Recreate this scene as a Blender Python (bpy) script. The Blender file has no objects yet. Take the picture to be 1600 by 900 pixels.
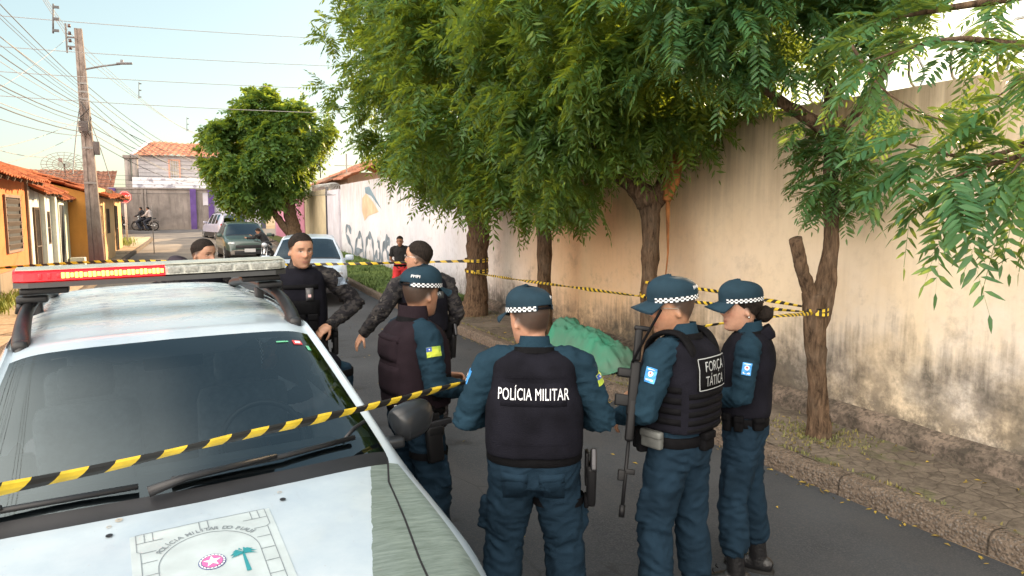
import bpy, bmesh, math, random
import numpy as np
from mathutils import Vector, Matrix, Euler, noise
from mathutils.bvhtree import BVHTree
PI = math.pi
R = math.radians
random.seed(7); rng = np.random.default_rng(7)
scn = bpy.context.scene
col = scn.collection

# ------------------------------------------------------------------ camera
FPX = 1100.0; PITCH = math.atan(115/FPX); YAW = math.atan((800-315)/FPX*math.cos(PITCH)); CH = 2.1
cam = bpy.data.cameras.new('camera'); camo = bpy.data.objects.new('camera', cam); col.objects.link(camo)
cam.sensor_width = 36; cam.lens = FPX*36/1600; cam.clip_end = 2000; cam.clip_start = .05
camo.location = (0, 0, CH); camo.rotation_euler = (PI/2-PITCH, 0, -YAW)
scn.camera = camo
_f = np.array([math.sin(YAW)*math.cos(PITCH), math.cos(YAW)*math.cos(PITCH), -math.sin(PITCH)])
_r = np.array([math.cos(YAW), -math.sin(YAW), 0]); _u = np.cross(_r, _f)
def at(x, y, z=None, X=None, Y=None, d=None):
    """world point seen at photo pixel x,y on a plane z / X / Y or at depth d (metres)"""
    v = _f*FPX+_r*(x-800)+_u*(450-y)
    t = (z-CH)/v[2] if z is not None else X/v[0] if X is not None else Y/v[1] if Y is not None else d/FPX
    return Vector((v[0]*t, v[1]*t, CH+v[2]*t))

# ------------------------------------------------------------------ light
SKY_FILL = (12.6, 11.5, 10.2, 1)
SUN_AZ, SUN_EL = R(52), R(21)          # azimuth clockwise from +Y (down the street), elevation
w = bpy.data.worlds.new('World'); scn.world = w; w.use_nodes = True
nt = w.node_tree; bg = nt.nodes['Background']
sky = nt.nodes.new('ShaderNodeTexSky'); sky.sky_type = 'NISHITA'; sky.sun_disc = False
sky.sun_elevation = SUN_EL; sky.sun_rotation = SUN_AZ; sky.air_density = 1.0; sky.dust_density = 1.6; sky.ozone_density = 1.2
gm = nt.nodes.new('ShaderNodeGamma'); gm.inputs[1].default_value = .5      # compresses the sky's range so its light comes in more evenly
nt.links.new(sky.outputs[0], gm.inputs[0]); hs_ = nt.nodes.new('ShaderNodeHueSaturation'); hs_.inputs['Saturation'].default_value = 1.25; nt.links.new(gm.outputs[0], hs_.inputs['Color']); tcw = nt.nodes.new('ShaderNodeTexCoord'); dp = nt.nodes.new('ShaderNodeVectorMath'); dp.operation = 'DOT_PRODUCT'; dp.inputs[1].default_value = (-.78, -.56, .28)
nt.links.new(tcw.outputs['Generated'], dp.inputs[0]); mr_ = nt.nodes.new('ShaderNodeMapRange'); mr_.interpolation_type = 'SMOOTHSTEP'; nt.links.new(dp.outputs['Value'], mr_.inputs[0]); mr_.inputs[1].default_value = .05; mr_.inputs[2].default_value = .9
mxw = nt.nodes.new('ShaderNodeMix'); mxw.data_type = 'RGBA'; nt.links.new(mr_.outputs[0], mxw.inputs[0]); tn_ = nt.nodes.new('ShaderNodeMix'); tn_.data_type = 'RGBA'; tn_.blend_type = 'MULTIPLY'; tn_.inputs[0].default_value = 1; tn_.inputs[7].default_value = (1.0, 1.07, .96, 1); nt.links.new(hs_.outputs[0], tn_.inputs[6]); nt.links.new(tn_.outputs[2], mxw.inputs[6]); mxw.inputs[7].default_value = SKY_FILL   # added warm fill glow in the sky behind the camera, for the shaded wall
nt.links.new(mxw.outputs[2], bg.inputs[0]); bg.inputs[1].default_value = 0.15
sl = bpy.data.lights.new('sun', 'SUN'); sl.energy = 4.6; sl.angle = R(.6); sl.color = (1, .74, .46)
so = bpy.data.objects.new('sun', sl); col.objects.link(so)
sd = Vector((math.sin(SUN_AZ)*math.cos(SUN_EL), math.cos(SUN_AZ)*math.cos(SUN_EL), math.sin(SUN_EL)))
so.rotation_euler = sd.to_track_quat('Z', 'Y').to_euler(); so.location = (20, 20, 30)
scn.view_settings.view_transform = 'Standard'; scn.view_settings.look = 'None'
scn.view_settings.exposure = 1.6; scn.view_settings.gamma = 1

# ------------------------------------------------------------------ materials
def srgb(h):
    c = [int(h[i:i+2], 16)/255 for i in (0, 2, 4)]
    return tuple(v/12.92 if v <= .04045 else ((v+.055)/1.055)**2.4 for v in c)
def mat(name, c, rough=.7, var=.0, vs=8., bump=.0, bs=60., metal=0., spec=.5, c2=None, coord='Object', stretch=(1, 1, 1), coat=0., detail=6, trans=0.):
    m = bpy.data.materials.new(name); m.use_nodes = True
    n = m.node_tree.nodes; l = m.node_tree.links; b = n['Principled BSDF']
    b.inputs['Base Color'].default_value = (*c, 1); b.inputs['Roughness'].default_value = rough
    b.inputs['Metallic'].default_value = metal; b.inputs['Specular IOR Level'].default_value = spec
    b.inputs['Coat Weight'].default_value = coat
    tc = n.new('ShaderNodeTexCoord'); mp = n.new('ShaderNodeMapping'); mp.inputs['Scale'].default_value = stretch
    l.new(tc.outputs[coord] if coord != 'World' else n.new('ShaderNodeNewGeometry').outputs['Position'], mp.inputs[0])
    m['_'] = 0
    if var or c2:
        t = n.new('ShaderNodeTexNoise'); t.inputs['Scale'].default_value = vs; t.inputs['Detail'].default_value = detail
        l.new(mp.outputs[0], t.inputs[0])
        rp = n.new('ShaderNodeValToRGB'); rp.color_ramp.elements[0].position = .33; rp.color_ramp.elements[1].position = .67
        d = c2 if c2 else tuple(max(0, v*(1-var)) for v in c)
        u = c if c2 else tuple(min(1, v*(1+var)) for v in c)
        rp.color_ramp.elements[0].color = (*d, 1); rp.color_ramp.elements[1].color = (*u, 1)
        l.new(t.outputs[0], rp.inputs[0]); l.new(rp.outputs[0], b.inputs['Base Color'])
    if bump:
        t = n.new('ShaderNodeTexNoise'); t.inputs['Scale'].default_value = bs; t.inputs['Detail'].default_value = 5
        l.new(mp.outputs[0], t.inputs[0])
        bp = n.new('ShaderNodeBump'); bp.inputs['Strength'].default_value = bump; bp.inputs['Distance'].default_value = .02
        l.new(t.outputs[0], bp.inputs['Height']); l.new(bp.outputs[0], b.inputs['Normal'])
    return m
class G:
    """tiny node-graph helper"""
    def __init__(s, name):
        s.m = bpy.data.materials.new(name); s.m.use_nodes = True; s.t = s.m.node_tree; s.b = s.t.nodes['Principled BSDF']
        s.geo = s.t.nodes.new('ShaderNodeNewGeometry'); s.tc = s.t.nodes.new('ShaderNodeTexCoord')
        s.pos = s.geo.outputs['Position']; s.obj = s.tc.outputs['Object']
    def lk(s, a, b): s.t.links.new(a, b)
    def map(s, v, sc=(1, 1, 1), loc=(0, 0, 0)):
        n = s.t.nodes.new('ShaderNodeMapping'); n.inputs['Scale'].default_value = sc; n.inputs['Location'].default_value = loc; s.lk(v, n.inputs[0]); return n.outputs[0]
    def noise(s, v, scale, detail=6, rough=.55, dist=0):
        n = s.t.nodes.new('ShaderNodeTexNoise'); n.inputs['Scale'].default_value = scale; n.inputs['Detail'].default_value = detail
        n.inputs['Roughness'].default_value = rough; n.inputs['Distortion'].default_value = dist; s.lk(v, n.inputs[0]); return n.outputs[0]
    def vor(s, v, scale, feature='F1', out=0):
        n = s.t.nodes.new('ShaderNodeTexVoronoi'); n.feature = feature; n.inputs['Scale'].default_value = scale; s.lk(v, n.inputs[0]); return n.outputs[out]
    def ramp(s, v, a, b, ca=(0, 0, 0), cb=(1, 1, 1)):
        n = s.t.nodes.new('ShaderNodeValToRGB'); e = n.color_ramp.elements; e[0].position = a; e[1].position = b
        e[0].color = (*ca, 1); e[1].color = (*cb, 1); s.lk(v, n.inputs[0]); return n.outputs[0]
    def mapr(s, v, a, b, c=0, d=1):
        n = s.t.nodes.new('ShaderNodeMapRange'); s.lk(v, n.inputs[0])
        for i, q in enumerate((a, b, c, d)): n.inputs[i+1].default_value = q
        return n.outputs[0]
    def math(s, op, a, b=None):
        n = s.t.nodes.new('ShaderNodeMath'); n.operation = op
        for i, q in enumerate((a, b)):
            if q is None: continue
            if isinstance(q, (int, float)): n.inputs[i].default_value = q
            else: s.lk(q, n.inputs[i])
        return n.outputs[0]
    def mix(s, f, a, b, mode='MIX'):
        n = s.t.nodes.new('ShaderNodeMix'); n.data_type = 'RGBA'; n.blend_type = mode
        for k, q in ((0, f), (6, a), (7, b)):
            if isinstance(q, (int, float)): n.inputs[k].default_value = q
            elif isinstance(q, tuple): n.inputs[k].default_value = (*q, 1)
            else: s.lk(q, n.inputs[k])
        return n.outputs[2]
    def xyz(s, v):
        n = s.t.nodes.new('ShaderNodeSeparateXYZ'); s.lk(v, n.inputs[0]); return n.outputs
    def bump(s, h, st=.5, d=.02):
        n = s.t.nodes.new('ShaderNodeBump'); n.inputs['Strength'].default_value = st; n.inputs['Distance'].default_value = d
        s.lk(h, n.inputs['Height']); s.lk(n.outputs[0], s.b.inputs['Normal']); return n
    def out(s, c, rough=.8, spec=.3):
        if isinstance(c, tuple): s.b.inputs[0].default_value = (*c, 1)
        else: s.lk(c, s.b.inputs[0])
        if isinstance(rough, (int, float)): s.b.inputs['Roughness'].default_value = rough
        else: s.lk(rough, s.b.inputs['Roughness'])
        s.b.inputs['Specular IOR Level'].default_value = spec
        return s.m

# ------------------------------------------------------------------ object helpers
def tag(o, label=None, cat=None, group=None, kind=None):
    if label: o['label'] = label
    if cat: o['category'] = cat
    if group: o['group'] = group
    if kind: o['kind'] = kind
    return o
def empty(name, loc=(0, 0, 0), rz=0, label=None, cat=None, group=None, scale=1):
    o = bpy.data.objects.new(name, None); col.objects.link(o); o.empty_display_size = .1
    o.location = loc; o.rotation_euler = (0, 0, rz); o.scale = (scale,)*3
    return tag(o, label, cat, group)
def link(name, me, parent=None, smooth=False, mats=None, angle=None):
    if mats is not None:
        for m in (mats if isinstance(mats, (list, tuple)) else [mats]): me.materials.append(m)
    if smooth: me.shade_smooth()
    if angle: me.set_sharp_from_angle(angle=R(angle))
    o = bpy.data.objects.new(name, me); col.objects.link(o)
    if parent: o.parent = parent
    return o
def mesh_np(name, V, F, mi=None):
    """V (n,3), F (m,k) arrays -> mesh, fast"""
    V = np.asarray(V, np.float32); F = np.asarray(F, np.int32); me = bpy.data.meshes.new(name)
    me.vertices.add(len(V)); me.vertices.foreach_set('co', V.ravel())
    k = F.shape[1]; me.loops.add(F.size); me.loops.foreach_set('vertex_index', F.ravel())
    me.polygons.add(len(F)); me.polygons.foreach_set('loop_start', np.arange(0, F.size, k, dtype=np.int32))
    if mi is not None: me.polygons.foreach_set('material_index', np.asarray(mi, np.int32))
    me.update(calc_edges=True); me.validate(); return me
def split_loose(o):
    """each separate piece of a mesh becomes an object of its own with the same name and parent"""
    me = o.data; bm = bmesh.new(); bm.from_mesh(me); seen = set(); groups = []
    for f in bm.faces:
        if f.index in seen: continue
        st = [f]; seen.add(f.index); g_ = []
        while st:
            q = st.pop(); g_.append(q.index)
            for v in q.verts:
                for k in v.link_faces:
                    if k.index not in seen: seen.add(k.index); st.append(k)
        groups.append(g_)
    bm.free()
    for n_, g_ in enumerate(groups[1:]+groups[:1]):
        vs = sorted({v for i in g_ for v in me.polygons[i].vertices}); mp = {a: b for b, a in enumerate(vs)}
        m2 = bpy.data.meshes.new(me.name); m2.from_pydata([me.vertices[i].co[:] for i in vs], [], [[mp[v] for v in me.polygons[i].vertices] for i in g_])
        m2.polygons.foreach_set('material_index', [me.polygons[i].material_index for i in g_]); m2.polygons.foreach_set('use_smooth', [me.polygons[i].use_smooth for i in g_])
        for m in me.materials: m2.materials.append(m)
        if n_ == len(groups)-1: o.data = m2
        else:
            c = o.copy(); c.data = m2; col.objects.link(c)
class MB:
    """mesh builder: shapes with a material slot each"""
    def __init__(s): s.v = []; s.f = []; s.m = []; s.sm = []
    def add(s, vs, fs, mi=0, sm=False):
        o = len(s.v); s.v += [tuple(p) for p in vs]; s.f += [tuple(i+o for i in f) for f in fs]; s.m += [mi]*len(fs); s.sm += [sm]*len(fs); return s
    def box(s, c, d, rot=None, mi=0, bev=0, taper=1):
        x, y, z = (q/2 for q in d); M = rot.to_matrix() if isinstance(rot, Euler) else (Euler(rot).to_matrix() if rot else Matrix.Identity(3)); c = Vector(c)
        if not bev:
            P = [(-x, -y, -z), (x, -y, -z), (x, y, -z), (-x, y, -z)]+[(a*taper, b*taper, z) for a, b in ((-x, -y), (x, -y), (x, y), (-x, y))]
            return s.add([c+M@Vector(p) for p in P], [(3, 2, 1, 0), (4, 5, 6, 7), (0, 1, 5, 4), (1, 2, 6, 5), (2, 3, 7, 6), (3, 0, 4, 7)], mi)
        b = min(bev, x*.98, y*.98, z*.98); bm = bmesh.new(); bmesh.ops.create_cube(bm, size=1)
        for v in bm.verts:
            v.co.x *= d[0]; v.co.y *= d[1]; v.co.z *= d[2]
            if v.co.z > 0: v.co.x *= taper; v.co.y *= taper
        bmesh.ops.bevel(bm, geom=bm.edges[:], offset=b, segments=2, profile=.6, affect='EDGES')
        bm.verts.ensure_lookup_table(); s.add([c+M@v.co for v in bm.verts], [[v.index for v in f.verts] for f in bm.faces], mi, True); bm.free(); return s
    def tube(s, pts, r, n=8, mi=0, caps=True, ref=None, sm=True):
        V, F = loft(pts, r, n, ref, caps); return s.add(V, F, mi, sm)
    def quad(s, a, b, c, d, mi=0): return s.add([a, b, c, d], [(0, 1, 2, 3)], mi)
    def wall(s, a, b, z0, z1, t, mi=0):
        """upright slab from a to b (x,y), thickness t to the left of a->b"""
        a = Vector(a); b = Vector(b); d = (b-a).normalized(); n = Vector((-d.y, d.x))*t
        P = [(*a, z0), (*b, z0), (*(b+n), z0), (*(a+n), z0), (*a, z1), (*b, z1), (*(b+n), z1), (*(a+n), z1)]
        return s.add(P, [(3, 2, 1, 0), (4, 5, 6, 7), (0, 1, 5, 4), (1, 2, 6, 5), (2, 3, 7, 6), (3, 0, 4, 7)], mi)
    def mesh(s, name):
        me = bpy.data.meshes.new(name); me.from_pydata(s.v, [], s.f)
        me.polygons.foreach_set('material_index', s.m); me.polygons.foreach_set('use_smooth', s.sm); me.update(); return me
    def build(s, name, mats, parent=None, **k):
        me = s.mesh(name); o = link(name, me, parent, mats=mats)
        if k: tag(o, **k)
        return o
def loft(pts, r, n=12, ref=None, caps=True):
    """tube through pts; r: scalar, list of scalars or list of (a,b); ref = direction of the a axis"""
    P = [Vector(p) for p in pts]; m = len(P)
    rr = [r]*m if isinstance(r, (int, float)) else list(r)
    rr = [(q, q) if isinstance(q, (int, float)) else q for q in rr]
    V = []; F = []; A = None
    for i, p in enumerate(P):
        t = (P[min(i+1, m-1)]-P[max(i-1, 0)])
        t = t.normalized() if t.length > 1e-9 else Vector((0, 0, 1))
        if ref is not None: A = Vector(ref)
        elif A is None: A = Vector((1, 0, 0)) if abs(t.x) < .9 else Vector((0, 1, 0))
        A = (A-t*A.dot(t)).normalized(); B = t.cross(A)
        for k in range(n):
            a = 2*PI*k/n; V.append(p+A*(math.cos(a)*rr[i][0])+B*(math.sin(a)*rr[i][1]))
    for i in range(m-1):
        for k in range(n):
            F.append((i*n+k, i*n+(k+1) % n, (i+1)*n+(k+1) % n, (i+1)*n+k))
    if caps: F.append(tuple(reversed(range(n)))); F.append(tuple((m-1)*n+k for k in range(n)))
    return V, F
def smooth_pts(P, n=8):
    """Catmull-Rom through P (tuples of any length)"""
    P = [np.array(p, float) for p in P]; out = []
    Q = [2*P[0]-P[1]]+P+[2*P[-1]-P[-2]]
    for i in range(1, len(Q)-2):
        for k in range(n):
            t = k/n; a, b, c, d = Q[i-1:i+3]
            out.append(.5*((2*b)+(-a+c)*t+(2*a-5*b+4*c-d)*t*t+(-a+3*b-3*c+d)*t**3))
    out.append(P[-1]); return out
def copy_tree(o, parent=None):
    c = o.copy(); col.objects.link(c)
    if parent: c.parent = parent
    for ch in list(o.children): copy_tree(ch, c)
    return c
def fbm(x, y, z, o=3):
    return noise.fractal(Vector((x, y, z)), .5, 2., o)
# ================================================================== THE SETTING
WX = 5.5                       # face of the long wall
def gz(y):                     # the street climbs gently beyond the parked cars
    return float(np.interp(y, [-60, 14, 27, 45, 56, 90, 1500], [0, 0, .28, .52, 1.02, 1.1, 1.1]))
def kx(y): return float(np.interp(y, [-10, 2.4, 4.6, 11, 17.6, 32, 60], [4.55, 4.38, 4.22, 4.08, 3.75, 3.6, 3.6]))
def strip(name, xa, xb, ys, dz, m, h=0, nx=1, **k):
    """ribbon along the street between x functions xa..xb; h>0 gives it that thickness"""
    mb = MB(); V = []; F = []
    for y in ys:
        a, b = xa(y), xb(y)
        for i in range(nx+1): V.append((a+(b-a)*i/nx, y, gz(y)+dz))
    n = nx+1
    for j in range(len(ys)-1):
        for i in range(nx): F.append((j*n+i, j*n+i+1, (j+1)*n+i+1, (j+1)*n+i))
    mb.add(V, F)
    if h:
        for side, e in ((0, 0), (nx, 1)):
            V2 = []
            for j, y in enumerate(ys):
                p = V[j*n+side]; V2 += [p, (p[0], p[1], p[2]-h)]
            F2 = [((2*j, 2*j+1, 2*j+3, 2*j+2) if e == 0 else (2*j+2, 2*j+3, 2*j+1, 2*j)) for j in range(len(ys)-1)]
            mb.add(V2, F2)
    return mb.build(name, m, kind='structure', **k)
# asphalt
g = G('asphalt'); n1 = g.noise(g.pos, 90, 4); n2 = g.noise(g.pos, .9, 5); n3 = g.vor(g.pos, 160)
c = g.mix(g.ramp(n2, .35, .65), (.026, .030, .037), (.047, .053, .062)); c = g.mix(g.ramp(n1, .45, .75), c, (.072, .073, .075))
c = g.mix(g.math('MULTIPLY', g.ramp(g.noise(g.map(g.pos, (1.6, .35, 1)), .8, 6, .6), .52, .60), .45), c, (.056, .057, .060)); c = g.mix(g.math('MULTIPLY', g.ramp(g.noise(g.map(g.pos, (1, 1, 1), (7, 3, 0)), 1.7, 4, .6), .62, .70), .6), c, (.014, .014, .015)); ckk = g.math('MULTIPLY', g.ramp(g.noise(g.pos, .7, 2), .5, .6), g.math('SUBTRACT', 1, g.ramp(g.vor(g.map(g.pos, (1, .8, 0)), 1.1, 'DISTANCE_TO_EDGE'), 0, .008))); c = g.mix(g.math('MULTIPLY', ckk, .6), c, (.018, .018, .018))
sp = g.ramp(g.noise(g.pos, 14, 3, .7), .70, .76); c = g.mix(g.math('MULTIPLY', sp, .35), c, (.14, .13, .115))
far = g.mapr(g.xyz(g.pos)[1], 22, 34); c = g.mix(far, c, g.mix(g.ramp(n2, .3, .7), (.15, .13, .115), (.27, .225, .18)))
g.bump(g.math('ADD', n1, n3), .35, .006); ASPH = g.out(c, .82, .35)
mb = MB(); ys = [-60, -10, 14, 18, 22, 27, 33, 39, 45, 50, 56, 70, 90, 1500]
V = []; F = []
for y in ys: V += [(-900, y, gz(y)), (900, y, gz(y))]
for j in range(len(ys)-1): F.append((2*j, 2*j+1, 2*j+3, 2*j+2))
g = G('dry_earth'); c = g.mix(g.ramp(g.noise(g.pos, 1.3), .35, .65), (.20, .145, .095), (.32, .25, .17)); EARTH = g.out(c, .95, .1)
mb.add(V, F).build('ground', EARTH, kind='structure')
YS = [-8, -2, 0, 2, 4, 6, 8, 10, 12, 14, 16, 18, 20, 22, 24, 27, 30, 33, 36, 39, 42, 45, 47.5]
strip('road', lambda y: -2.7, kx, YS, .004, ASPH)
g = G('cross_street_asphalt'); c = g.mix(g.ramp(g.noise(g.pos, 1.1), .35, .65), (.085, .082, .085), (.15, .14, .135)); CR = g.out(c, .85, .3)
mb = MB(); V = []; F = []
ys2 = [47.5, 50, 53, 56]
for y in ys2: V += [(-60, y, gz(y)+.006), (60, y, gz(y)+.006)]
for j in range(3): F.append((2*j, 2*j+1, 2*j+3, 2*j+2))
mb.add(V, F).build('cross_street', CR, kind='structure')
# right pavement: worn interlocking stones, grass further on
g = G('pavement_stone'); P = g.map(g.pos, (1, 1, 0))
ed = g.vor(P, 8.5, 'DISTANCE_TO_EDGE'); cc = g.vor(P, 8.5, 'F1', 1)
n2 = g.noise(g.pos, 1.1, 7, .65); n3 = g.noise(g.pos, 22, 6, .7)
c = g.mix(g.ramp(n3, .35, .68), (.06, .05, .04), (.17, .142, .115)); c = g.mix(.28, c, g.mix(g.xyz(cc)[0], (.07, .06, .05), (.25, .21, .17)))
c = g.mix(g.ramp(ed, 0, .03), g.mix(.45, (.05, .042, .034), c), c); c = g.mix(g.ramp(n2, .48, .68), c, (.20, .17, .14))
c = g.mix(g.math('MULTIPLY', g.ramp(g.noise(g.pos, 2.6, 5, .6), .58, .66), .55), c, (.10, .115, .045))
h = g.math('ADD', g.ramp(ed, 0, .06), g.math('MULTIPLY', n3, .6)); g.bump(h, .6, .012); PAVE = g.out(c, .9, .2)
strip('right_pavement', lambda y: kx(y)+.14, lambda y: WX+.02, [y for y in YS if y <= 14]+[14.8], .148, PAVE, nx=3)
g = G('grass_soil'); c = g.mix(g.ramp(g.noise(g.pos, 3), .35, .65), (.05, .075, .02), (.11, .12, .045)); GS = g.out(c, .95, .1)
strip('grass_verge', lambda y: kx(y)+.14, lambda y: WX+.02, [14.8, 16, 18, 20, 22, 24, 27, 30, 33, 36, 39, 42, 45, 47.4], .13, GS, nx=2)
g = G('kerb_concrete'); n3 = g.noise(g.pos, 30, 6, .7); vv = g.vor(g.pos, 48, 'F1', 0); vc = g.vor(g.pos, 48, 'F1', 1)
c = g.mix(g.ramp(n3, .35, .65), (.08, .062, .048), (.20, .155, .12)); c = g.mix(g.ramp(vv, .25, .45), g.mix(g.xyz(vc)[0], (.19, .165, .145), (.08, .07, .06)), c)
pz = g.xyz(g.pos)[2]; yy = g.xyz(g.pos)[1]; jf = g.math('FRACT', g.math('MULTIPLY', yy, .95)); c = g.mix(g.ramp(g.math('ABSOLUTE', g.math('SUBTRACT', jf, .5)), .0, .012), (.03, .025, .02), c)
g.bump(g.math('SUBTRACT', n3, vv), .9, .015); KERB = g.out(c, .92, .2)
def kerb(name, xin, sgn, ys, w=.15, h=.15, seed=1):
    """rough kerb with a rounded worn edge; xin = road-side face, sgn=+1 means it widens to +x"""
    rr = random.Random(seed); V = []; F = []; n = 7; yy = []
    y = ys[0]
    while y < ys[1]:
        yy.append(y); y += .12 if y < 14 else .5
    for y in yy:
        x0 = xin(y)+(fbm(y*2.3, seed, 0)*.014 if True else 0); z0 = gz(y); k = fbm(y*3.1, 3, seed)*.012; hh = h+k
        prof = [(0, -.02), (.004, hh*.55), (.012, hh-.028), (.035, hh-.006), (.07, hh), (w-.01, hh+.002), (w, -.02)]
        for a, b in prof: V.append((x0+sgn*(a+rr.uniform(-.003, .003)), y, z0+b))
    for j in range(len(yy)-1):
        for i in range(n-1):
            q = (j*n+i, j*n+i+1, (j+1)*n+i+1, (j+1)*n+i); F.append(q if sgn < 0 else q[::-1])
    F.append(tuple(range(n))); F.append(tuple(range((len(yy)-1)*n+n-1, (len(yy)-1)*n-1, -1)))
    MB().add(V, F, 0, False).build(name, KERB, kind='structure')
kerb('right_kerb', kx, 1, (-8, 47.4), seed=1)
g = G('left_pavement_concrete'); n3 = g.noise(g.pos, 12, 6, .65); c = g.mix(g.ramp(n3, .35, .65), (.33, .25, .17), (.50, .40, .28))
c = g.mix(g.ramp(g.noise(g.pos, 1.4), .5, .65), c, (.26, .2, .13)); ed = g.vor(g.map(g.pos, (1, .5, 0)), .8, 'DISTANCE_TO_EDGE'); c = g.mix(g.ramp(ed, 0, .02), (.10, .08, .05), c)
g.bump(n3, .5, .02); LP = g.out(c, .92, .2)
strip('left_pavement', lambda y: -3.95, lambda y: -2.84, YS, .13, LP, nx=2)
kerb('left_kerb', lambda y: -2.7, -1, (-8, 47.4), h=.13, seed=5)
# grass blades and litter
def blades(name, spots, hmin, hmax, m, label, cat, per=1, wid=.006):
    V = []; F = []
    for (x, y, z) in spots:
        a = random.uniform(0, 2*PI); h = random.uniform(hmin, hmax); l = random.uniform(.2, .8)*h; w = wid*random.uniform(.7, 1.5)
        dx, dy = math.cos(a), math.sin(a); i = len(V)
        V += [(x-dy*w, y+dx*w, z), (x+dy*w, y-dx*w, z), (x+dx*l*.4+dy*w*.7, y+dy*l*.4-dx*w*.7, z+h*.65), (x+dx*l*.4-dy*w*.7, y+dy*l*.4+dx*w*.7, z+h*.65), (x+dx*l, y+dy*l, z+h), (x+dx*l+.001, y+dy*l, z+h)]
        F += [(i, i+1, i+2, i+3), (i+3, i+2, i+5, i+4)]
    o = link(name, mesh_np(name, V, F), mats=m); return tag(o, label, cat, kind='stuff')
GRASS = mat('grass', (.13, .19, .045), .8, c2=(.07, .12, .03), vs=1.5, coord='World')
sp = []
while len(sp) < 42000:
    y = 14.8+random.random()**1.6*20; x = random.uniform(kx(y)+.1, WX-.02)
    if fbm(x*.9, y*.9, 2) > -.28: sp.append((x, y, gz(y)+.13))
blades('grass', sp, .04, .13, GRASS, 'short green grass growing on the verge below the painted wall', 'grass', wid=.011)
DRYG = mat('dry_grass', (.34, .33, .06), .8, c2=(.17, .24, .05), vs=5, coord='World')
sp = []
for _ in range(900):
    y = random.gauss(16.2, 1.4); sp.append((-3.9+abs(random.gauss(0, .13)), y, gz(y)+.13))
for _ in range(500):
    y = random.gauss(41, 1.2); sp.append((-3.85+abs(random.gauss(0, .25)), y, gz(y)+.13))
blades('weeds', sp, .12, .38, DRYG, 'yellow-green weeds sprouting along the foot of the left houses', 'weeds', wid=.012)
sp = []
for _ in range(1500):
    a = random.choice([(4.94, 4.5), (4.85, 12.8), (4.85, 7.03), (4.94, 4.5)]); sp.append((a[0]+random.gauss(0, .2), a[1]+random.gauss(0, .24), .148))
for _ in range(700):
    y = random.uniform(1, 14); sp.append((kx(y)+.16+abs(random.gauss(0, .02)), y, .148))
sp = [p for p in sp if p[0] > kx(p[1])+.15]
blades('ground_cover', sp, .01, .035, mat('moss_green', (.12, .14, .05), .9, c2=(.22, .17, .06), vs=9, coord='World'), 'low moss and tiny weeds around the trunks on the right pavement', 'weeds', wid=.006)
# fallen leaves
V = []; F = []
for k in range(560):
    y = random.uniform(1.0, 16)
    q = random.random()
    if q < .62: x = kx(y)-abs(random.gauss(0, .05))-.012; z = .008
    elif q < .9: x = random.uniform(kx(y)+.16, WX-.08); z = .153
    else: x = random.uniform(1.0, kx(y)-.1); z = .009
    a = random.uniform(0, 6.3); L = random.uniform(.012, .032); W_ = L*.33; i = len(V); tl = random.uniform(0, .012)
    d = Vector((math.cos(a), math.sin(a), 0)); e = Vector((-d.y, d.x, 0)); c0 = Vector((x, y, z+random.random()*.004))
    V += [c0-d*L, c0+e*W_+Vector((0, 0, tl)), c0+d*L, c0-e*W_+Vector((0, 0, tl*.3))]; F.append((i, i+1, i+2, i+3))
tag(link('fallen_leaves', mesh_np('fallen_leaves', V, F), mats=mat('fallen_leaf', (.42, .30, .04), .8, c2=(.17, .12, .03), vs=3, coord='World')), 'small yellow fallen leaves scattered along the right kerb', 'leaves', kind='stuff')

# ------------------------------------------------------------------ the long stained wall
g = G('stained_render'); X, Y, Z = g.xyz(g.pos)[:3]
big = g.noise(g.pos, .55, 5, .6); fine = g.noise(g.pos, 9, 6, .65)
tone = g.mapr(g.math('ADD', Y, g.math('MULTIPLY', big, 3.)), 12.0, 17.5)
cream = g.mix(g.ramp(big, .35, .65), (.66, .54, .385), (.78, .665, .50)); orange = (.74, .45, .22)
om = g.math('MULTIPLY', g.mapr(Y, 5.5, 8.5), g.mapr(Y, 13.0, 10.0)); cream = g.mix(g.math('MULTIPLY', om, .55), cream, orange)
white = g.mix(g.ramp(big, .35, .65), (.58, .59, .64), (.74, .73, .76))
c = g.mix(tone, cream, white)
# paint worn white lower on the near end
ww = g.math('MULTIPLY', g.mapr(Z, 1.9, .9), g.ramp(g.noise(g.pos, 1.3, 6, .6), .40, .62)); ww = g.math('MULTIPLY', ww, g.mapr(Y, 10, 3.5)); c = g.mix(g.math('MULTIPLY', ww, .8), c, (.70, .66, .62))
streak = g.noise(g.map(g.pos, (1, 5.5, .32)), 2.0, 6, .62, .3); streak2 = g.noise(g.map(g.pos, (1, 6, .5)), 2.2, 8, .68)
topm = g.math('MULTIPLY', g.mapr(Z, 1.9, 3.35), g.ramp(streak, .36, .68)); c = g.mix(g.math('MULTIPLY', topm, .8), c, (.21, .15, .095))
allm = g.math('MULTIPLY', g.ramp(streak2, .5, .85), .22); c = g.mix(allm, c, (.33, .26, .20))
lowh = g.math('ADD', g.math('SUBTRACT', Z, g.mapr(Y, 3, 10, .42, -.1)), g.math('MULTIPLY', g.math('SUBTRACT', big, .5), -.9))
low = g.mapr(lowh, 1.25, .15); m2 = g.math('MULTIPLY', low, 1.25); sn = g.math('ADD', g.math('MULTIPLY', streak2, .55), g.math('MULTIPLY', g.noise(g.pos, 3.4, 8, .72), .55))
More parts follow.
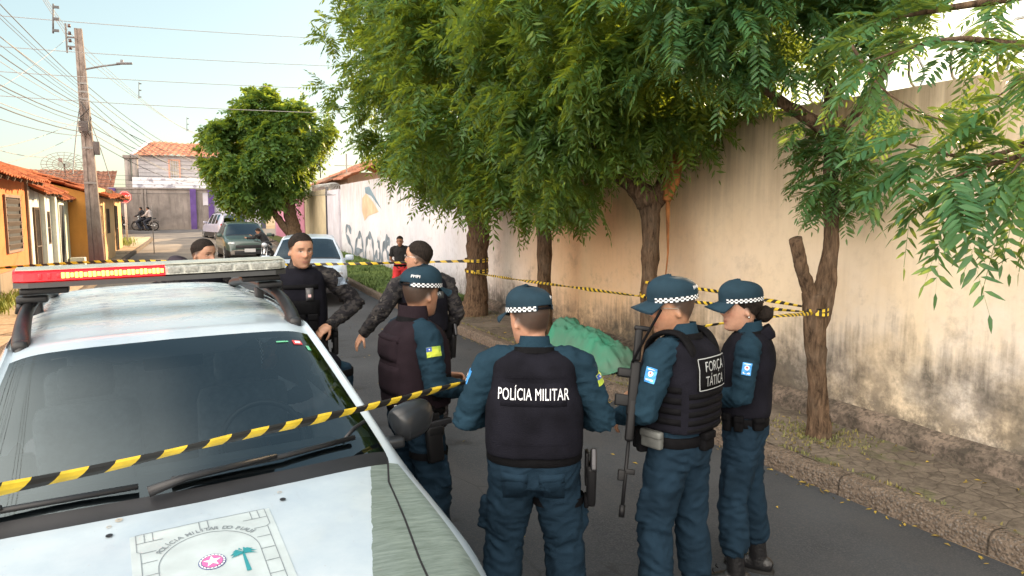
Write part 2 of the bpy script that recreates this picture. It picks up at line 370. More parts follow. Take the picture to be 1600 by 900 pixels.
lowm = g.ramp(g.math('ADD', g.math('MULTIPLY', m2, .42), g.math('MULTIPLY', sn, .80)), .60, .86); lowm = g.math('MULTIPLY', lowm, g.mapr(Y, 17, 13, .25, 1)); patch = g.ramp(g.noise(g.pos, .95, 7, .7), .34, .52); c = g.mix(g.math('MULTIPLY', g.math('MULTIPLY', lowm, patch), .88), c, (.075, .068, .058)); c = g.mix(g.math('MULTIPLY', g.math('MULTIPLY', g.mapr(Z, .85, .3), g.ramp(g.noise(g.pos, 5, 9, .75), .40, .56)), .8), c, (.07, .062, .052))
mold = g.ramp(g.noise(g.pos, 2.1, 9, .74), .55, .66); c = g.mix(g.math('MULTIPLY', g.math('MULTIPLY', mold, g.mapr(Z, 2.0, .7)), .55), c, (.12, .105, .09))
c = g.mix(g.math('MULTIPLY', g.ramp(fine, .5, .72), .16), c, (.30, .24, .19))
g.bump(g.math('ADD', fine, g.math('MULTIPLY', g.noise(g.pos, 60, 3), .3)), .35, .012); WALLM = g.out(c, .9, .2)
def wtop(y): return float(np.interp(y, [-8, 3, 30.6, 40], [3.13, 3.16, 3.36, 3.4]))
wall = empty('long_wall', (WX, 11, 0), label='long cream and whitewashed boundary wall with dark damp stains on the right', cat='wall')
mb = MB(); V = []; F = []; ys = list(np.arange(-7, 30.7, .5))+[30.9]
for y in ys:
    zt = wtop(y)+fbm(y*1.7, 0, 4)*.012
    V += [(0, y-11, -.1), (0, y-11, zt), (.2, y-11, zt), (.2, y-11, -.1)]
for j in range(len(ys)-1):
    for i in range(3): F.append((4*j+i, 4*(j+1)+i, 4*(j+1)+i+1, 4*j+i+1))
F += [(0, 1, 2, 3), tuple(4*(len(ys)-1)+i for i in (3, 2, 1, 0))]
mb.add(V, F).build('wall_face', WALLM, wall)
g = G('footing_render'); n3 = g.noise(g.pos, 5, 7, .7); c = g.mix(g.ramp(n3, .40, .66), (.065, .056, .046), (.26, .205, .165)); c = g.mix(g.math('MULTIPLY', g.ramp(g.noise(g.pos, 28, 4), .5, .6), .6), c, (.05, .042, .035)); g.bump(n3, .9, .03); FOOT = g.out(c, .92, .2)
V = []; F = []; ys = list(np.arange(-7, 15, .25))
for y in ys:
    k = fbm(y*1.2, 9, 0)*.02; hh = .15+.13+k; V += [(-.15+k, y-11, .10), (-.135+k, y-11, hh-.03), (-.09, y-11, hh), (-.003, y-11, hh+.045)]
for j in range(len(ys)-1):
    for i in range(3): F.append((4*j+i, 4*j+i+1, 4*(j+1)+i+1, 4*(j+1)+i)[::-1])
MB().add(V, F).build('footing', FOOT, wall)
# graffiti painted on the far white part (strokes given as y along the wall, z)
GP = mat('graffiti_paint', (.17, .21, .25), .85, var=.35, vs=3)
def stroke(pts, w, name, m, parent, x=WX-.006, closed=False):
    P = smooth_pts([(p[0], p[1]) for p in pts], 6); V = []; F = []
    for i, p in enumerate(P):
        a = P[max(i-1, 0)]; b = P[min(i+1, len(P)-1)]; t = (b-a)/(np.linalg.norm(b-a)+1e-9); n = np.array([-t[1], t[0]])*w*.5*(.8+.4*math.sin(i*.9))
        V += [(x-WX-.0002*(i % 7), p[0]+n[0]-11, p[1]+n[1]), (x-WX-.0002*(i % 7), p[0]-n[0]-11, p[1]-n[1])]
    for i in range(len(P)-1): F.append((2*i, 2*i+1, 2*i+3, 2*i+2))
    return V, F
def px(x, y): p = at(x, y, X=WX); return (p.y, p.z)
letters = [[(549, 362), (543, 353), (541, 366), (548, 381), (551, 396), (545, 409), (540, 402)],
           [(553, 412), (555, 390), (559, 372), (564, 367), (567, 385), (569, 411)], [(555, 394), (568, 391)],
           [(571, 411), (572, 385), (575, 371), (580, 369), (583, 385), (585, 411)],
           [(590, 396), (586, 401), (587, 411), (592, 409), (594, 395), (592, 381), (590, 374)],
           [(597, 412), (598, 392), (602, 378), (606, 372), (608, 379), (603, 385), (606, 398), (609, 410)]]
mb = MB()
for s in letters: mb.add(*stroke([px(*p) for p in s], .27, 'g', GP, wall))
for s in ([(560, 425), (563, 417), (568, 424)], [(575, 428), (578, 418), (583, 425)], [(588, 426), (590, 416), (596, 424)]): mb.add(*stroke([px(*p) for p in s], .06, 'g', GP, wall))
mb.build('graffiti', GP, wall)
mb = MB()
tri = lambda L: [(-.005, q[0]-11, q[1]) for q in (px(*p) for p in L)]
mb.add(tri([(570, 293), (577, 291), (597, 328), (592, 322), (580, 306), (571, 302)]), [(0, 1, 2, 3, 4, 5)], 0)
mb.add([(x-.002, y, z) for x, y, z in tri([(566, 310), (572, 302), (583, 315), (592, 331), (576, 337), (570, 345), (566, 330)])], [(0, 1, 2, 3, 4, 5, 6)], 1)
mb.build('faded_logo', [mat('faded_teal', (.17, .25, .30), .9, var=.2, vs=3), mat('faded_peach', (.62, .45, .30), .9, var=.2, vs=2)], wall)
# ================================================================== TREES
g = G('bark'); P = g.map(g.obj, (1, 1, .22)); n = g.noise(P, 26, 8, .7, .5); n2 = g.noise(g.obj, 3, 5)
c = g.mix(g.ramp(n, .36, .64), (.04, .026, .017), (.19, .125, .08)); c = g.mix(g.math('MULTIPLY', g.ramp(n2, .5, .65), .5), c, (.17, .13, .095))
g.bump(n, 1., .035); BARK = g.out(c, .95, .15)
TORN = mat('torn_wood', (.50, .20, .06), .9, c2=(.16, .06, .02), vs=14, stretch=(1, 1, .3), bump=.8, bs=30)
def leafmat(name, dark, mid, bright, tr=.45, pb=.93):
    m = bpy.data.materials.new(name); m.use_nodes = True; t = m.node_tree; n = t.nodes; b = n['Principled BSDF']; l = t.links
    geo = n.new('ShaderNodeNewGeometry'); rp = n.new('ShaderNodeValToRGB'); e = rp.color_ramp.elements
    e[0].position = 0; e[0].color = (*dark, 1); e[1].position = 1; e[1].color = (*bright, 1)
    q = e.new(.55); q.color = (*mid, 1); q = e.new(pb); q.color = (*mid, 1)
    ns = n.new('ShaderNodeTexNoise'); ns.inputs['Scale'].default_value = 1.6; l.new(geo.outputs['Position'], ns.inputs[0])
    mx = n.new('ShaderNodeMath'); mx.operation = 'MULTIPLY_ADD'; l.new(geo.outputs['Random Per Island'], mx.inputs[0]); mx.inputs[1].default_value = .65
    ad = n.new('ShaderNodeMapRange'); l.new(ns.outputs[0], ad.inputs[0]); ad.inputs[1].default_value = .3; ad.inputs[2].default_value = .7; ad.inputs[3].default_value = 0; ad.inputs[4].default_value = .35
    l.new(ad.outputs[0], mx.inputs[2]); l.new(mx.outputs[0], rp.inputs[0]); l.new(rp.outputs[0], b.inputs[0])
    b.inputs['Roughness'].default_value = .42; b.inputs['Specular IOR Level'].default_value = .32
    tr_ = n.new('ShaderNodeBsdfTranslucent'); hs = n.new('ShaderNodeMix'); hs.data_type = 'RGBA'; hs.blend_type = 'MIX'; hs.inputs[0].default_value = .6
    l.new(rp.outputs[0], hs.inputs[6]); hs.inputs[7].default_value = (.40, .46, .02, 1); l.new(hs.outputs[2], tr_.inputs[0])
    ms = n.new('ShaderNodeMixShader'); ms.inputs[0].default_value = tr; l.new(b.outputs[0], ms.inputs[1]); l.new(tr_.outputs[0], ms.inputs[2])
    l.new(ms.outputs[0], n['Material Output'].inputs[0]); return m
LEAF = leafmat('neem_leaf', (.026, .076, .028), (.066, .150, .040), (.26, .32, .03), .55, .78)
LEAFN = leafmat('neem_leaf_near', (.024, .085, .045), (.055, .155, .058), (.26, .28, .03), .42, .90)
LEAFF = leafmat('far_leaf', (.035, .095, .03), (.075, .16, .04), (.22, .27, .03), .5)
def nrm(a): return a/(np.linalg.norm(a, axis=-1, keepdims=True)+1e-9)
def leaves(P, D, L, pairs, droop, fold=False, lw=.27, ll=.34, seed=0):
    """compound leaves: P base points, D directions, L lengths (n,) -> V, F(quads)"""
    r = np.random.default_rng(seed); n = len(P); D = nrm(D)
    side = nrm(np.cross(D, nrm(np.array([0, 0, 1.])+r.normal(0, .45 if not fold else .25, (n, 3))))); up = np.cross(side, D)
    Vs = []; Fs = []; off = 0
    for k in range(pairs*2+1):
        if k == pairs*2: t = 1.; s = 0.
        else: t = .16+.80*(k//2+.25*(k % 2))/pairs; s = 1. if k % 2 else -1.
        base = P+D*(L*t)[:, None]-np.array([0, 0, 1.])*(droop*L*t*t)[:, None]
        dt = nrm(D-np.array([0, 0, 1.])*(2*droop*t)[:, None])
        ld = nrm(dt*(1. if s == 0 else .55)+side*s*1.0-np.array([0, 0, 1.])*r.uniform(.05, .45 if not fold else .3, (n, 1))+r.normal(0, .13 if not fold else .06, (n, 3)))
        le = (L*ll*(.72+.5*math.sin(PI*min(1, t*1.02)))*r.uniform(.8, 1.15, n))[:, None]
        wd = nrm(np.cross(ld, up+r.normal(0, .35, (n, 3))))
        W_ = le*lw*.5
        if fold:
            dn = nrm(np.cross(wd, ld)); curve = dt*le*.10
            pts = [base, base+ld*le*.30+wd*W_*1.0+dn*W_*.35, base+ld*le*.68+wd*W_*.75+dn*W_*.2+curve*.5, base+ld*le+curve, base+ld*le*.68-wd*W_*.6+dn*W_*.2+curve*.5, base+ld*le*.30-wd*W_*.8+dn*W_*.35]
            V = np.stack(pts, 1).reshape(-1, 3); b = off+np.arange(n)*6
            Fs += [np.stack([b, b+1, b+2, b+3], 1), np.stack([b, b+3, b+4, b+5], 1)]; off += n*6
        else:
            pts = [base, base+ld*le*.42+wd*W_, base+ld*le, base+ld*le*.42-wd*W_]
            V = np.stack(pts, 1).reshape(-1, 3); b = off+np.arange(n)*4
            Fs.append(np.stack([b, b+1, b+2, b+3], 1)); off += n*4
        Vs.append(V)
    if True:  # midribs
        w_ = up*(.0016 if fold else .003); prev = None
        for t0, t1 in ((0, .5), (.5, 1.)):
            a = P+D*(L*t0)[:, None]-np.array([0, 0, 1.])*(droop*L*t0*t0)[:, None]; b_ = P+D*(L*t1)[:, None]-np.array([0, 0, 1.])*(droop*L*t1*t1)[:, None]
            V = np.stack([a+w_, a-w_, b_-w_, b_+w_], 1).reshape(-1, 3); b = off+np.arange(n)*4; Vs.append(V); Fs.append(np.stack([b, b+1, b+2, b+3], 1)); off += n*4
    return np.concatenate(Vs), np.concatenate(Fs)
def crown(name, parent, lobes, twigs, per, Lr, pairs, m, origin, fold=False, seed=1, extra=None, shell=.45, gap=-.08, gs=.9, droop=(.12, .6), lw=.27, ll=.34):
    r = np.random.default_rng(seed); vol = np.array([l[3]*l[4]*l[5] for l in lobes]); vol = vol/vol.sum()
    TP = []; TD = []
    while len(TP) < twigs:
        l = lobes[r.choice(len(lobes), p=vol)]; d = r.normal(0, 1, 3); d /= np.linalg.norm(d); q = shell+(1-shell)*r.random()**.6
        p = np.array(l[:3])+d*np.array(l[3:6])*q
        if fbm(p[0]*gs+seed, p[1]*gs, p[2]*gs, 2) < gap: continue
        TP.append(p); o = d*.9+r.normal(0, .45, 3); o[2] -= .02; TD.append(o)
    TP = np.array(TP); TD = nrm(np.array(TD))
    if extra is not None: TP = np.concatenate([TP, extra[0]]); TD = np.concatenate([TD, nrm(extra[1])])
    n = len(TP); P = np.repeat(TP, per, 0)+r.normal(0, .03, (n*per, 3)); sc_ = np.full((n, 1), .62)
    if extra is not None: sc_[-len(extra[0]):] = .38
    D = np.repeat(TD, per, 0)*.9+r.normal(0, 1, (n*per, 3))*np.repeat(sc_, per, 0)
    L = r.uniform(*Lr, n*per); V, F = leaves(P, D, L, pairs, r.uniform(*droop, n*per), fold, lw, ll, seed)
    o = link(name, mesh_np(name, V-np.array(origin), F), parent, mats=m); return o, TP
def trunk_bm(paths, origin, wob=.02, seed=0, n=14):
    mb = MB()
    for pts, rad in paths:
        S = smooth_pts([tuple(p)+(r_,) for p, r_ in zip(pts, rad)], 7); V, F = loft([tuple(q[:3]-np.array(origin)) for q in S], [q[3] for q in S], n)
        for i, v in enumerate(V):
            c_ = S[min(i//n, len(S)-1)][:3]-np.array(origin); d = Vector(v)-Vector(c_); k = 1+.22*fbm(v[0]*9+seed, v[1]*9, v[2]*3)+.10*fbm(v[0]*30, v[1]*30, v[2]*8); V[i] = Vector(c_)+d*k
        mb.add(V, F, 0, True)
    return mb
def tree(name, base, label, paths, lobes, twigs, per, Lr, pairs, m, seed, group='street trees along the wall', **k):
    t = empty(name, base, label=label, cat='tree', group=group)
    trunk_bm(paths, base, seed=seed).build('trunk', BARK, t)
    crown('crown', t, lobes, twigs, per, Lr, pairs, m, base, seed=seed, **k)
    return t
z0 = .14
# first (farthest) of the row
x, y = 4.85, 12.75
tree('neem_tree', (x, y, z0), 'thick-trunked dense green tree farthest along the pavement, striped tape tied around its trunk',
     [([(x-.05, y, z0-.1), (x-.02, y, .5), (x, y, 1.2), (x+.02, y, 1.9), (x+.05, y, 2.7)], [.30, .215, .20, .20, .24]),
      ([(x+.05, y, 2.6), (x-.5, y+.2, 3.3), (x-1.2, y+.2, 4.3)], [.17, .11, .05]), ([(x+.05, y, 2.6), (x+.5, y+.5, 3.6), (x+.9, y+.9, 4.8)], [.16, .10, .05]),
      ([(x+.05, y, 2.6), (x, y-.6, 3.5), (x-.2, y-1.1, 4.6)], [.15, .10, .04])],
     [(4.75, 12.9, 4.9, 2.75, 2.5, 2.15), (4.1, 12.2, 3.7, 1.75, 1.7, 1.25), (3.6, 12.9, 5.6, 1.35, 1.5, 1.5), (5.5, 12.3, 5.8, 2.2, 2.0, 1.9), (4.4, 12.3, 2.95, 1.05, .8, .7)], 1250, 7, (.30, .48), 7, LEAF, 11, lw=.30, ll=.29)
x, y = 4.85, 9.8
tree('neem_tree', (x, y, z0), 'slim-trunked dense tree between the tape-wrapped thick trunk and the torn-branch tree',
     [([(x, y, z0-.1), (x-.01, y, .8), (x, y, 1.6), (x-.03, y, 2.6)], [.18, .115, .11, .13]),
      ([(x-.03, y, 2.5), (x-.6, y+.1, 3.3), (x-1.1, y-.2, 4.1)], [.10, .07, .03]), ([(x-.03, y, 2.5), (x+.3, y-.5, 3.3), (x+.2, y-.8, 4.3)], [.10, .07, .03])],
     [(4.5, 9.7, 4.2, 2.15, 1.9, 1.85), (3.7, 9.6, 3.3, 1.35, 1.3, 1.0), (4.1, 9.0, 2.55, 1.0, .8, .5), (4.0, 9.6, 5.4, 1.7, 1.6, 1.3)], 1000, 7, (.28, .46), 7, LEAF, 22, lw=.29, ll=.29)
x, y = 4.88, 7.0
t3 = tree('neem_tree', (x, y, z0), 'dark-trunked tree with an orange torn branch stub, behind the capped officers',
     [([(x, y, z0-.1), (x, y, .6), (x-.02, y, 1.3), (x-.01, y, 1.9), (x-.03, y, 2.35)], [.165, .108, .102, .108, .135]),
      ([(x-.03, y, 2.25), (x-.35, y+.1, 2.55), (x-.9, y+.2, 3.1), (x-1.5, y, 3.7)], [.14, .10, .07, .03]),
      ([(x+.02, y, 2.25), (x+.17, y-.02, 2.5), (x+.20, y-.05, 2.8), (x+.1, y, 3.5)], [.13, .12, .09, .04])],
     [(4.35, 6.9, 4.1, 1.75, 1.6, 1.35), (3.8, 7.1, 3.3, 1.0, 1.0, .65), (3.75, 7.35, 2.6, .55, .55, .42), (4.9, 6.8, 3.6, .6, .7, .4), (4.5, 6.4, 5.0, 1.5, 1.4, 1.0)], 820, 7, (.27, .44), 8, LEAF, 33, lw=.27, ll=.28)
mb = MB(); mb.tube([(.10, -.14, 2.12), (.17, -.13, 2.35), (.24, -.12, 2.6), (.31, -.08, 2.9)], [.05, .10, .08, .02], 9); mb.tube([(.13, -.12, 2.15), (.15, -.12, 1.5), (.14, -.08, 1.1)], [.03, .012, .006], 6)
mb.build('torn_branch', TORN, t3)
x, y = 4.94, 4.47
t4 = empty('neem_tree', (x, y, z0), label='forked tree with a sawn-off left limb stub, nearest to the camera on the pavement', cat='tree', group='street trees along the wall')
mb = trunk_bm([([(x+.0, y, z0-.12), (x-.02, y, .35), (x-.07, y, .8), (x-.125, y, 1.2), (x-.13, y, 1.42)], [.15, .088, .080, .088, .10]),
               ([(x-.13, y, 1.3), (x-.22, y, 1.50), (x-.33, y-.02, 1.68), (x-.42, y-.04, 1.90)], [.078, .056, .050, .054]),
               ([(x-.12, y, 1.3), (x-.02, y, 1.55), (x+.03, y, 1.85), (x+.02, y+.02, 2.2), (x-.04, y, 2.9), (x-.1, y, 3.5)], [.085, .072, .064, .06, .05, .03]),
               ([(x-.08, y-.02, 1.08), (x-.03, y-.03, 1.26), (x+.01, y-.03, 1.46), (x+.03, y-.01, 1.70)], [.045, .05, .05, .045]),
               ([(x-.05, y, 2.8), (x-.5, y+.2, 3.1), (x-1, y+.3, 3.5)], [.06, .04, .02]), ([(x-.05, y, 2.7), (x-.2, y-.5, 3.0), (x-.5, y-1, 3.3)], [.05, .035, .015])], (x, y, z0), seed=4, n=18)
mb.build('trunk', BARK, t4)
ex = []; ed_ = []
r4 = np.random.default_rng(5)
for _ in range(26):                                              # shoots hanging round the upper trunk
    a = r4.uniform(0, 6.28); q = abs(r4.normal(.13, .09)); zz = r4.uniform(2.2, 2.95); ex.append((x+math.cos(a)*q-.02, y+math.sin(a)*q-.05, zz)); ed_.append((math.cos(a)*1.2, math.sin(a)*1.2, -.35))
crown('crown', t4, [(4.3, 4.75, 3.95, 1.3, 1.2, .75), (3.95, 5.1, 3.42, .6, .6, .30), (4.9, 4.2, 3.75, .5, .6, .35), (4.3, 4.4, 4.5, 1.5, 1.4, .7)], 460, 6, (.22, .34), 9, LEAFN, (x, y, z0), fold=True, ll=.27, lw=.30, seed=44, extra=(np.array(ex), np.array(ed_)), shell=.35, gap=-.1, gs=1.4)
# fifth tree: trunk out of frame to the right, its branches reach over the pavement
x, y = 4.75, .55
t5 = empty('neem_tree', (x, y, z0), label='tree standing out of frame whose leafy branches hang in from the upper right corner', cat='tree', group='street trees along the wall')
br = []; EX = []; ED = []
r5 = np.random.default_rng(8)
def branch(pix, rad):
    pts = [at(a, b, d=d_) for a, b, d_ in pix]; br.append((pts, rad))
    S = smooth_pts([tuple(p) for p in pts], 5)
    for i in range(3, len(S), 2):
        d = S[i]-S[i-1]; d = d/np.linalg.norm(d)
        for _ in range(1):
            EX.append(S[i]+r5.normal(0, .012, 3)); ED.append(d*.8+r5.normal(0, .5, 3)+np.array([0, 0, -.25]))
branch([(1690, 150, 3.6), (1600, 225, 3.3), (1520, 245, 3.1), (1455, 235, 3.0), (1420, 225, 3.0)], [.022, .014, .009, .006, .003])
branch([(1690, 190, 3.3), (1600, 240, 3.0), (1530, 262, 2.9), (1470, 285, 2.85)], [.02, .012, .008, .003])
branch([(1690, 200, 3.1), (1610, 240, 2.8), (1580, 270, 2.7)], [.016, .009, .003])
branch([(1700, 60, 3.6), (1600, 70, 3.4), (1500, 60, 3.3), (1420, 75, 3.3), (1360, 95, 3.3)], [.03, .02, .012, .008, .003])
branch([(1700, -20, 3.8), (1560, 0, 3.6), (1440, 20, 3.6), (1350, 40, 3.7)], [.03, .02, .012, .003])
branch([(1690, 90, 3.2), (1620, 110, 3.0), (1560, 150, 2.9)], [.02, .01, .003])
branch([(1330, 70, 4.6), (1370, 130, 4.5), (1430, 172, 4.4), (1480, 190, 4.3)], [.012, .008, .006, .003])
trunk = [([(x+.1, y, z0-.1), (x, y, 1.2), (x-.1, y+.1, 2.2), (x-.3, y+.3, 3.2)], [.2, .13, .13, .10])]
for p_, r_ in br[:6]: trunk.append(([(x-.15, y+.15, 2.6), tuple(p_[0])], [.05, r_[0]]))
trunk_bm(trunk+br, (x, y, z0), seed=5, n=8).build('trunk', BARK, t5)
crown('crown', t5, [(4.1, 2.3, 4.1, .9, .8, .35), (4.4, .6, 4.7, 1.8, 1.5, .6)], 40, 3, (.24, .36), 10, LEAFN, (x, y, z0), fold=True, ll=.25, lw=.29, seed=55, extra=(np.array(EX), np.array(ED)), shell=.2, gap=-.2, gs=1.5, droop=(.15, .7))
# lone tree further down the street
x, y = 4.35, 37.5; zb = gz(y)+.1
mb = trunk_bm([([(x, y, zb-.1), (x-.1, y, zb+1), (x-.3, y, zb+2.2), (x-.2, y, zb+3.6), (x+.2, y, zb+4.8)], [.42, .34, .30, .26, .14]),
               ([(x-.2, y, zb+.5), (x-.9, y, zb+1.5), (x-1.6, y, zb+2.6)], [.22, .17, .1]), ([(x-.3, y, zb+2.2), (x-1.4, y, zb+3.2), (x-2.2, y, zb+4.2)], [.2, .14, .08]), ([(x-.2, y, zb+3.4), (x+.5, y, zb+4.4), (x+1, y, zb+5.4)], [.2, .16, .08])], (x, y, zb), seed=9)
tf = empty('street_tree', (x, y, zb), label='round bright green tree far down the street, left of the long wall', cat='tree')
mb.build('trunk', BARK, tf)
crown('crown', tf, [(2.9, 37.5, 5.1, 2.6, 2.3, 2.0), (1.6, 37.2, 5.0, 1.6, 1.6, 1.5), (4.3, 37.5, 6.3, 1.9, 1.7, 1.5), (2.4, 37.3, 3.4, 1.6, 1.5, 1.1), (3.6, 37.4, 3.4, 1.3, 1.3, 1.1), (3.0, 37.4, 6.9, 1.5, 1.4, 1.3)], 1150, 6, (.38, .7), 5, LEAFF, (x, y, zb), seed=66, shell=.4, gap=.08, gs=.9, lw=.45, ll=.4)
# ================================================================== SHARED SURFACE TOOLS
def text_mesh(body, size=1., bold=0., sp=1.):
    cu = bpy.data.curves.new('t', 'FONT'); cu.body = body; cu.size = size; cu.align_x = 'CENTER'; cu.align_y = 'CENTER'; cu.offset = bold; cu.space_character = sp; cu.resolution_u = 3
    o = bpy.data.objects.new('t', cu); col.objects.link(o); dg = bpy.context.evaluated_depsgraph_get(); me = bpy.data.meshes.new_from_object(o.evaluated_get(dg))
    V = [tuple(v.co) for v in me.vertices]; F = [tuple(p.vertices) for p in me.polygons]
    bpy.data.objects.remove(o); bpy.data.curves.remove(cu); bpy.data.meshes.remove(me); return V, F
def bvh_of(me): return BVHTree.FromPolygons([v.co.copy() for v in me.vertices], [tuple(p.vertices) for p in me.polygons])
class Conf:
    """lays flat drawings on a curved surface: centre c, outward normal n, up vector"""
    def __init__(s, bvh, c, n, up, rng_=.3):
        s.b = bvh; s.c = Vector(c); s.n = Vector(n).normalized(); u = Vector(up); s.up = (u-s.n*u.dot(s.n)).normalized(); s.r = s.up.cross(s.n); s.g = rng_
    def p(s, u, v, off=.002):
        o = s.c+s.r*u+s.up*v+s.n*s.g; h = s.b.ray_cast(o, -s.n, s.g*2.5)
        if h[0] is None: h = s.b.find_nearest(s.c+s.r*u+s.up*v)
        return h[0]+s.n*off
    def plate(s, mb, w, h, t=.004, mi=0, nx=6, nz=6, u0=0, v0=0, rot=0., rnd=.0):
        V = []; c_, s_ = math.cos(rot), math.sin(rot)
        for o in (t, -.004):
            for j in range(nz+1):
                for i in range(nx+1):
                    a = (i/nx-.5)*w; b = (j/nz-.5)*h
                    if o == t and rnd and (i in (0, nx) or j in (0, nz)): oo = t*.35
                    else: oo = o
                    V.append(s.p(u0+a*c_-b*s_, v0+a*s_+b*c_, oo))
        m = (nx+1)*(nz+1); F = []
        for j in range(nz):
            for i in range(nx): k = j*(nx+1)+i; F.append((k, k+1, k+nx+2, k+nx+1))
        ring = [i for i in range(nx+1)]+[j*(nx+1)+nx for j in range(1, nz+1)]+[nz*(nx+1)+i for i in range(nx-1, -1, -1)]+[j*(nx+1) for j in range(nz-1, 0, -1)]
        for a, b in zip(ring, ring[1:]+ring[:1]): F.append((b, a, a+m, b+m))
        mb.add(V, F, mi, bool(rnd)); return mb
    def text(s, mb, body, size, mi=0, off=.006, u0=0, v0=0, bold=0, sx=1., rot=0., sp=1.):
        V, F = text_mesh(body, size, 0, sp); c_, s_ = math.cos(rot), math.sin(rot)
        for dx in ((0,) if not bold else (-bold, 0, bold)): off += .0003; mb.add([s.p(u0+(x*sx+dx)*c_-y*s_, v0+x*sx*s_+y*c_, off) for x, y, z in V], F, mi); return mb
    def line(s, mb, pts, w, mi=0, off=.003, n=1, closed=False):
        Q = []
        P = list(pts)+([pts[0]] if closed else [])
        for a, b in zip(P[:-1], P[1:]):
            m = max(1, int(math.hypot(b[0]-a[0], b[1]-a[1])/.04))
            for k in range(m): Q.append((a[0]+(b[0]-a[0])*k/m, a[1]+(b[1]-a[1])*k/m))
        Q.append(P[-1]); V = []
        for i, q in enumerate(Q):
            a = Q[max(i-1, 0)]; b = Q[min(i+1, len(Q)-1)]; L = math.hypot(b[0]-a[0], b[1]-a[1]) or 1; nx_, ny_ = -(b[1]-a[1])/L*w/2, (b[0]-a[0])/L*w/2
            V += [s.p(q[0]+nx_, q[1]+ny_, off), s.p(q[0]-nx_, q[1]-ny_, off)]
        mb.add(V, [(2*i, 2*i+1, 2*i+3, 2*i+2)[::-1] for i in range(len(Q)-1)], mi)
    def poly(s, mb, pts, mi=0, off=.003):
        mb.add([s.p(a, b, off) for a, b in pts], [tuple(range(len(pts)))], mi)
    def disc(s, mb, u, v, r, mi=0, off=.003, r0=0, n=28):
        V = []
        for k in range(n): a = 2*PI*k/n; V += [s.p(u+r*math.cos(a), v+r*math.sin(a), off), s.p(u+r0*math.cos(a), v+r0*math.sin(a), off)]
        if r0: mb.add(V, [(2*k, 2*((k+1) % n), 2*((k+1) % n)+1, 2*k+1) for k in range(n)], mi)
        else: mb.add(V[::2], [tuple(range(n))], mi)
def glassmat(name, tint=(.05, .06, .065), rough=.02, f=1.5, refl=(1, 1, 1)):
    m = bpy.data.materials.new(name); m.use_nodes = True; n = m.node_tree.nodes; l = m.node_tree.links; n.remove(n['Principled BSDF'])
    t = n.new('ShaderNodeBsdfTransparent'); t.inputs[0].default_value = (*tint, 1); gl = n.new('ShaderNodeBsdfGlossy'); gl.inputs['Roughness'].default_value = rough; gl.inputs[0].default_value = (*refl, 1)
    fr = n.new('ShaderNodeFresnel'); fr.inputs[0].default_value = f; ms = n.new('ShaderNodeMixShader')
    l.new(fr.outputs[0], ms.inputs[0]); l.new(t.outputs[0], ms.inputs[1]); l.new(gl.outputs[0], ms.inputs[2]); l.new(ms.outputs[0], n['Material Output'].inputs[0]); return m
def emat(name, c, st):
    m = mat(name, c, .4); b = m.node_tree.nodes['Principled BSDF']; b.inputs['Emission Color'].default_value = (*c, 1); b.inputs['Emission Strength'].default_value = st; return m
BLK = mat('black_plastic', (.014, .014, .016), .45, var=.3, vs=6)
RUB = mat('rubber', (.012, .012, .012), .75)
CHR = mat('bright_metal', (.6, .6, .6), .25, metal=1)
DARKIN = mat('car_interior', (.02, .021, .023), .8, var=.3, vs=8)
LAMPG = mat('lamp_lens', (.55, .58, .6), .12, spec=.8, metal=.3)
REDL = mat('tail_lens', (.35, .01, .01), .2)
# ------------------------------------------------------------------ generic car shell from a station table
def surf_grid(ST, sub=6, subv=4):
    """ST: list of (y, bow, xs, zs) -> function S(s,v) with s in stations, v in profile points"""
    A = np.array([[(x, y+bow*(1-(min(x, .8)/.8)**2), z) for x, z in zip(xs, zs)] for y, bow, xs, zs in ST])
    def cr(P, t):
        n = len(P); i = int(min(max(math.floor(t), 0), n-2)); u = t-i; a = P[i-1] if i > 0 else 2*P[0]-P[1]; d = P[i+2] if i+2 < n else 2*P[-1]-P[-2]; b, c = P[i], P[i+1]
        lo = np.minimum(b, c)-.012; hi = np.maximum(b, c)+.012
        return np.clip(.5*((2*b)+(-a+c)*u+(2*a-5*b+4*c-d)*u*u+(-a+3*b-3*c+d)*u**3), lo, hi)
    cache = {}
    def S(s, v):
        k = round(s, 4)
        if k not in cache: cache[k] = np.array([cr(A[:, j], s) for j in range(A.shape[1])])
        sg = -1 if v < 0 else 1; p = cr(cache[k], abs(v)).copy(); p[0] = max(p[0], 0)*sg
        return p
    return S, A.shape[0], A.shape[1]
def shell(S, ns, nv, cls, sub=6, subv=4):
    """both sides; cls(s,v)->key of the piece a face belongs to; returns {key: (V,F)}"""
    ss = [i/sub for i in range((ns-1)*sub+1)]; vs = [i/subv for i in range((nv-1)*subv+1)]
    full = [-v for v in reversed(vs[1:])]+vs; V = [tuple(S(s, v)) for s in ss for v in full]; n = len(full); out = {}
    for i in range(len(ss)-1):
        for j in range(n-1):
            k = cls((ss[i]+ss[i+1])/2, (full[j]+full[j+1])/2)
            if k is None: continue
            out.setdefault(k, []).append((i*n+j, i*n+j+1, (i+1)*n+j+1, (i+1)*n+j))
    res = {}
    for k, F in out.items():
        used = sorted({i for f in F for i in f}); mp = {a: b for b, a in enumerate(used)}
        res[k] = ([V[i] for i in used], [tuple(mp[i] for i in f) for f in F])
    return res
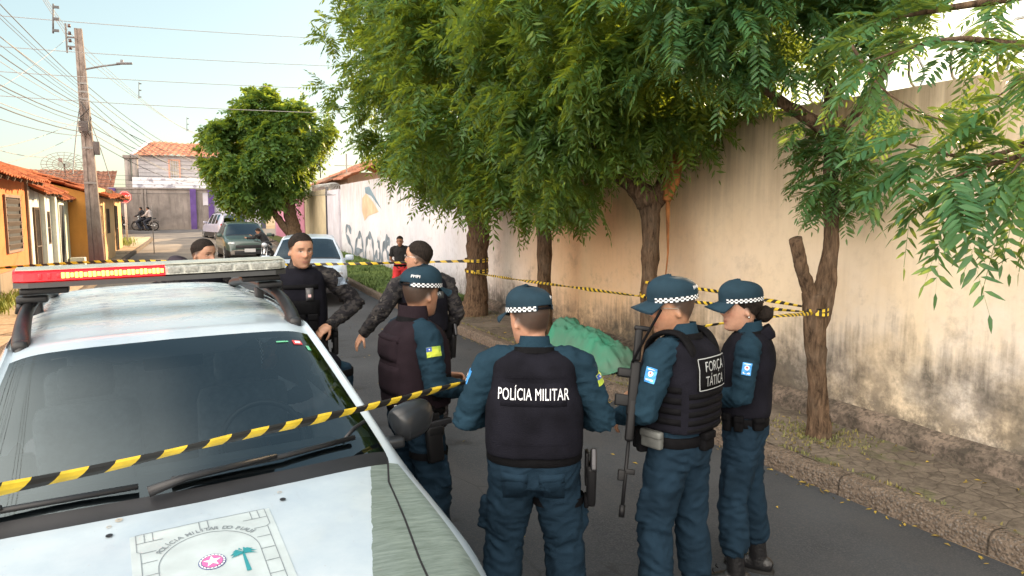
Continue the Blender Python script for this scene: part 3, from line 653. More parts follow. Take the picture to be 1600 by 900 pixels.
def put(name, VF, m, parent, smooth=True, angle=38, thick=0):
    me = bpy.data.meshes.new(name); me.from_pydata(VF[0], [], VF[1])
    bm = bmesh.new(); bm.from_mesh(me); bmesh.ops.remove_doubles(bm, verts=bm.verts, dist=1e-5); bmesh.ops.recalc_face_normals(bm, faces=bm.faces)
    if sum(f.normal.z*f.calc_area() for f in bm.faces) < 0 and name in ('body', 'windscreen', 'roof'): bmesh.ops.reverse_faces(bm, faces=bm.faces)
    bm.to_mesh(me); bm.free(); return link(name, me, parent, smooth, m, angle)
def wheel(parent, x, y, z, r=.33, w=.2, side=1, name='wheel'):
    P = [(x-w/2*1, y, z), (x-w/2*.86, y, z), (x+w/2*.86, y, z), (x+w/2, y, z)]
    mb = MB(); mb.tube(P, [r*.93, r, r, r*.93], 28, ref=(0, 0, 1)); t = mb.build(name, RUB, parent)
    rm = MB(); s = side; rm.tube([(x+s*w*.3, y, z), (x+s*w*.52, y, z)], [r*.68, r*.66], 24, 0, ref=(0, 0, 1))
    for k in range(5):
        a = 2*PI*k/5; rm.box((x+s*w*.54, y+math.cos(a)*r*.36, z+math.sin(a)*r*.36), (.02, r*.6, .07), Euler((a, 0, 0)), 1)
    rm.tube([(x+s*w*.5, y, z), (x+s*w*.6, y, z)], r*.12, 12, 1)
    rm.build('rim', [BLK, CHR], t); return t
# ================================================================== POLICE CAR
TH = .107; PC = (-.125, 3.496)
X_ = lambda *a: list(a)
ST = [(1.86, -.0, [0, .3, .52, .64, .70, .74, .74, .72, .68], [.50, .50, .49, .48, .46, .42, .38, .32, .24]),
      (1.80, .06, [0, .3, .52, .64, .70, .76, .77, .76, .74], [.78, .78, .77, .75, .72, .66, .58, .45, .24]),
      (1.66, .07, [0, .3, .52, .64, .72, .80, .83, .83, .80], [.915, .915, .905, .885, .86, .77, .66, .48, .24]),
      (1.32, .07, [0, .33, .56, .69, .79, .87, .90, .90, .87], [.975, .972, .962, .945, .925, .84, .70, .5, .24]),
      (1.02, .07, [0, .34, .58, .715, .81, .885, .91, .91, .88], [1.02, 1.017, 1.007, .99, .97, .875, .73, .5, .24]),
      (.76, .08, [0, .35, .60, .735, .82, .892, .915, .915, .89], [1.052, 1.05, 1.04, 1.022, 1.00, .90, .75, .5, .24]),
      (.63, .10, [0, .36, .62, .765, .822, .895, .915, .915, .89], [1.095, 1.092, 1.082, 1.062, 1.03, .915, .76, .5, .24]),
      (.32, .08, [0, .33, .56, .685, .742, .893, .915, .915, .89], [1.335, 1.33, 1.315, 1.285, 1.262, .94, .77, .5, .24]),
      (.0, .06, [0, .3, .5, .60, .655, .885, .915, .915, .89], [1.55, 1.545, 1.533, 1.506, 1.478, .965, .78, .5, .24]),
      (-.22, .03, [0, .3, .5, .60, .65, .88, .915, .915, .89], [1.588, 1.583, 1.568, 1.54, 1.512, .975, .78, .5, .24]),
      (-.95, 0, [0, .3, .5, .60, .65, .88, .915, .915, .89], [1.615, 1.61, 1.595, 1.568, 1.54, .985, .78, .5, .24]),
      (-1.7, 0, [0, .3, .5, .59, .64, .87, .915, .915, .89], [1.60, 1.595, 1.58, 1.553, 1.525, .99, .78, .5, .24]),
      (-2.25, -.03, [0, .29, .48, .56, .61, .85, .90, .90, .87], [1.555, 1.55, 1.535, 1.51, 1.48, .99, .78, .5, .28]),
      (-2.46, -.05, [0, .3, .52, .64, .70, .82, .86, .86, .84], [1.0, 1.0, .99, .98, .96, .92, .78, .5, .3]),
      (-2.52, -.05, [0, .3, .52, .64, .70, .80, .84, .84, .82], [.55, .55, .55, .54, .53, .50, .45, .4, .32])]
S, NS, NV = surf_grid(ST)
iF, iG, iH = 5, 6, 8
def win_side(s):                                    # door glass spans (front and rear doors, quarter)
    return iH-.3 < s < 9.55 or 9.62 < s < 10.5 or 10.62 < s < 11.3
def cls(s, v):
    a = abs(v)
    if iG <= s < iH and a < 3: return 'windscreen'
    if iF+.5 <= s < iG and a < 3.0: return 'cowl'
    if 12.1 < s < 12.85 and a < 3: return 'rear_window'
    if 4.12 < a < 4.9 and win_side(s): return 'side_window'
    if a > 6.9 and True: return 'sill'
    return 'body'
g = G('police_paint'); ox, oy, oz = g.xyz(g.obj)[:3]; ax_ = g.math('ABSOLUTE', ox)
wob = g.math('MULTIPLY', g.math('SUBTRACT', g.noise(g.obj, 16, 4), .5), .022)
edge = g.math('ADD', g.math('SUBTRACT', ax_, g.math('SUBTRACT', .64, g.math('MULTIPLY', g.math('SUBTRACT', oy, .82), .33))), wob)
m1 = g.math('MULTIPLY', g.math('GREATER_THAN', edge, 0), g.math('LESS_THAN', ax_, .80)); m1 = g.math('MULTIPLY', m1, g.math('GREATER_THAN', oy, .70))
n1 = g.noise(g.map(g.obj, (.35, 3, 1)), 24, 8, .72); gr = g.mix(g.ramp(n1, .34, .66), (.085, .115, .10), (.17, .215, .195))
wn = g.noise(g.obj, 3, 6, .6); wh = g.mix(g.ramp(wn, .35, .7), (.33, .40, .46), (.43, .49, .53))
sc = g.ramp(g.noise(g.map(g.obj, (1, .5, 1)), 8, 8, .75), .62, .74); wh = g.mix(g.math('MULTIPLY', sc, .35), wh, (.27, .29, .29))
spk = g.ramp(g.noise(g.obj, 70, 2), .73, .77); wh = g.mix(g.math('MULTIPLY', spk, .5), wh, (.32, .31, .29))
c = g.mix(m1, wh, gr)
dustm = g.math('MULTIPLY', g.mapr(oz, 1.535, 1.57), g.ramp(g.noise(g.map(g.obj, (1, 2, 1)), 5.5, 9, .75), .46, .58)); dustm = g.math('MULTIPLY', dustm, g.mapr(oy, -.20, -.36)); c = g.mix(g.math('MULTIPLY', dustm, .75), c, (.56, .58, .53))
rg = g.mix(m1, (.22, .22, .22), (.85, .85, .85)); rg = g.mix(g.math('MULTIPLY', dustm, .8), rg, (.7, .7, .7))
PP = g.out(c, rg, .5); g.b.inputs['Coat Weight'].default_value = .25; g.b.inputs['Coat Roughness'].default_value = .08
police = empty('police_car', (PC[0], PC[1], 0), PI+TH, label='white and grey-green police car with a red-lit light bar and arched crest', cat='police car')
police.rotation_euler = (0, R(.9), PI+TH)
pieces = shell(S, NS, NV, cls, 6, 4)
body = put('body', pieces['body'], PP, police); cowl = put('cowl', pieces['cowl'], BLK, police); put('sill', pieces['sill'], BLK, police)
WG = glassmat('windscreen_glass', (.50, .57, .60), .02, 1.95, (.80, .95, 1.0)); SG = glassmat('tinted_glass', (.42, .46, .48), .02, 1.6)
put('windscreen', pieces['windscreen'], WG, police); put('rear_window', pieces['rear_window'], SG, police); split_loose(put('side_window', pieces['side_window'], SG, police))
allV = []; allF = []
for k in ('body', 'windscreen', 'cowl'):
    v, f = pieces[k]; allF += [tuple(i+len(allV) for i in q) for q in f]; allV += v
CB = BVHTree.FromPolygons([Vector(p) for p in allV], allF)
# black print round the glass, just under it
def ws(t, u):                                       # t 0 bottom..1 top, u -1..1 across
    p = S(iG+(iH-iG)*t, 3*u); return Vector(p)
def band(pts4, off=-.006, n=12):
    """patch in (t,u): bottom-left, bottom-right, top-right, top-left"""
    V = []; F = []
    for j in range(n+1):
        for i in range(n+1):
            a = i/n; b = j/n; t = (1-b)*((1-a)*pts4[0][0]+a*pts4[1][0])+b*((1-a)*pts4[3][0]+a*pts4[2][0]); u = (1-b)*((1-a)*pts4[0][1]+a*pts4[1][1])+b*((1-a)*pts4[3][1]+a*pts4[2][1])
            V.append(ws(t, u)+Vector((0, .55, .83))*off)
    for j in range(n):
        for i in range(n): k = j*(n+1)+i; F.append((k, k+1, k+n+2, k+n+1))
    return V, F
FRIT = mat('black_glass_print', (.018, .020, .024), .5)
mb = MB()
for q in ([(.0, -1), (.0, 1), (.15, 1), (.15, -1)], [(.94, -1), (.94, 1), (1, 1), (1, -1)], [(.15, -1), (.15, -.93), (.94, -.93), (.94, -1)], [(.15, .93), (.15, 1), (.94, 1), (.94, .93)],
          [(.84, -.24), (.84, .24), (.94, .38), (.94, -.38)]): mb.add(*band(q), 0, True)
mb.build('glass_border', FRIT, police)
# seams, washers, hood crest
SEAM = mat('panel_gap', (.01, .01, .012), .8)
top = Conf(CB, (0, 0, 1.3), (0, 0, 1), (0, -1, 0), .6)   # drawing plane: u = picture right, v = towards the windscreen
mb = MB()
for s in (-1, 1):
    top.line(mb, [(s*.755, -.70), (s*.70, -.86), (s*.655, -1.15), (s*.61, -1.40), (s*.58, -1.62)], .008, 0, .0015)
    top.line(mb, [(s*.622, .10), (s*.615, .8), (s*.60, 1.6)], .010, 0, .0015)
top.line(mb, [(-.58, -1.62), (-.3, -1.69), (0, -1.70), (.3, -1.69), (.58, -1.62)], .008, 0, .0015)
split_loose(mb.build('panel_seam', SEAM, police))
mb = MB()
for a in (-.28, .28): top.disc(mb, a, -.885, .011, 0, .004); top.disc(mb, a+.0, -.83, .008, 1, .003, .005)
top.disc(mb, -.25, -.80, .012, 1, .003, .004)
split_loose(mb.build('washer_nozzle', [BLK, mat('worn_spot', (.36, .33, .28), .7)], police))
INK = mat('crest_line', (.17, .20, .22), .6); PANEL = mat('crest_vinyl', (.40, .46, .475), .35, var=.08, vs=12); PINK = mat('crest_pink', (.62, .13, .33), .5); BLUE = mat('crest_blue', (.06, .08, .22), .5); WHT = mat('white_print', (.78, .8, .8), .5); TEAL = mat('crest_teal', (.02, .22, .25), .5)
mb = MB(); y0 = -.925
def Q(u, w_): return (u, y0-w_)
top.plate(mb, .444, .62, .0022, 1, 24, 24, 0, y0-.31)
L = lambda pts, w_=.0028, c=False: top.line(mb, [Q(*p) for p in pts], w_, 0, .0035, closed=c)
L([(-.205, .0), (.205, .0), (.205, .105), (.19, .118), (.15, .118)]); L([(-.205, .0), (-.205, .105), (-.19, .118), (-.15, .118)])
for s in (-1, 1):
    L([(s*.180, 0), (s*.180, .055)]); L([(s*.155, 0), (s*.155, .055)]); L([(s*.205, .055), (s*.125, .055)], .003)
    L([(s*.195, .118), (s*.195, .60)]); L([(s*.150, .23), (s*.150, .60)])
    for k in range(6): L([(s*.150, .175+k*.07), (s*.195, .175+k*.07)], .003)
L([(.015, 0), (.015, .05)], .003); L([(-.012, 0), (-.012, .06)], .003)
L([(.150*math.cos(a), .23-.150*math.sin(a)) for a in np.linspace(0, PI, 25)])
txt = 'POLÍCIA MILITAR DO PIAUÍ'; n = len(txt)
for i, ch in enumerate(txt):
    if ch == ' ': continue
    th = PI*.5+.98-1.96*i/(n-1); V, F = text_mesh(ch, .027, .0005); cu, cv = .170*math.cos(th), .170*math.sin(th); ro = th-PI/2
    mb.add([top.p(cu+x*math.cos(ro)-y*math.sin(ro), y0-.23+cv+x*math.sin(ro)+y*math.cos(ro), .0042) for x, y, z in V], F, 0)
cu, cw = .0, .255
top.disc(mb, cu, y0-cw, .041, 3, .0036); top.disc(mb, cu, y0-cw, .038, 4, .0044, .033); top.disc(mb, cu, y0-cw, .0305, 2, .0046)
for k in range(20): a = 2*PI*k/20; top.disc(mb, cu+.0355*math.cos(a), y0-cw+.0355*math.sin(a), .0022, 3, .0052, n=6)
for k in range(5):
    a = PI/2+2*PI*k/5; P0 = (cu, y0-cw); tp = (cu+.028*math.cos(a), y0-cw+.028*math.sin(a)); q1 = (cu+.0115*math.cos(a+PI/5), y0-cw+.0115*math.sin(a+PI/5)); q2 = (cu+.0115*math.cos(a-PI/5), y0-cw+.0115*math.sin(a-PI/5))
    top.poly(mb, [P0, q2, tp, q1], 4, .0056)
pu, pw = .095, .245
for a in (10, 42, 75, 108, 140, 172, -18, 198):
    a = R(a); tip = (pu+.042*math.cos(a), y0-pw+.030*math.sin(a)-.008); mid = (pu+.022*math.cos(a), y0-pw+.022*math.sin(a)+.004)
    top.poly(mb, [(pu, y0-pw-.004), (mid[0]+.004, mid[1]-.007), tip, (mid[0]-.003, mid[1]+.006), (pu, y0-pw+.004)], 5, .0045)
top.poly(mb, [(pu-.004, y0-pw), (pu-.006, y0-pw-.10), (pu+.008, y0-pw-.10), (pu+.003, y0-pw)], 5, .0042)
mb.build('bonnet_crest', [INK, PANEL, PINK, BLUE, WHT, TEAL], police)
top.c.z = 1.3
# wipers
mb = MB()
def wsu(a, t, off): # a = picture-right metres
    u = -a/.73; p = ws(t, u)+Vector((0, .5, .8))*off; return p
def wip(p):
    return [wsu(a, t, o) for a, t, o in p]
mb.tube(wip([(-.76, .035, .03), (-.45, .045, .03), (-.12, .05, .03)]), .011, 6); mb.tube(wip([(-.05, .055, .03), (.22, .075, .03), (.52, .115, .03)]), .011, 6)
mb.tube(wip([(-.10, -.02, .04), (-.02, .03, .05), (.20, .07, .045)]), [.02, .014, .010], 6); mb.tube(wip([(-.78, -.02, .04), (-.68, .02, .05), (-.45, .045, .045)]), [.02, .014, .010], 6)
mb.tube(wip([(.47, .13, .012), (.56, .20, .010), (.70, .25, .008)]), .008, 6)
mb.build('wiper', BLK, police)
# stickers on the glass
mb = MB()
def sticker(u0, u1, t0, t1, mi, off): mb.add(*band([(t0, -u0), (t0, -u1), (t1, -u1), (t1, -u0)], off, 4), mi)
sticker(.66, .76, .845, .885, 0, .003); sticker(.68, .74, .855, .875, 1, .005); sticker(.52, .62, .868, .880, 2, .003); sticker(.79, .84, .80, .84, 2, .003); mb.build('windscreen_sticker', [mat('sticker_red', (.5, .05, .06), .5), WHT, mat('sticker_green', (.12, .42, .25), .5)], police)
# roof rails, light bar feet
for s in (-1, 1):
    mb = MB(); P = smooth_pts([(s*.560, -.02, 1.505, .010), (s*.567, -.09, 1.545, .034), (s*.572, -.22, 1.60, .034), (s*.572, -.5, 1.655, .030), (s*.572, -1.1, 1.665, .028), (s*.565, -1.6, 1.645, .03), (s*.555, -1.95, 1.60, .034), (s*.55, -2.05, 1.555, .012)], 5)
    mb.tube([tuple(q[:3]) for q in P], [(q[3], q[3]*.95) for q in P], 10, ref=(1, 0, 0)); mb.box((s*.567, -.13, 1.555), (.060, .16, .05), bev=.02); mb.box((s*.57, -1.05, 1.60), (.045, .08, .09), bev=.01)
    mb.build('roof_rail', BLK, police)
    mb = MB(); mb.box((s*.555, -.62, 1.70), (.13, .10, .035), bev=.01); mb.tube([(s*.60, -.62, 1.70), (s*.615, -.62, 1.63)], .018, 8); mb.box((s*.50, -.60, 1.742), (.20, .13, .03), bev=.008); mb.tube([(s*.52, -.66, 1.70), (s*.56, -.52, 1.66), (s*.60, -.50, 1.64)], .009, 6)
    mb.build('light_bar_foot', BLK, police)
# side mirrors
for s in (-1, 1):
    mb = MB(); prof = [(s*.90, .40, 1.075, .012, .03), (s*.915, .395, 1.08, .05, .075), (s*.94, .385, 1.09, .065, .092), (s*1.00, .37, 1.10, .062, .095), (s*1.06, .35, 1.105, .052, .085), (s*1.10, .335, 1.105, .03, .055), (s*1.115, .33, 1.105, .006, .015)]
    P = smooth_pts(prof, 4); mb.tube([tuple(q[:3]) for q in P], [(q[3], q[4]) for q in P], 16, ref=(0, 1, 0)); mb.box((s*.875, .42, 1.02), (.11, .07, .05), bev=.015)
    mr = mb.build('side_mirror', mat('mirror_housing', (.022, .024, .027), .28), police); MB().box((s*1.005, .315, 1.10), (.15, .006, .13), bev=.002).build('mirror_glass', mat('mirror', (.5, .5, .5), .05, metal=1), mr)
# grille, headlights, indicators, plate
mb = MB(); front = Conf(CB, (0, 2.2, .6), (0, 1, 0), (0, 0, 1), .3)
mb.box((0, 1.845, .70), (1.05, .03, .13), bev=.01); mb.box((0, 1.90, .42), (1.0, .05, .14), bev=.02)
mb.build('grille', BLK, police)
for s in (-1, 1):
    MB().box((s*.66, 1.735, .76), (.22, .12, .13), Euler((R(-18), 0, s*R(-28))), bev=.04).build('headlight', LAMPG, police)
    MB().box((s*.786, 1.55, .80), (.035, .14, .06), Euler((R(-8), 0, s*R(12))), bev=.014).build('indicator', mat('amber_lens', (.75, .22, .02), .2), police)
for s in (-1, 1):
    for y in (1.25, -1.5): wheel(police, s*.80, y, .34, .34, .21, s)
# cabin
mb = MB(); mb.box((0, .42, .96), (1.35, .5, .16), bev=.05); mb.box((.36, .34, 1.03), (.36, .22, .08), bev=.03); mb.box((0, -.9, .35), (1.5, 2.9, .05)); mb.box((0, .85, .9), (1.4, .5, .1)); dash = mb.build('dashboard', mat('dash_plastic', (.075, .085, .09), .7, var=.15, vs=5), police)
SEATM = mat('seat_fabric', (.12, .135, .145), .9, var=.3, vs=20)
for s in (-1, 1):
    mb = MB(); mb.box((s*.36, -.52, .88), (.46, .16, .62), Euler((R(-12), 0, 0)), bev=.07); mb.box((s*.36, -.60, 1.27), (.25, .10, .17), Euler((R(-8), 0, 0)), bev=.045); mb.box((s*.36, -.25, .58), (.48, .5, .16), bev=.06); mb.build('seat', SEATM, police)
mb = MB(); mb.box((0, -1.35, .88), (1.2, .16, .62), bev=.06)
for a in (-.36, .36): mb.box((a, -1.42, 1.24), (.24, .09, .14), bev=.04)
mb.build('rear_seat', SEATM, police)
mb = MB(); P = [(-.36+.19*math.cos(a), .08-.05*math.sin(a), 1.02+.18*math.sin(a)) for a in np.linspace(0, 2*PI, 25)]; mb.tube(P, .015, 8, caps=False); mb.tube([(-.36, .06, 1.02), (-.36, .3, .96)], .03, 8); mb.box((-.36, .07, 1.02), (.34, .03, .06), bev=.012); mb.build('steering_wheel', BLK, police)
mb = MB(); mb.box((0, .07, 1.455), (.24, .03, .07), bev=.012); mb.tube([(0, .09, 1.45), (0, .12, 1.50)], .01, 6); mb.build('rear_view_mirror', BLK, police)
# ---- light bar (a beacon unit bolted to the roof: a part of the car)
LB = mat('bar_housing_plastic', (.36, .35, .28), .25, var=.22, vs=5, stretch=(2, 1, 1)); LT = mat('bar_base', (.03, .03, .03), .5)
g = G('bar_lens'); n = g.noise(g.map(g.obj, (1, 1, .3)), 60, 3); c = g.mix(g.ramp(n, .35, .65), (.20, .20, .17), (.46, .46, .40)); LENS = g.out(c, .12, .7)
RLENS = mat('red_lens', (.45, .008, .01), .25, spec=.25); RLENS.node_tree.nodes['Principled BSDF'].inputs['Emission Color'].default_value = (1, .01, .015, 1); RLENS.node_tree.nodes['Principled BSDF'].inputs['Emission Strength'].default_value = .9
LEDM = emat('led_core', (1, .24, .04), 3.6); LEDR = emat('led_red', (1, .008, .01), 1.6)
bar = empty('light_bar', (0, -.553, 1.815)); bar.parent = police; bar.rotation_euler = (0, 0, 0)
hw = .612
def barsec(x0, x1, n, z0, z1, d0, d1, mi, mb, endtaper=True):
    V = []; F = []; xs = np.linspace(x0, x1, n+1)
    for x in xs:
        e = max(0, (abs(x)-.53)/(hw-.53)); sh = 1-.30*e*e if endtaper else 1
        sec = [(-d0*sh, z0), (-d1*sh*.96, z1*.75+z0*.25), (-d1*sh*.72, z1), (0, z1+.006), (d1*sh*.72, z1), (d1*sh*.96, z1*.75+z0*.25), (d0*sh, z0)]
        for a, b in sec: V.append((x, a, b))
    k = 7
    for i in range(n):
        for j in range(k-1): F.append((i*k+j, (i+1)*k+j, (i+1)*k+j+1, i*k+j+1))
        F.append((i*k+k-1, (i+1)*k+k-1, (i+1)*k, i*k))
    F.append(tuple(range(k))); F.append(tuple(n*k+i for i in reversed(range(k)))); mb.add(V, F, mi)
mb = MB(); barsec(-hw, hw, 20, -.045, -.014, .150, .150, 0, mb); mb.build('base', LT, bar)
# picture right = -x
mb = MB(); barsec(-hw, -.02, 12, -.014, .032, .150, .146, 0, mb); mb.build('clear_lens', LENS, bar)
mb = MB(); barsec(-.018, hw, 14, -.014, .032, .150, .146, 0, mb); mb.build('red_lens', RLENS, bar)
mb = MB(); barsec(-hw+.01, hw-.01, 20, .0335, .040, .115, .108, 0, mb); mb.build('top_cover', LB, bar)
mb = MB()
for k in range(30):
    x = -.005+.525*k/29; lit = k < 24
    if not lit and k % 2: continue
    mb.box((x, .1495, .008), (.0140, .012, .026 if k % 3 else .020), bev=.003, mi=0 if lit else 1)
split_loose(mb.build('led', [LEDM, LEDR], bar))
mb = MB()
for k in range(7): mb.box((-.06-.08*k, .150, .008), (.060, .006, .028), bev=.002)
mb.build('led_module_off', mat('unlit_led', (.30, .30, .27), .3, var=.3, vs=90), bar)
# ================================================================== PEOPLE
def sring(stations, n=28, ref=(1, 0, 0)):
    """upright loft of superellipse rings: (x,y,z,rx,ry,e)"""
    V = []; F = []
    for (x, y, z, rx, ry, e) in stations:
        for k in range(n):
            a = 2*PI*k/n; c, s = math.cos(a), math.sin(a)
            V.append((x+rx*math.copysign(abs(c)**(2/e), c), y+ry*math.copysign(abs(s)**(2/e), s), z))
    for i in range(len(stations)-1):
        for k in range(n): F.append((i*n+k, i*n+(k+1) % n, (i+1)*n+(k+1) % n, (i+1)*n+k))
    F.append(tuple(reversed(range(n)))); F.append(tuple((len(stations)-1)*n+k for k in range(n)))
    if stations[0][2] > stations[-1][2]: F = [f[::-1] for f in F]
    return V, F
def interp_st(st, m=4): return [tuple(q) for q in smooth_pts(st, m)]
def remesh(parts, vox, it=2, tf=None):
    V = []; F = []
    for v, f in parts: F += [tuple(i+len(V) for i in q) for q in f]; V += [tuple(p) for p in v]
    me = bpy.data.meshes.new('tmp'); me.from_pydata(V, [], F)
    bm = bmesh.new(); bm.from_mesh(me); bmesh.ops.recalc_face_normals(bm, faces=bm.faces); bm.to_mesh(me); bm.free()
    o = bpy.data.objects.new('tmp', me); col.objects.link(o); md = o.modifiers.new('r', 'REMESH'); md.mode = 'VOXEL'; md.voxel_size = vox; md.adaptivity = 0
    if it: sm = o.modifiers.new('s', 'SMOOTH'); sm.factor = .5; sm.iterations = it
    dg = bpy.context.evaluated_depsgraph_get(); out = bpy.data.meshes.new_from_object(o.evaluated_get(dg)); bpy.data.objects.remove(o); bpy.data.meshes.remove(me); return out
def arr(me): a = np.empty(len(me.vertices)*3, np.float32); me.vertices.foreach_get('co', a); return a.reshape(-1, 3)
def nrmls(me): a = np.empty(len(me.vertices)*3, np.float32); me.vertices.foreach_get('normal', a); return a.reshape(-1, 3)
def wrinkle(me, amp, centres, seed, freq=(9, 9, 26), base=.25):
    P = arr(me).copy(); N = nrmls(me); K = np.full(len(P), base)
    for c, r_, k in centres: K = np.maximum(K, k*np.exp(-((P-np.array(c, dtype=np.float32))**2).sum(1)/(r_*r_)))
    D = np.empty(len(P))
    for i, p in enumerate(P.tolist()):
        w_ = noise.noise(Vector((p[0]*5+seed, p[1]*5, p[2]*5)))*.9
        a = 1-abs(noise.noise(Vector((p[0]*freq[0]+seed, p[1]*freq[1]+w_, p[2]*freq[2]+w_*3))))*2.6
        b = 1-abs(noise.noise(Vector((p[0]*freq[0]*2.1+w_*2, p[1]*freq[1]*2.1+seed, p[2]*freq[2]*1.7+w_*4+5))))*2.6
        D[i] = a*.65+b*.35
    P += N*(amp*K*D)[:, None].astype(np.float32); me.vertices.foreach_set('co', P.ravel()); me.update()
def ss(a, b, x): t = np.clip((x-a)/(b-a), 0, 1); return t*t*(3-2*t)
HZ = [-.118, -.108, -.085, -.06, -.03, 0, .03, .06, .085, .105, .117, .122]
HW = [.022, .038, .052, .061, .069, .0735, .076, .0735, .063, .043, .022, .002]
HF = [.066, .082, .087, .086, .086, .087, .092, .091, .078, .055, .030, .002]
HB = [-.02, .00, .035, .064, .080, .092, .099, .096, .082, .056, .030, .002]
def head_pt(t, z, off=0., feat=True, wide=1.):
    """t azimuth from the face, z height from head centre"""
    w_ = np.interp(z, HZ, HW)*wide; f = np.interp(z, HZ, HF); b = np.interp(z, HZ, HB); c, s = math.cos(t), math.sin(t); e = .86
    x = w_*math.copysign(abs(s)**e, s); y = (f if c > 0 else b)*math.copysign(abs(c)**e, c)
    if feat and c > 0:
        gs_ = lambda a, m, d: math.exp(-((a-m)/d)**2)
        dy = .024*gs_(x, 0, .012+.006*ss(.01, -.03, z))*gs_(z, -.022, .017)+.013*gs_(x, 0, .009)*gs_(z, .0, .022)
        dy += .005*gs_(abs(x), .026, .022)*gs_(z, .030, .010)-.012*gs_(abs(x), .031, .016)*gs_(z, .010, .013)
        dy += .007*gs_(x, 0, .024)*gs_(z, -.058, .0075)+.006*gs_(x, 0, .022)*gs_(z, -.071, .006)-.004*gs_(x, 0, .03)*gs_(z, -.0645, .003)
        dy += .006*gs_(x, 0, .02)*gs_(z, -.100, .014)-.004*gs_(x, 0, .03)*gs_(z, -.083, .008)+.004*gs_(abs(x), .045, .016)*gs_(z, -.018, .018)
        y += dy
    L = math.hypot(x, y)+1e-6; up = max(0, (z-.07)/.05)
    return (x+x/L*off, y+y/L*off, z+off*up)
def head_mesh(off=0., z0=-.118, z1=.122, nz=44, nt=56, feat=True, wide=1.):
    V = []; F = []
    for j in range(nz+1):
        u = j/nz; z = z0+(z1-z0)*(.5-.5*math.cos(PI*u)) if off == 0 else z0+(z1-z0)*math.sin(u*PI/2)
        for i in range(nt): V.append(head_pt(2*PI*i/nt-PI, z, off, feat, wide))
    for j in range(nz):
        for i in range(nt): F.append((j*nt+i, j*nt+(i+1) % nt, (j+1)*nt+(i+1) % nt, (j+1)*nt+i)[::-1])
    F.append(tuple(range(nt))); F.append(tuple(nz*nt+i for i in reversed(range(nt)))); return V, F
def hand(wrist, d, n, side=1, s=1., curl=.7, spread=.12, grip=0):
    """palm + five separate fingers; d wrist->knuckles, n palm normal (the way fingers curl)"""
    d = Vector(d).normalized(); n = Vector(n); n = (n-d*n.dot(d)).normalized(); x = d.cross(n)*side; wrist = Vector(wrist); parts = []
    P = lambda a, b, c: wrist+x*a*s+d*b*s+n*c*s
    parts.append(loft([P(0, -.03, 0), P(0, .005, 0), P(.002, .03, 0), P(.002, .065, .003), P(.0, .092, .004)], [(.024*s, .019*s), (.028*s, .018*s), (.038*s, .016*s), (.043*s, .0145*s), (.038*s, .011*s)], 14, ref=x))
    for k, (a, L, r_) in enumerate(((-.031, .066, .0088), (-.0105, .078, .0092), (.0105, .073, .0088), (.030, .058, .0080))):
        ang = 0; p = P(a, .078, .002); pts = [tuple(P(a*.9, .05, .002)), tuple(p)]; sp_ = spread*(k-1.5)
        for seg, fr in enumerate((.45, .30, .25)):
            ang += curl*(.85 if seg == 0 else 1.05)*(1+.06*k); q = (d*math.cos(ang)+n*math.sin(ang)+x*sp_*math.cos(ang)).normalized(); p = p+q*L*fr*s; pts.append(tuple(p))
        parts.append(loft(pts, [r_*s, r_*s*1.02, r_*s*.95, r_*s*.88, r_*s*.62], 9))
    t0 = P(-.026, .018, .006); q1 = (-x*.75+d*.62+n*(.35+.3*curl)).normalized(); q2 = (-x*.30+d*.80+n*(.5+.5*curl)).normalized(); q3 = (x*.15*curl+d*.85+n*(.5+.6*curl)).normalized()
    parts.append(loft([tuple(P(-.008, .01, .002)), tuple(t0), tuple(t0+q1*.038*s), tuple(t0+q1*.038*s+q2*.030*s), tuple(t0+q1*.038*s+q2*.030*s+q3*.022*s)], [.012*s, .0125*s, .0105*s, .0095*s, .006*s], 9))
    return parts
_sk = {}
def skinmat():
    if 'm' in _sk: return _sk['m']
    m = bpy.data.materials.new('skin'); m.use_nodes = True; n = m.node_tree.nodes; l = m.node_tree.links; b = n['Principled BSDF']
    at_ = n.new('ShaderNodeAttribute'); at_.attribute_name = 'Col'; tc = n.new('ShaderNodeTexCoord'); ns = n.new('ShaderNodeTexNoise'); ns.inputs['Scale'].default_value = 55; l.new(tc.outputs['Object'], ns.inputs[0])
    mr = n.new('ShaderNodeMapRange'); l.new(ns.outputs[0], mr.inputs[0]); mr.inputs[3].default_value = .78; mr.inputs[4].default_value = 1.2
    mx = n.new('ShaderNodeMix'); mx.data_type = 'RGBA'; mx.blend_type = 'MULTIPLY'; mx.inputs[0].default_value = 1; l.new(at_.outputs[0], mx.inputs[6]); l.new(mr.outputs[0], mx.inputs[7]); l.new(mx.outputs[2], b.inputs[0])
    b.inputs['Roughness'].default_value = .5; b.inputs['Specular IOR Level'].default_value = .4; b.inputs['Subsurface Weight'].default_value = .12; b.inputs['Subsurface Radius'].default_value = (.02, .008, .004); _sk['m'] = m; return m
HAIR = mat('hair', (.010, .008, .007), .8, c2=(.022, .016, .013), vs=90, stretch=(1, 1, .4), bump=.5, bs=160, spec=.15)
CAPM = mat('cap_cloth', (.011, .030, .046), .85, var=.18, vs=10, bump=.12, bs=260, spec=.2)
def cloth(name, c, var=.25, vs=4., c2=None, bump=.35, rough=.85, bs=220): 
    m = mat(name, c, rough, var=var, vs=vs, c2=c2, bump=bump, bs=bs, spec=.08); return m
NAVY = cloth('petrol_uniform_cloth', (.0125, .032, .050), .25, 3); NAVYP = cloth('petrol_trouser_cloth', (.0105, .024, .040), .28, 4)
VEST = cloth('black_vest_cloth', (.0075, .0075, .0115), .3, 9); VESTM = cloth('dark_maroon_vest_cloth', (.018, .012, .016), .25, 7); WEB = cloth('black_webbing', (.005, .005, .006), .2, 30, rough=.8)
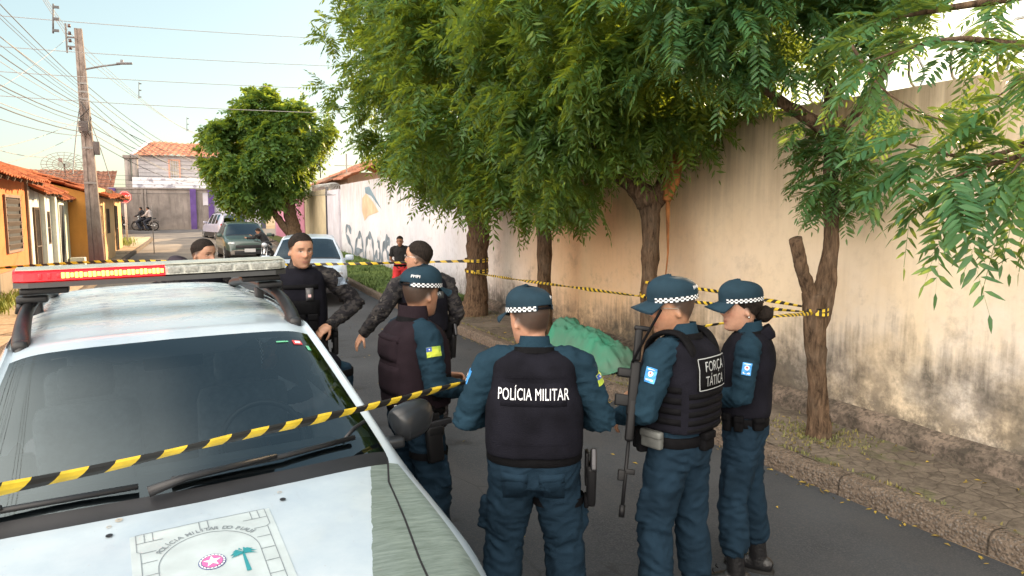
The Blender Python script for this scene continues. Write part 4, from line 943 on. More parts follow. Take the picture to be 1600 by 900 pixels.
def camo(name):
    g = G(name); a = g.noise(g.map(g.obj, (1, 1, 1.6)), 16, 3, .5, .6); b = g.noise(g.map(g.obj, (1.2, 1, 1.8), (4, 2, 1)), 21, 3, .5, .4)
    c = g.mix(g.ramp(a, .46, .50), (.018, .017, .020), (.038, .035, .035)); c = g.mix(g.ramp(b, .56, .60), c, (.012, .012, .014)); c = g.mix(g.ramp(g.noise(g.obj, 24, 2), .64, .67), c, (.07, .064, .058))
    g.bump(g.noise(g.obj, 200, 3), .3, .01); return g.out(c, .88, .15)
CAMO = camo('dark_camouflage_cloth'); BOOTM = mat('boot_leather', (.010, .010, .011), .33, bump=.3, bs=60)
WP = mat('white_print_cloth', (.75, .76, .78), .7); GREYP = mat('grey_print', (.33, .35, .36), .7); CHKB = mat('check_black', (.01, .012, .015), .7); CHKW = mat('check_white', (.72, .75, .78), .6)
FLAGY = mat('flag_yellow_green', (.45, .50, .04), .7, c2=(.20, .36, .05), vs=18); FLAGB = mat('flag_blue', (.03, .07, .28), .7); PATCHB = mat('patch_blue', (.04, .24, .62), .6, c2=(.08, .36, .75), vs=30)
HOLS = mat('holster_polymer', (.007, .007, .008), .5, spec=.25)
def M_to(a, b):  # rotate z to direction
    return Vector(b).to_track_quat('Z', 'Y').to_matrix()
def person(name, label, loc, rz, s, P, cat='person', group=None):
    rt = empty(name, loc, rz, label, cat, group, s)
    g_ = P.get; fat = g_('fat', 1.); fem = g_('fem', 0); vox = g_('vox', .0065); out = g_('outfit', 'police')
    skin = np.array(g_('skin', (.36, .185, .115))); hairc = np.array((.02, .014, .011))
    hip = Vector(g_('hip', (0, 0, .93))); lean = g_('lean', 0.); side = g_('side', 0.); tw = g_('twist', 0.)
    U = Matrix.Translation(hip) @ Euler((-lean, side, tw)).to_matrix().to_4x4() @ Matrix.Translation(-Vector((0, 0, .93)))
    hy, hp, hr = g_('head', (0, 0, 0)); sw = (.182 if not fem else .160)*g_('sh', 1)
    NB = Vector((0, .012, 1.462)); HM = U @ Matrix.Translation(NB) @ Euler((-hp, hr, hy)).to_matrix().to_4x4() @ Matrix.Translation(Vector((0, .028, .128))) @ Matrix.Scale(1.07, 4)
    T = lambda VF, M: ([M @ Vector(p) for p in VF[0]], VF[1])
    # ---- joints (arms in the upper-body frame)
    arms = {}
    for k, sg in (('L', -1), ('R', 1)):
        sh = Vector((sg*sw, -.008, 1.395)); el, wr, hd, hn, cu = g_('arm'+k, ((sg*.235, -.02, 1.14), (sg*.245, .06, .88), (0, .12, -1), (-sg, 0, 0), .5))
        arms[k] = (U @ sh, U @ Vector(el), U @ Vector(wr), U.to_3x3() @ Vector(hd), U.to_3x3() @ Vector(hn), cu, sg)
    legs = {}
    for k, sg in (('L', -1), ('R', 1)):
        ft, kn, yaw = g_('leg'+k, ((sg*.12, 0), (sg*.125, .03, .50), -sg*.25)); hj = hip+Vector((sg*.088, 0, -.03))
        legs[k] = (hj, Vector(kn), Vector((ft[0], ft[1], .10)), yaw, sg)
    # ---- body
    parts = [T(head_mesh(), HM)]
    for sg in (-1, 1): parts.append(T(loft([(sg*.068, .0, -.012), (sg*.076, -.007, -.010), (sg*.081, -.014, -.008)], [(.013, .022), (.016, .028), (.009, .021)], 12, ref=(0, 1, 0)), HM))
    nk = 1. if not fem else .86
    parts.append(loft([U @ Vector((0, -.01, 1.40)), U @ Vector((0, -.002, 1.47)), HM @ Vector((0, -.022, -.09)), HM @ Vector((0, -.02, -.02))], [.066*nk, .060*nk, .057*nk, .05*nk], 18))
    parts.append(T(sring(interp_st([(0, 0, .86, .13, .09, 2.2), (0, 0, .98, .135, .09, 2.2), (0, 0, 1.15, .125, .085, 2.2), (0, 0, 1.32, .145, .095, 2.2), (0, -.005, 1.42, .12, .08, 2.1), (0, -.005, 1.465, .06, .055, 2)], 2), 20), U))
    for k in 'LR':
        sh, el, wr, hd, hn, cu, sg = arms[k]; parts.append(loft([sh+(Vector(U @ Vector((0, 0, 1.4)))-sh)*.4, sh, sh.lerp(el, .5), el, el.lerp(wr, .35), wr], [.05, .048, .042, .034, .036, .024], 12))
        parts += hand(wr, hd, hn, sg, 1.03 if not fem else .92, cu)
        hj, kn, an, yaw, sg = legs[k]; parts.append(loft([hj+Vector((0, 0, .04)), hj.lerp(kn, .5), kn, kn.lerp(an, .35), an, an+Vector((0, 0, -.05))], [.075, .065, .048, .05, .034, .034], 12))
        fd = Vector((-math.sin(yaw), math.cos(yaw), 0)); parts.append(loft([an-fd*.03+Vector((0, 0, -.055)), an+fd*.06+Vector((0, 0, -.058)), an+fd*.14+Vector((0, 0, -.07))], [(.034, .03), (.038, .026), (.028, .018)], 10, ref=(0, 0, 1)))
    me = remesh(parts, vox, 1); P_ = arr(me); Hi = np.array(HM.inverted()); q = P_ @ Hi[:3, :3].T+Hi[:3, 3]; x, y, z = q[:, 0], q[:, 1], q[:, 2]
    C = np.tile(skin, (len(P_), 1)); inh = ((np.abs(x) < .1) & (np.abs(y) < .12) & (z > -.13))
    def pm(mask, c): C[:] = C*(1-mask[:, None])+np.array(c)[None]*mask[:, None]
    f = inh & (y > 0)
    pm(f*(.25*ss(-.03, -.07, z)*(0 if fem else 1)*ss(.0, .03, y)), (.06, .04, .035))                            # shaved beard shade
    pm(f*.30*np.exp(-((x/.03)**2+((z+.02)/.02)**2)), (.50, .17, .11)); pm(f*.25*np.exp(-(((np.abs(x)-.045)/.018)**2+((z+.025)/.02)**2)), (.48, .16, .11))
    if g_('moustache', 0): pm(f*.75*np.exp(-((x/.024)**4+((z+.047)/.006)**2)), (.03, .02, .018))
    pm(f*.75*np.exp(-((x/.024)**4+((z+.0645)/.0075)**2)), (.26, .085, .07) if not fem else (.36, .08, .08)); pm(f*.6*np.exp(-((x/.024)**4+((z+.0645)/.0022)**2)), (.06, .02, .02))
    pm(f*.9*np.exp(-(((np.abs(x)-.032)/.019)**4+((z-.0295-.05*(.032-np.abs(x)))/.0048)**2)), hairc)
    pm(f*.85*np.exp(-(((np.abs(x)-.031)/.0135)**4+((z-.0085)/.0052)**4)), (.50, .46, .42)); pm(f*1.*np.exp(-(((np.abs(x)-.031)/.0055)**4+((z-.009)/.0055)**4)), (.015, .01, .008)); pm(f*.7*np.exp(-(((np.abs(x)-.031)/.016)**4+((z-.0145)/.0022)**2)), (.03, .02, .018))
    # short-cropped hair fading into the skin at sides and nape
    t = np.arctan2(np.abs(x), y); hl = np.interp(t, [0, .9, 1.15, 1.5, 1.9, 2.4, 3.2], [.080, .074, .025, -.005, -.030, -.055, -.062])
    fade = ss(-.012, .028, z-hl)*(.93 if not fem else 1); pm(inh*fade, hairc*1.3)
    ca = me.color_attributes.new('Col', 'FLOAT_COLOR', 'POINT'); ca.data.foreach_set('color', np.concatenate([C, np.ones((len(C), 1))], 1).astype(np.float32).ravel())
    body = link('body', me, rt, True, skinmat())
    # ---- hair volume
    cap = g_('cap', 1)
    if not cap or fem:
        V = []; F = []; nt_, nz_ = 72, 26
        zt = .121; hh = g_('hairh', .014)*(.4 if not fem else .8)
        for j in range(nz_+1):
            for i in range(nt_):
                th = 2*PI*i/nt_-PI; ta = abs(th); lo = float(np.interp(ta, [0, .85, 1.15, 1.5, 1.9, 2.4, 3.2], [.084, .083, .044, .032, .012, -.018, -.028] if not fem else [.06, .06, .03, .005, -.02, -.04, -.05]))
                u = math.sin(j/nz_*PI/2); zz = lo+(zt-lo)*u; k = min(1, (zz-lo)/.055); o_ = .0012+hh*ss(0, 1, k)*(1+.25*(1 if ta < 1 and not fem else 0))*(1+.28*fbm(th*7, zz*70, loc[0]*3))
                a, b, c = head_pt(th, min(zz, .121), o_, False); V.append((a, b, c))
        for j in range(nz_):
            for i in range(nt_): F.append((j*nt_+i, j*nt_+(i+1) % nt_, (j+1)*nt_+(i+1) % nt_, (j+1)*nt_+i)[::-1])
        F.append(tuple(nz_*nt_+i for i in reversed(range(nt_)))); F.append(tuple(range(nt_)))
        mb = MB(); mb.add([HM @ Vector(p) for p in V], F, 0, True)
        if fem:
            bun = loft([(0, -.085, -.03), (0, -.125, -.035), (0, -.150, -.045), (0, -.165, -.055)], [.03, .047, .040, .012], 14); mb.add([HM @ Vector(p) for p in bun[0]], bun[1], 0, True)
        mb.build('hair', HAIR, rt)
    # ---- shirt
    cl = P.get('cl', {}); SH = cl.get('shirt', NAVY); TR = cl.get('trousers', NAVYP); VE = cl.get('vest', VEST)
    sleeves = g_('sleeves', 1); parts = []; fx, fy = fat, fat*g_('belly', 1.)
    fw = .92 if fem else 1
    parts.append(T(sring(interp_st([(0, 0, .885, .172*fx, .125*fy, 2.3), (0, 0, .97, .170*fx, .128*fy, 2.3), (0, 0, 1.08, .160*fx*fw, .124*fy, 2.3), (0, 0, 1.22, .170*fx*fw, .122*fy, 2.3), (0, -.002, 1.33, .180*fw, .118, 2.4), (0, -.008, 1.395, .160*fw, .100, 2.3), (0, -.012, 1.435, .115, .082, 2.1), (0, -.010, 1.475, .076, .068, 2)], 3), 30), U))
    wc = []
    for k in 'LR':
        sh, el, wr, hd, hn, cu, sg = arms[k]; fr = g_('armr', 1.)
        inner = U @ Vector((sg*.07, -.012, 1.415)); mid_ = U @ Vector((sg*(sw-.045), -.010, 1.402)); up = (el-sh)
        if sleeves == 1: parts.append(loft([inner, mid_, sh.lerp(el, .06)+(sh-inner)*.10, sh.lerp(el, .35), sh.lerp(el, .75), el, el.lerp(wr, .3), el.lerp(wr, .7), wr+(wr-el).normalized()*.0], [.050, .066*fr, .070*fr, .067*fr, .061*fr, .058*fr, .056*fr, .047, .040], 18)); wc += [(el, .11, 1.), (wr, .08, .8), (sh, .1, .6)]
        else: parts.append(loft([inner, mid_, sh.lerp(el, .06)+(sh-inner)*.10, sh.lerp(el, .35), sh.lerp(el, .72)], [.05, .062, .062, .060, .062], 16)); wc += [(sh, .12, .6)]
    me = remesh(parts, .011, 6); wrinkle(me, g_('wr', .019), wc+[(U @ Vector((0, 0, 1.0)), .12, .7)], loc[0]*7, (13, 13, 27), .55); link('shirt', me, rt, True, SH); SB = bvh_of(me)
    mb = MB()
    if sleeves == 1:
        V, F = loft([U @ Vector((0, -.012, 1.44)), U @ Vector((0, -.006, 1.485)), U @ Vector((0, -.002, 1.518))], [(.086, .078), (.073, .070), (.068, .066)], 24, ref=U.to_3x3() @ Vector((1, 0, 0)), caps=False); mb.add(V, F, 0, True)
        V, F = loft([U @ Vector((0, -.002, 1.518)), U @ Vector((0, -.006, 1.49))], [(.068, .066), (.062, .06)], 24, ref=U.to_3x3() @ Vector((1, 0, 0)), caps=False); mb.add(V, F, 0, True); mb.build('collar', cl.get('collar', SH), rt)
        for k in 'LR':
            sh, el, wr, hd, hn, cu, sg = arms[k]; d = (wr-el).normalized(); MB().tube([wr-d*.035, wr-d*.03, wr+d*.004], [.041, .045, .044], 16).build('cuff', SH, rt)
    # ---- trousers
    parts = [sring(interp_st([(hip.x, hip.y, hip.z-.10, .165*fx, .122*fy, 2.3), (hip.x, hip.y-.004, hip.z-.02, .178*fx*(1.03 if fem else 1), .130*fy, 2.3), (hip.x, hip.y, hip.z+.05, .174*fx, .130*fy, 2.3), (hip.x, hip.y, hip.z+.085, .168*fx, .126*fy, 2.3)], 3), 28)]; wc = [(hip+Vector((0, .05, -.14)), .13, 1.)]
    mil = g_('boots', 1); lf = g_('legr', 1.)
    for k in 'LR':
        hj, kn, an, yaw, sg = legs[k]; end = an+(kn-an)*(.42 if mil else .02)*(.6 if mil else 1); top_ = hj+Vector((0, 0, .02))
        if g_('shorts', 0): parts.append(loft([top_, hj.lerp(kn, .4), hj.lerp(kn, .9)], [.095, .095, .10], 18))
        else: parts.append(loft([top_, hj.lerp(kn, .22), hj.lerp(kn, .6), kn, kn.lerp(end, .4), kn.lerp(end, .85), end], [(.098*lf), .100*lf, .088*lf, .076*lf, .080*lf, .078*lf, .058 if mil else .07], 20))
        wc += [(kn, .15, 1.), (end, .13, 1.1)]
        if g_('cargo', 1) and not g_('shorts', 0):
            m_ = hj.lerp(kn, .66); M = M_to(0, (hj-kn)); bx = MB(); bx.box((0, 0, 0), (.030, .13, .17), bev=.014); parts.append(([m_+Vector((sg*.070*lf, 0, 0))+M @ (Matrix.Rotation(-PI/2 if 0 else 0, 3, 'Z') @ Vector(p)) for p in bx.v], bx.f))
    me = remesh(parts, .011, 3); wrinkle(me, .021, wc, loc[0]*11+3, (9, 9, 21), .55); tro = link('trousers', me, rt, True, TR); TB = bvh_of(me)
    # ---- boots / shoes
    for k in 'LR':
        hj, kn, an, yaw, sg = legs[k]; fd = Vector((-math.sin(yaw), math.cos(yaw), 0)); rt_ = Vector((fd.y, -fd.x, 0)); b0 = Vector((an.x, an.y, 0)); up = (kn-an).normalized()
        if mil: leg_ = loft([an+up*.20, an+up*.10, an, b0+Vector((0, 0, .045))], [.060, .054, .050, .050], 18)
        else: leg_ = loft([an+up*.01, b0+Vector((0, 0, .05))], [.045, .048], 16)
        foot = loft([b0-fd*.085+Vector((0, 0, .045)), b0-fd*.06+Vector((0, 0, .050)), b0+Vector((0, 0, .055)), b0+fd*.08+Vector((0, 0, .048)), b0+fd*.155+Vector((0, 0, .036)), b0+fd*.195+Vector((0, 0, .03))], [(.020, .03), (.036, .046), (.044, .053), (.047, .042), (.044, .033), (.022, .018)], 18, ref=rt_)
        me = remesh([leg_, foot], .008, 3); me2 = arr(me); me2[:, 2] = np.maximum(me2[:, 2], .012); me.vertices.foreach_set('co', me2.ravel()); me.update()
        bo = link('boot' if mil else 'shoe', me, rt, True, cl.get('boot', BOOTM)); mb = MB(); V = []
        for q in range(24):
            a = 2*PI*q/24; e = b0+fd*(.052+.148*math.cos(a))+rt_*(.047*math.copysign(abs(math.sin(a))**.7, math.sin(a))); V += [(e.x, e.y, .0), (e.x, e.y, .022)]
        mb.add(V, [(2*q, 2*((q+1) % 24), 2*((q+1) % 24)+1, 2*q+1) for q in range(24)]+[tuple(2*q+1 for q in range(24)), tuple(2*q for q in reversed(range(24)))]).build('sole', RUB, bo)
        if mil:
            mb = MB()
            for q in range(6):
                c_ = an+fd*(.05+.018*(5-q)*(q < 3))+Vector((0, 0, -.035+.03*q)); mb.tube([c_-rt_*.022+fd*.0, c_+fd*.008, c_+rt_*.022], .0035, 5)
            split_loose(mb.build('lace', WEB, bo))
    # ---- cap
    if cap:
        CM = HM @ Matrix.Translation(Vector((0, 0, .004))) @ Euler((R(-3), 0, 0)).to_matrix().to_4x4(); mb = MB(); V = []; F = []; nt_, nz_ = 56, 14
        def cpt(th, u, o_=0):
            c_, s_ = math.cos(th), math.sin(th); z_ = .034+.112*u*(1+.07*c_)
            k = (1-max(0, (u-.32)/.68)**2.3)**.5 if u > .32 else 1+.0*(u)
            return ((.0915+o_)*k*s_, ((.112 if c_ > 0 else .118)+o_)*k*c_, z_+.012*max(0, -c_)*(u < .01)*0)
        for j in range(nz_+1):
            u = j/nz_
            for i in range(nt_): V.append(CM @ Vector(cpt(2*PI*i/nt_, min(u, .999))))
        for j in range(nz_):
            for i in range(nt_):
                a = 2*PI*(i+.5)/nt_
                if abs(a-PI) < .42 and j < 3 and not fem: continue       # strap opening at the back
                F.append((j*nt_+i, (j+1)*nt_+i, (j+1)*nt_+(i+1) % nt_, j*nt_+(i+1) % nt_)[::-1] if 0 else (j*nt_+i, j*nt_+(i+1) % nt_, (j+1)*nt_+(i+1) % nt_, (j+1)*nt_+i)[::-1])
        F.append(tuple(nz_*nt_+i for i in range(nt_))); mb.add(V, F, 0, True); c0 = mb.build('cap', cl.get('cap', CAPM), rt); sd_ = c0.modifiers.new('t', 'SOLIDIFY'); sd_.thickness = .002; sd_.offset = 0
        CV = bvh_of(c0.data)
        mb = MB(); V = []; F = []; n_ = 18
        for e in range(2):
            for j in range(6):
                for i in range(n_+1):
                    a = (i/n_-.5)*2.15; r_ = j/5; xx = .0915*math.sin(a); yy = .112*math.cos(a); ex = .078*math.cos(a*.62)**.8*r_
                    V.append(CM @ Vector((xx*(1+.0*r_), yy+ex, .040-.018*r_-.030*r_*(xx/.08)**2-.004*e)))
        m_ = 6*(n_+1)
        for j in range(5):
            for i in range(n_): k_ = j*(n_+1)+i; F += [(k_, k_+1, k_+n_+2, k_+n_+1)[::-1], (m_+k_, m_+k_+1, m_+k_+n_+2, m_+k_+n_+1)]
        for i in range(n_): k_ = 5*(n_+1)+i; F.append((k_, k_+1, m_+k_+1, m_+k_))
        for j in range(5):
            for q_ in (0, n_): k_ = j*(n_+1)+q_; F.append((k_, k_+n_+1, m_+k_+n_+1, m_+k_))
        mb.add(V, F, 0, True); mb.build('cap_brim', cl.get('cap', CAPM), rt)
        if cap == 1:
            mb = MB(); mb.add([CM @ Vector(cpt(0, .93, 0))+Vector((0, 0, 0))]*0, [])
            n2_ = 60
            for j in range(3):
                for i in range(n2_):
                    a0, a1 = [2*PI*(i+q_)/n2_ for q_ in (0, 1)]; am = (a0+a1)/2
                    if abs(am-PI) < .55 or min(am, 2*PI-am) < .62: continue
                    tilt = lambda a: .004+.014*(1-math.cos(a))/2*0
                    u0, u1 = .015+j*.062, .015+(j+1)*.062
                    mb.add([CM @ Vector(cpt(a, u, .0035)) for a, u in ((a0, u0), (a0, u1), (a1, u1), (a1, u0))], [(0, 1, 2, 3)], (i+j) % 2)
            split_loose(mb.build('checked_band', [CHKB, CHKW], rt))
            bx = MB(); bx.add([CM @ Vector(p) for p in [(math.sin(a)*.0925, math.cos(a)*.1185, .037+h_) for a in np.linspace(PI-.6, PI+.6, 9) for h_ in (.002, .012)]], [(2*i, 2*i+2, 2*i+3, 2*i+1) for i in range(8)]); bx.build('cap_strap', WEB, rt)
            ta = g_('capside', 1); bx = MB(); M3 = CM.to_3x3(); a = 2.55*ta
            Cf = Conf(CV, CM @ Vector(cpt(a, .50)), M3 @ Vector((math.sin(a), math.cos(a), .25)), M3 @ Vector((0, 0, 1)), .05); Cf.text(bx, 'PMPI', .024, 0, .0035, sx=1.05); bx.build('cap_lettering', WP, rt)
            bt = MB(); bt.tube([CM @ Vector((0, 0, .143)), CM @ Vector((0, 0, .151))], [.008, .005], 8); bt.build('cap_button', cl.get('cap', CAPM), rt)
    # ---- vest
    VB = None
    if g_('vestkind', 1):
        vk = g_('vestkind', 1); e = 2.9; vz = g_('vestz', 1.015); th_ = g_('vestt', .0)
        st = [(0, 0, vz, .186*fx, .146*fy+th_, e), (0, 0, vz+.06, .188*fx, .150*fy+th_, e), (0, 0, 1.20, .186*fx*fw, .152*fy+th_, e), (0, -.002, 1.29, .184*fx**.5*fw, .152+th_, e), (0, -.006, 1.36, .181*fx**.5*fw, .141+th_, e), (0, -.010, 1.410, .174*fx**.5*fw, .118+th_*.6, 2.8), (0, -.012, 1.442, .146*fw, .094, 2.5), (0, -.012, 1.458, .10, .08, 2.3)]
        me = remesh([T(sring(interp_st(st, 3), 34), U)], .010, 3); wrinkle(me, .0035, [(U @ Vector((0, 0, 1.05)), .2, 1)], 5+loc[0], (7, 7, 14), .5); ve = link('vest', me, rt, True, VE); VB = bvh_of(me)
        mb = MB()
        V, F = loft([U @ Vector((0, -.012, 1.440)), U @ Vector((0, -.008, 1.468))], [(.106, .092), (.096, .084)], 26, ref=U.to_3x3() @ Vector((1, 0, 0)), caps=False); mb.add(V, F, 0, True); mb.build('vest_neckline', WEB, ve)
    if out == 'police':
        mb = MB(); mb.add(*T(sring([(0, 0, .945, .183*fx, .138*fy, 2.4), (0, 0, .948, .186*fx, .141*fy, 2.4), (0, 0, .993, .186*fx, .141*fy, 2.4), (0, 0, .996, .183*fx, .138*fy, 2.4)], 32), Matrix.Translation(hip-Vector((0, 0, .93)))), 0, True); mb.build('duty_belt', WEB, rt)
    return dict(root=rt, U=U, HM=HM, arms=arms, legs=legs, SB=SB, TB=TB, VB=VB, hip=hip, fx=fx, fy=fy)
def U3(q, v): return q['U'].to_3x3() @ Vector(v)
def sleeve_patch(q, k, kind, ang=1.57, t=.32, w=.05, h=.066):
    """patch on the outside of the upper sleeve"""
    sh, el, wr, hd, hn, cu, sg = q['arms'][k]; ax = (el-sh).normalized(); o = U3(q, (sg*math.sin(ang), math.cos(ang), 0)); o = (o-ax*o.dot(ax)).normalized(); c = sh.lerp(el, t)
    cf = Conf(q['SB'], c, o, -ax, .13); mb = MB()
    if kind == 'blue':
        cf.plate(mb, w, h, .005, 0, 4, 5); cf.disc(mb, 0, .006, .013, 1, .008, n=12); cf.disc(mb, 0, .008, .006, 2, .0095, n=10); cf.line(mb, [(-.018, -.022), (.018, -.022)], .008, 1, .008); cf.line(mb, [(-.016, .026), (.016, .026)], .004, 1, .008)
        mb.build('shoulder_patch', [PATCHB, CHKW, mat('patch_red', (.5, .06, .08), .7)], q['root'])
    else:
        cf.plate(mb, .078, .052, .005, 0, 5, 4); cf.plate(mb, .026, .022, .0075, 1, 2, 2, -.026, .014); cf.disc(mb, -.026, .014, .004, 2, .010, n=6); mb.build('flag_patch', [FLAGY, FLAGB, CHKW], q['root'])
def pouch(q, c, n, d, name='pouch', m=None, flap=1):
    """box pouch on belt/vest; c in upper frame"""
    U = q['U']; M = U.to_3x3() @ Vector(n).to_track_quat('Y', 'Z').to_matrix(); mb = MB(); b = MB(); b.box((0, 0, 0), d, bev=.012); mb.add([U @ Vector(c)+M @ Vector(p) for p in b.v], b.f, 0, True)
    if flap: b = MB(); b.box((0, .006, d[2]*.30), (d[0]*1.04, d[1]*1.02, d[2]*.42), bev=.010); mb.add([U @ Vector(c)+M @ Vector(p) for p in b.v], b.f, 0, True)
    return mb.build(name, m or WEB, q['root'])
def holster(q, k, drop=0):
    """pistol in a drop-leg holster on thigh k"""
    sg = -1 if k == 'L' else 1; hj, kn, an, yaw, _ = q['legs'][k]; fx = q['fx']; c = hj+Vector((sg*(.115*fx+.02), -.005, .02-drop)); rt = q['root']
    mb = MB(); mb.box(c+Vector((0, 0, .03)), (.018, .075, .16), bev=.008); mb.box(c+Vector((sg*.022, .0, -.05)), (.042, .085, .20), Euler((R(6), 0, 0)), bev=.015, taper=1.1); mb.box(c+Vector((sg*.02, .0, .02)), (.05, .10, .06), bev=.015)
    h = mb.build('holster', HOLS, rt)
    mb = MB(); mb.box(c+Vector((sg*.03, -.045, .085)), (.028, .045, .105), Euler((R(-20), 0, 0)), bev=.009); mb.box(c+Vector((sg*.028, .02, .062)), (.026, .15, .032), Euler((R(4), 0, 0)), bev=.006); mb.tube([c+Vector((sg*.03, .0, .05)), c+Vector((sg*.03, .03, .03)), c+Vector((sg*.03, .05, .05))], .004, 6); mb.build('pistol', mat('gun_metal', (.05, .05, .055), .3, metal=.6), h)
    mb = MB(); m_ = hj.lerp(kn, .42)
    V, F = loft([m_+Vector((0, 0, .02)), m_+Vector((0, 0, -.02))], [(.104*fx, .108), (.102*fx, .106)], 24, ref=(1, 0, 0), caps=False); mb.add(V, F, 0, True); mb.box(c+Vector((0, 0, -.13)), (.02, .06, .06), bev=.006); mb.build('thigh_strap', WEB, rt)
# ================================================================== THE OFFICERS AND BYSTANDERS
def spot(x, y, d, top, fwd=.045, rz=0):
    """ground position and scale so that a figure whose crown is 'top' metres tall has it at pixel x,y"""
    p = at(x, y, d=d); s = (p.z-gz(p.y))/top; return (p.x+math.sin(rz)*fwd*s, p.y-math.cos(rz)*fwd*s, gz(p.y)), s
CAPT, BARE = 1.757, 1.737
COPS = 'police officers standing in the street'
# F: centre, seen from behind
rz = R(-27); loc, s = spot(836, 443, 3.34, CAPT, .05, rz)
F_ = person('person', 'stocky officer seen from behind, white POLÍCIA MILITAR lettering on his vest', loc, rz, s,
  dict(fat=1.22, belly=1.08, sh=1.07, armr=1.06, legr=1.16, head=(R(42), R(4), 0), skin=(.44, .235, .155), capside=1, vestz=.985, vestt=.004,
       armL=((-.325, .0, 1.12), (-.15, .25, 1.08), (.85, .5, .1), (.2, -.5, -.8), .9), armR=((.325, .0, 1.12), (.15, .25, 1.08), (-.85, .5, .1), (-.2, -.5, -.8), .9),
       legL=((-.17, .0), (-.145, .03, .50), .25), legR=((.17, .02), (.145, .05, .50), -.3)), cat='police officer', group=COPS)
sleeve_patch(F_, 'L', 'blue', 1.75, .36); sleeve_patch(F_, 'R', 'flag', 1.75, .36); holster(F_, 'R', .06)
cf = Conf(F_['VB'], F_['U'] @ Vector((0, -.1, 1.275)), U3(F_, (0, -1, .06)), U3(F_, (0, 0, 1)), .3); mb = MB()
cf.text(mb, 'POLÍCIA MILITAR', .072, sx=.56, bold=.0016, off=.011, sp=1.05); mb.build('lettering', WP, F_['root'])
mb = MB(); cf.plate(mb, .30, .10, .006, 0, 10, 4, 0, .0, 0, 1); cf.line(mb, [(-.17, .075), (.17, .075)], .006, 0, .005); cf.line(mb, [(-.19, -.22), (.19, -.22)], .006, 0, .004); mb.build('vest_panel', VEST, F_['root'])
mb = MB(); cf2 = Conf(F_['TB'], (0, -.1, .90), (0, -1, 0), (0, 0, 1), .3)
for sg in (-1, 1): cf2.plate(mb, .115, .13, .007, 0, 5, 5, sg*.085, -.06, 0, 1); cf2.plate(mb, .12, .045, .013, 0, 5, 2, sg*.085, -.01, 0, 1)
mb.build('back_pocket', NAVYP, F_['root'])
pouch(F_, (-.20, .05, .965), (-1, .2, 0), (.05, .035, .11)); pouch(F_, (.10, .15, .965), (.3, 1, 0), (.07, .04, .10))
# G: tactical vest, profile to the left
rz = R(22); loc, s = spot(1050, 426, 3.52, CAPT, .06, rz)
G_ = person('person', 'officer in glasses and FORÇA TÁTICA vest looking left, rifle at his front', loc, rz, s,
  dict(fat=1.02, head=(R(48), R(3), 0), skin=(.36, .19, .115), vestt=.02, vestz=1.02, capside=-1.0, armL=((-.265, .02, 1.13), (-.13, .265, 1.03), (.45, .85, -.25), (.7, -.3, -.5), .85),
       armR=((.25, .05, 1.14), (.10, .28, 1.10), (-.8, .5, .1), (0, -.4, -.9), .9), legL=((-.13, .02), (-.12, .05, .50), .3), legR=((.14, -.05), (.12, -.01, .50), -.25)), cat='police officer', group=COPS)
sleeve_patch(G_, 'L', 'blue', 1.75, .40, .052, .07); V_ = G_['VB']
cf = Conf(V_, G_['U'] @ Vector((0, -.1, 1.29)), U3(G_, (0, -1, .05)), U3(G_, (0, 0, 1)), .3); mb = MB(); cf.plate(mb, .235, .15, .008, 0, 8, 5, 0, .01, 0, 1); g1 = mb.build('vest_label', WEB, G_['root'])
mb = MB(); cf.text(mb, 'FORÇA', .068, sx=.72, bold=.001, off=.012, v0=.042); cf.text(mb, 'TÁTICA', .068, sx=.66, bold=.001, off=.012, v0=-.026)
for a, b in (((-.115, .083), (.115, .083)), ((.115, .083), (.115, -.063)), ((.115, -.063), (-.115, -.063)), ((-.115, -.063), (-.115, .083))): cf.line(mb, [a, b], .004, 0, .012)
mb.build('lettering', GREYP, g1)
mb = MB()
for k in range(5):
    zc = -.09-.042*k; cf.plate(mb, .30, .026, .006, 0, 12, 2, 0, zc, 0, 1)
for side_ in (-1, 1):
    c3 = Conf(V_, G_['U'] @ Vector((0, 0, 1.17)), U3(G_, (side_, 0, 0)), U3(G_, (0, 0, 1)), .3)
    for k in range(4): c3.plate(mb, .22, .03, .010, 0, 8, 2, 0, .06-.05*k, 0, 1)
mb.build('webbing_rows', WEB, G_['root'])
for sg in (-1, 1):                                               # shoulder straps of the carrier
    mb = MB(); U = G_['U']; P = [U @ Vector(p) for p in ((sg*.10, .135, 1.33), (sg*.105, .105, 1.43), (sg*.108, .03, 1.480), (sg*.108, -.06, 1.478), (sg*.105, -.115, 1.42), (sg*.10, -.135, 1.36))]
    P = [Vector(p) for p in smooth_pts([tuple(p) for p in P], 4)]; mb.tube(P, [(.030, .013)]*len(P), 12, ref=U.to_3x3() @ Vector((1, 0, 0))); mb.build('shoulder_strap', WEB, G_['root'])
pouch(G_, (-.205, .02, .985), (-1, .1, 0), (.115, .035, .085), 'cuff_pouch', mat('grey_pouch', (.10, .105, .10), .6, var=.3, vs=12)); pouch(G_, (-.13, .15, .96), (-.6, 1, 0), (.05, .05, .12)); pouch(G_, (-.175, .095, .96), (-.9, .5, 0), (.045, .05, .12)); pouch(G_, (0, -.15, .97), (0, -1, 0), (.09, .04, .09))
pouch(G_, (-.08, .175, 1.13), (-.1, 1, 0), (.085, .05, .15)); pouch(G_, (.06, .175, 1.13), (.1, 1, 0), (.085, .05, .15))
mb = MB(); HMg = G_['HM']
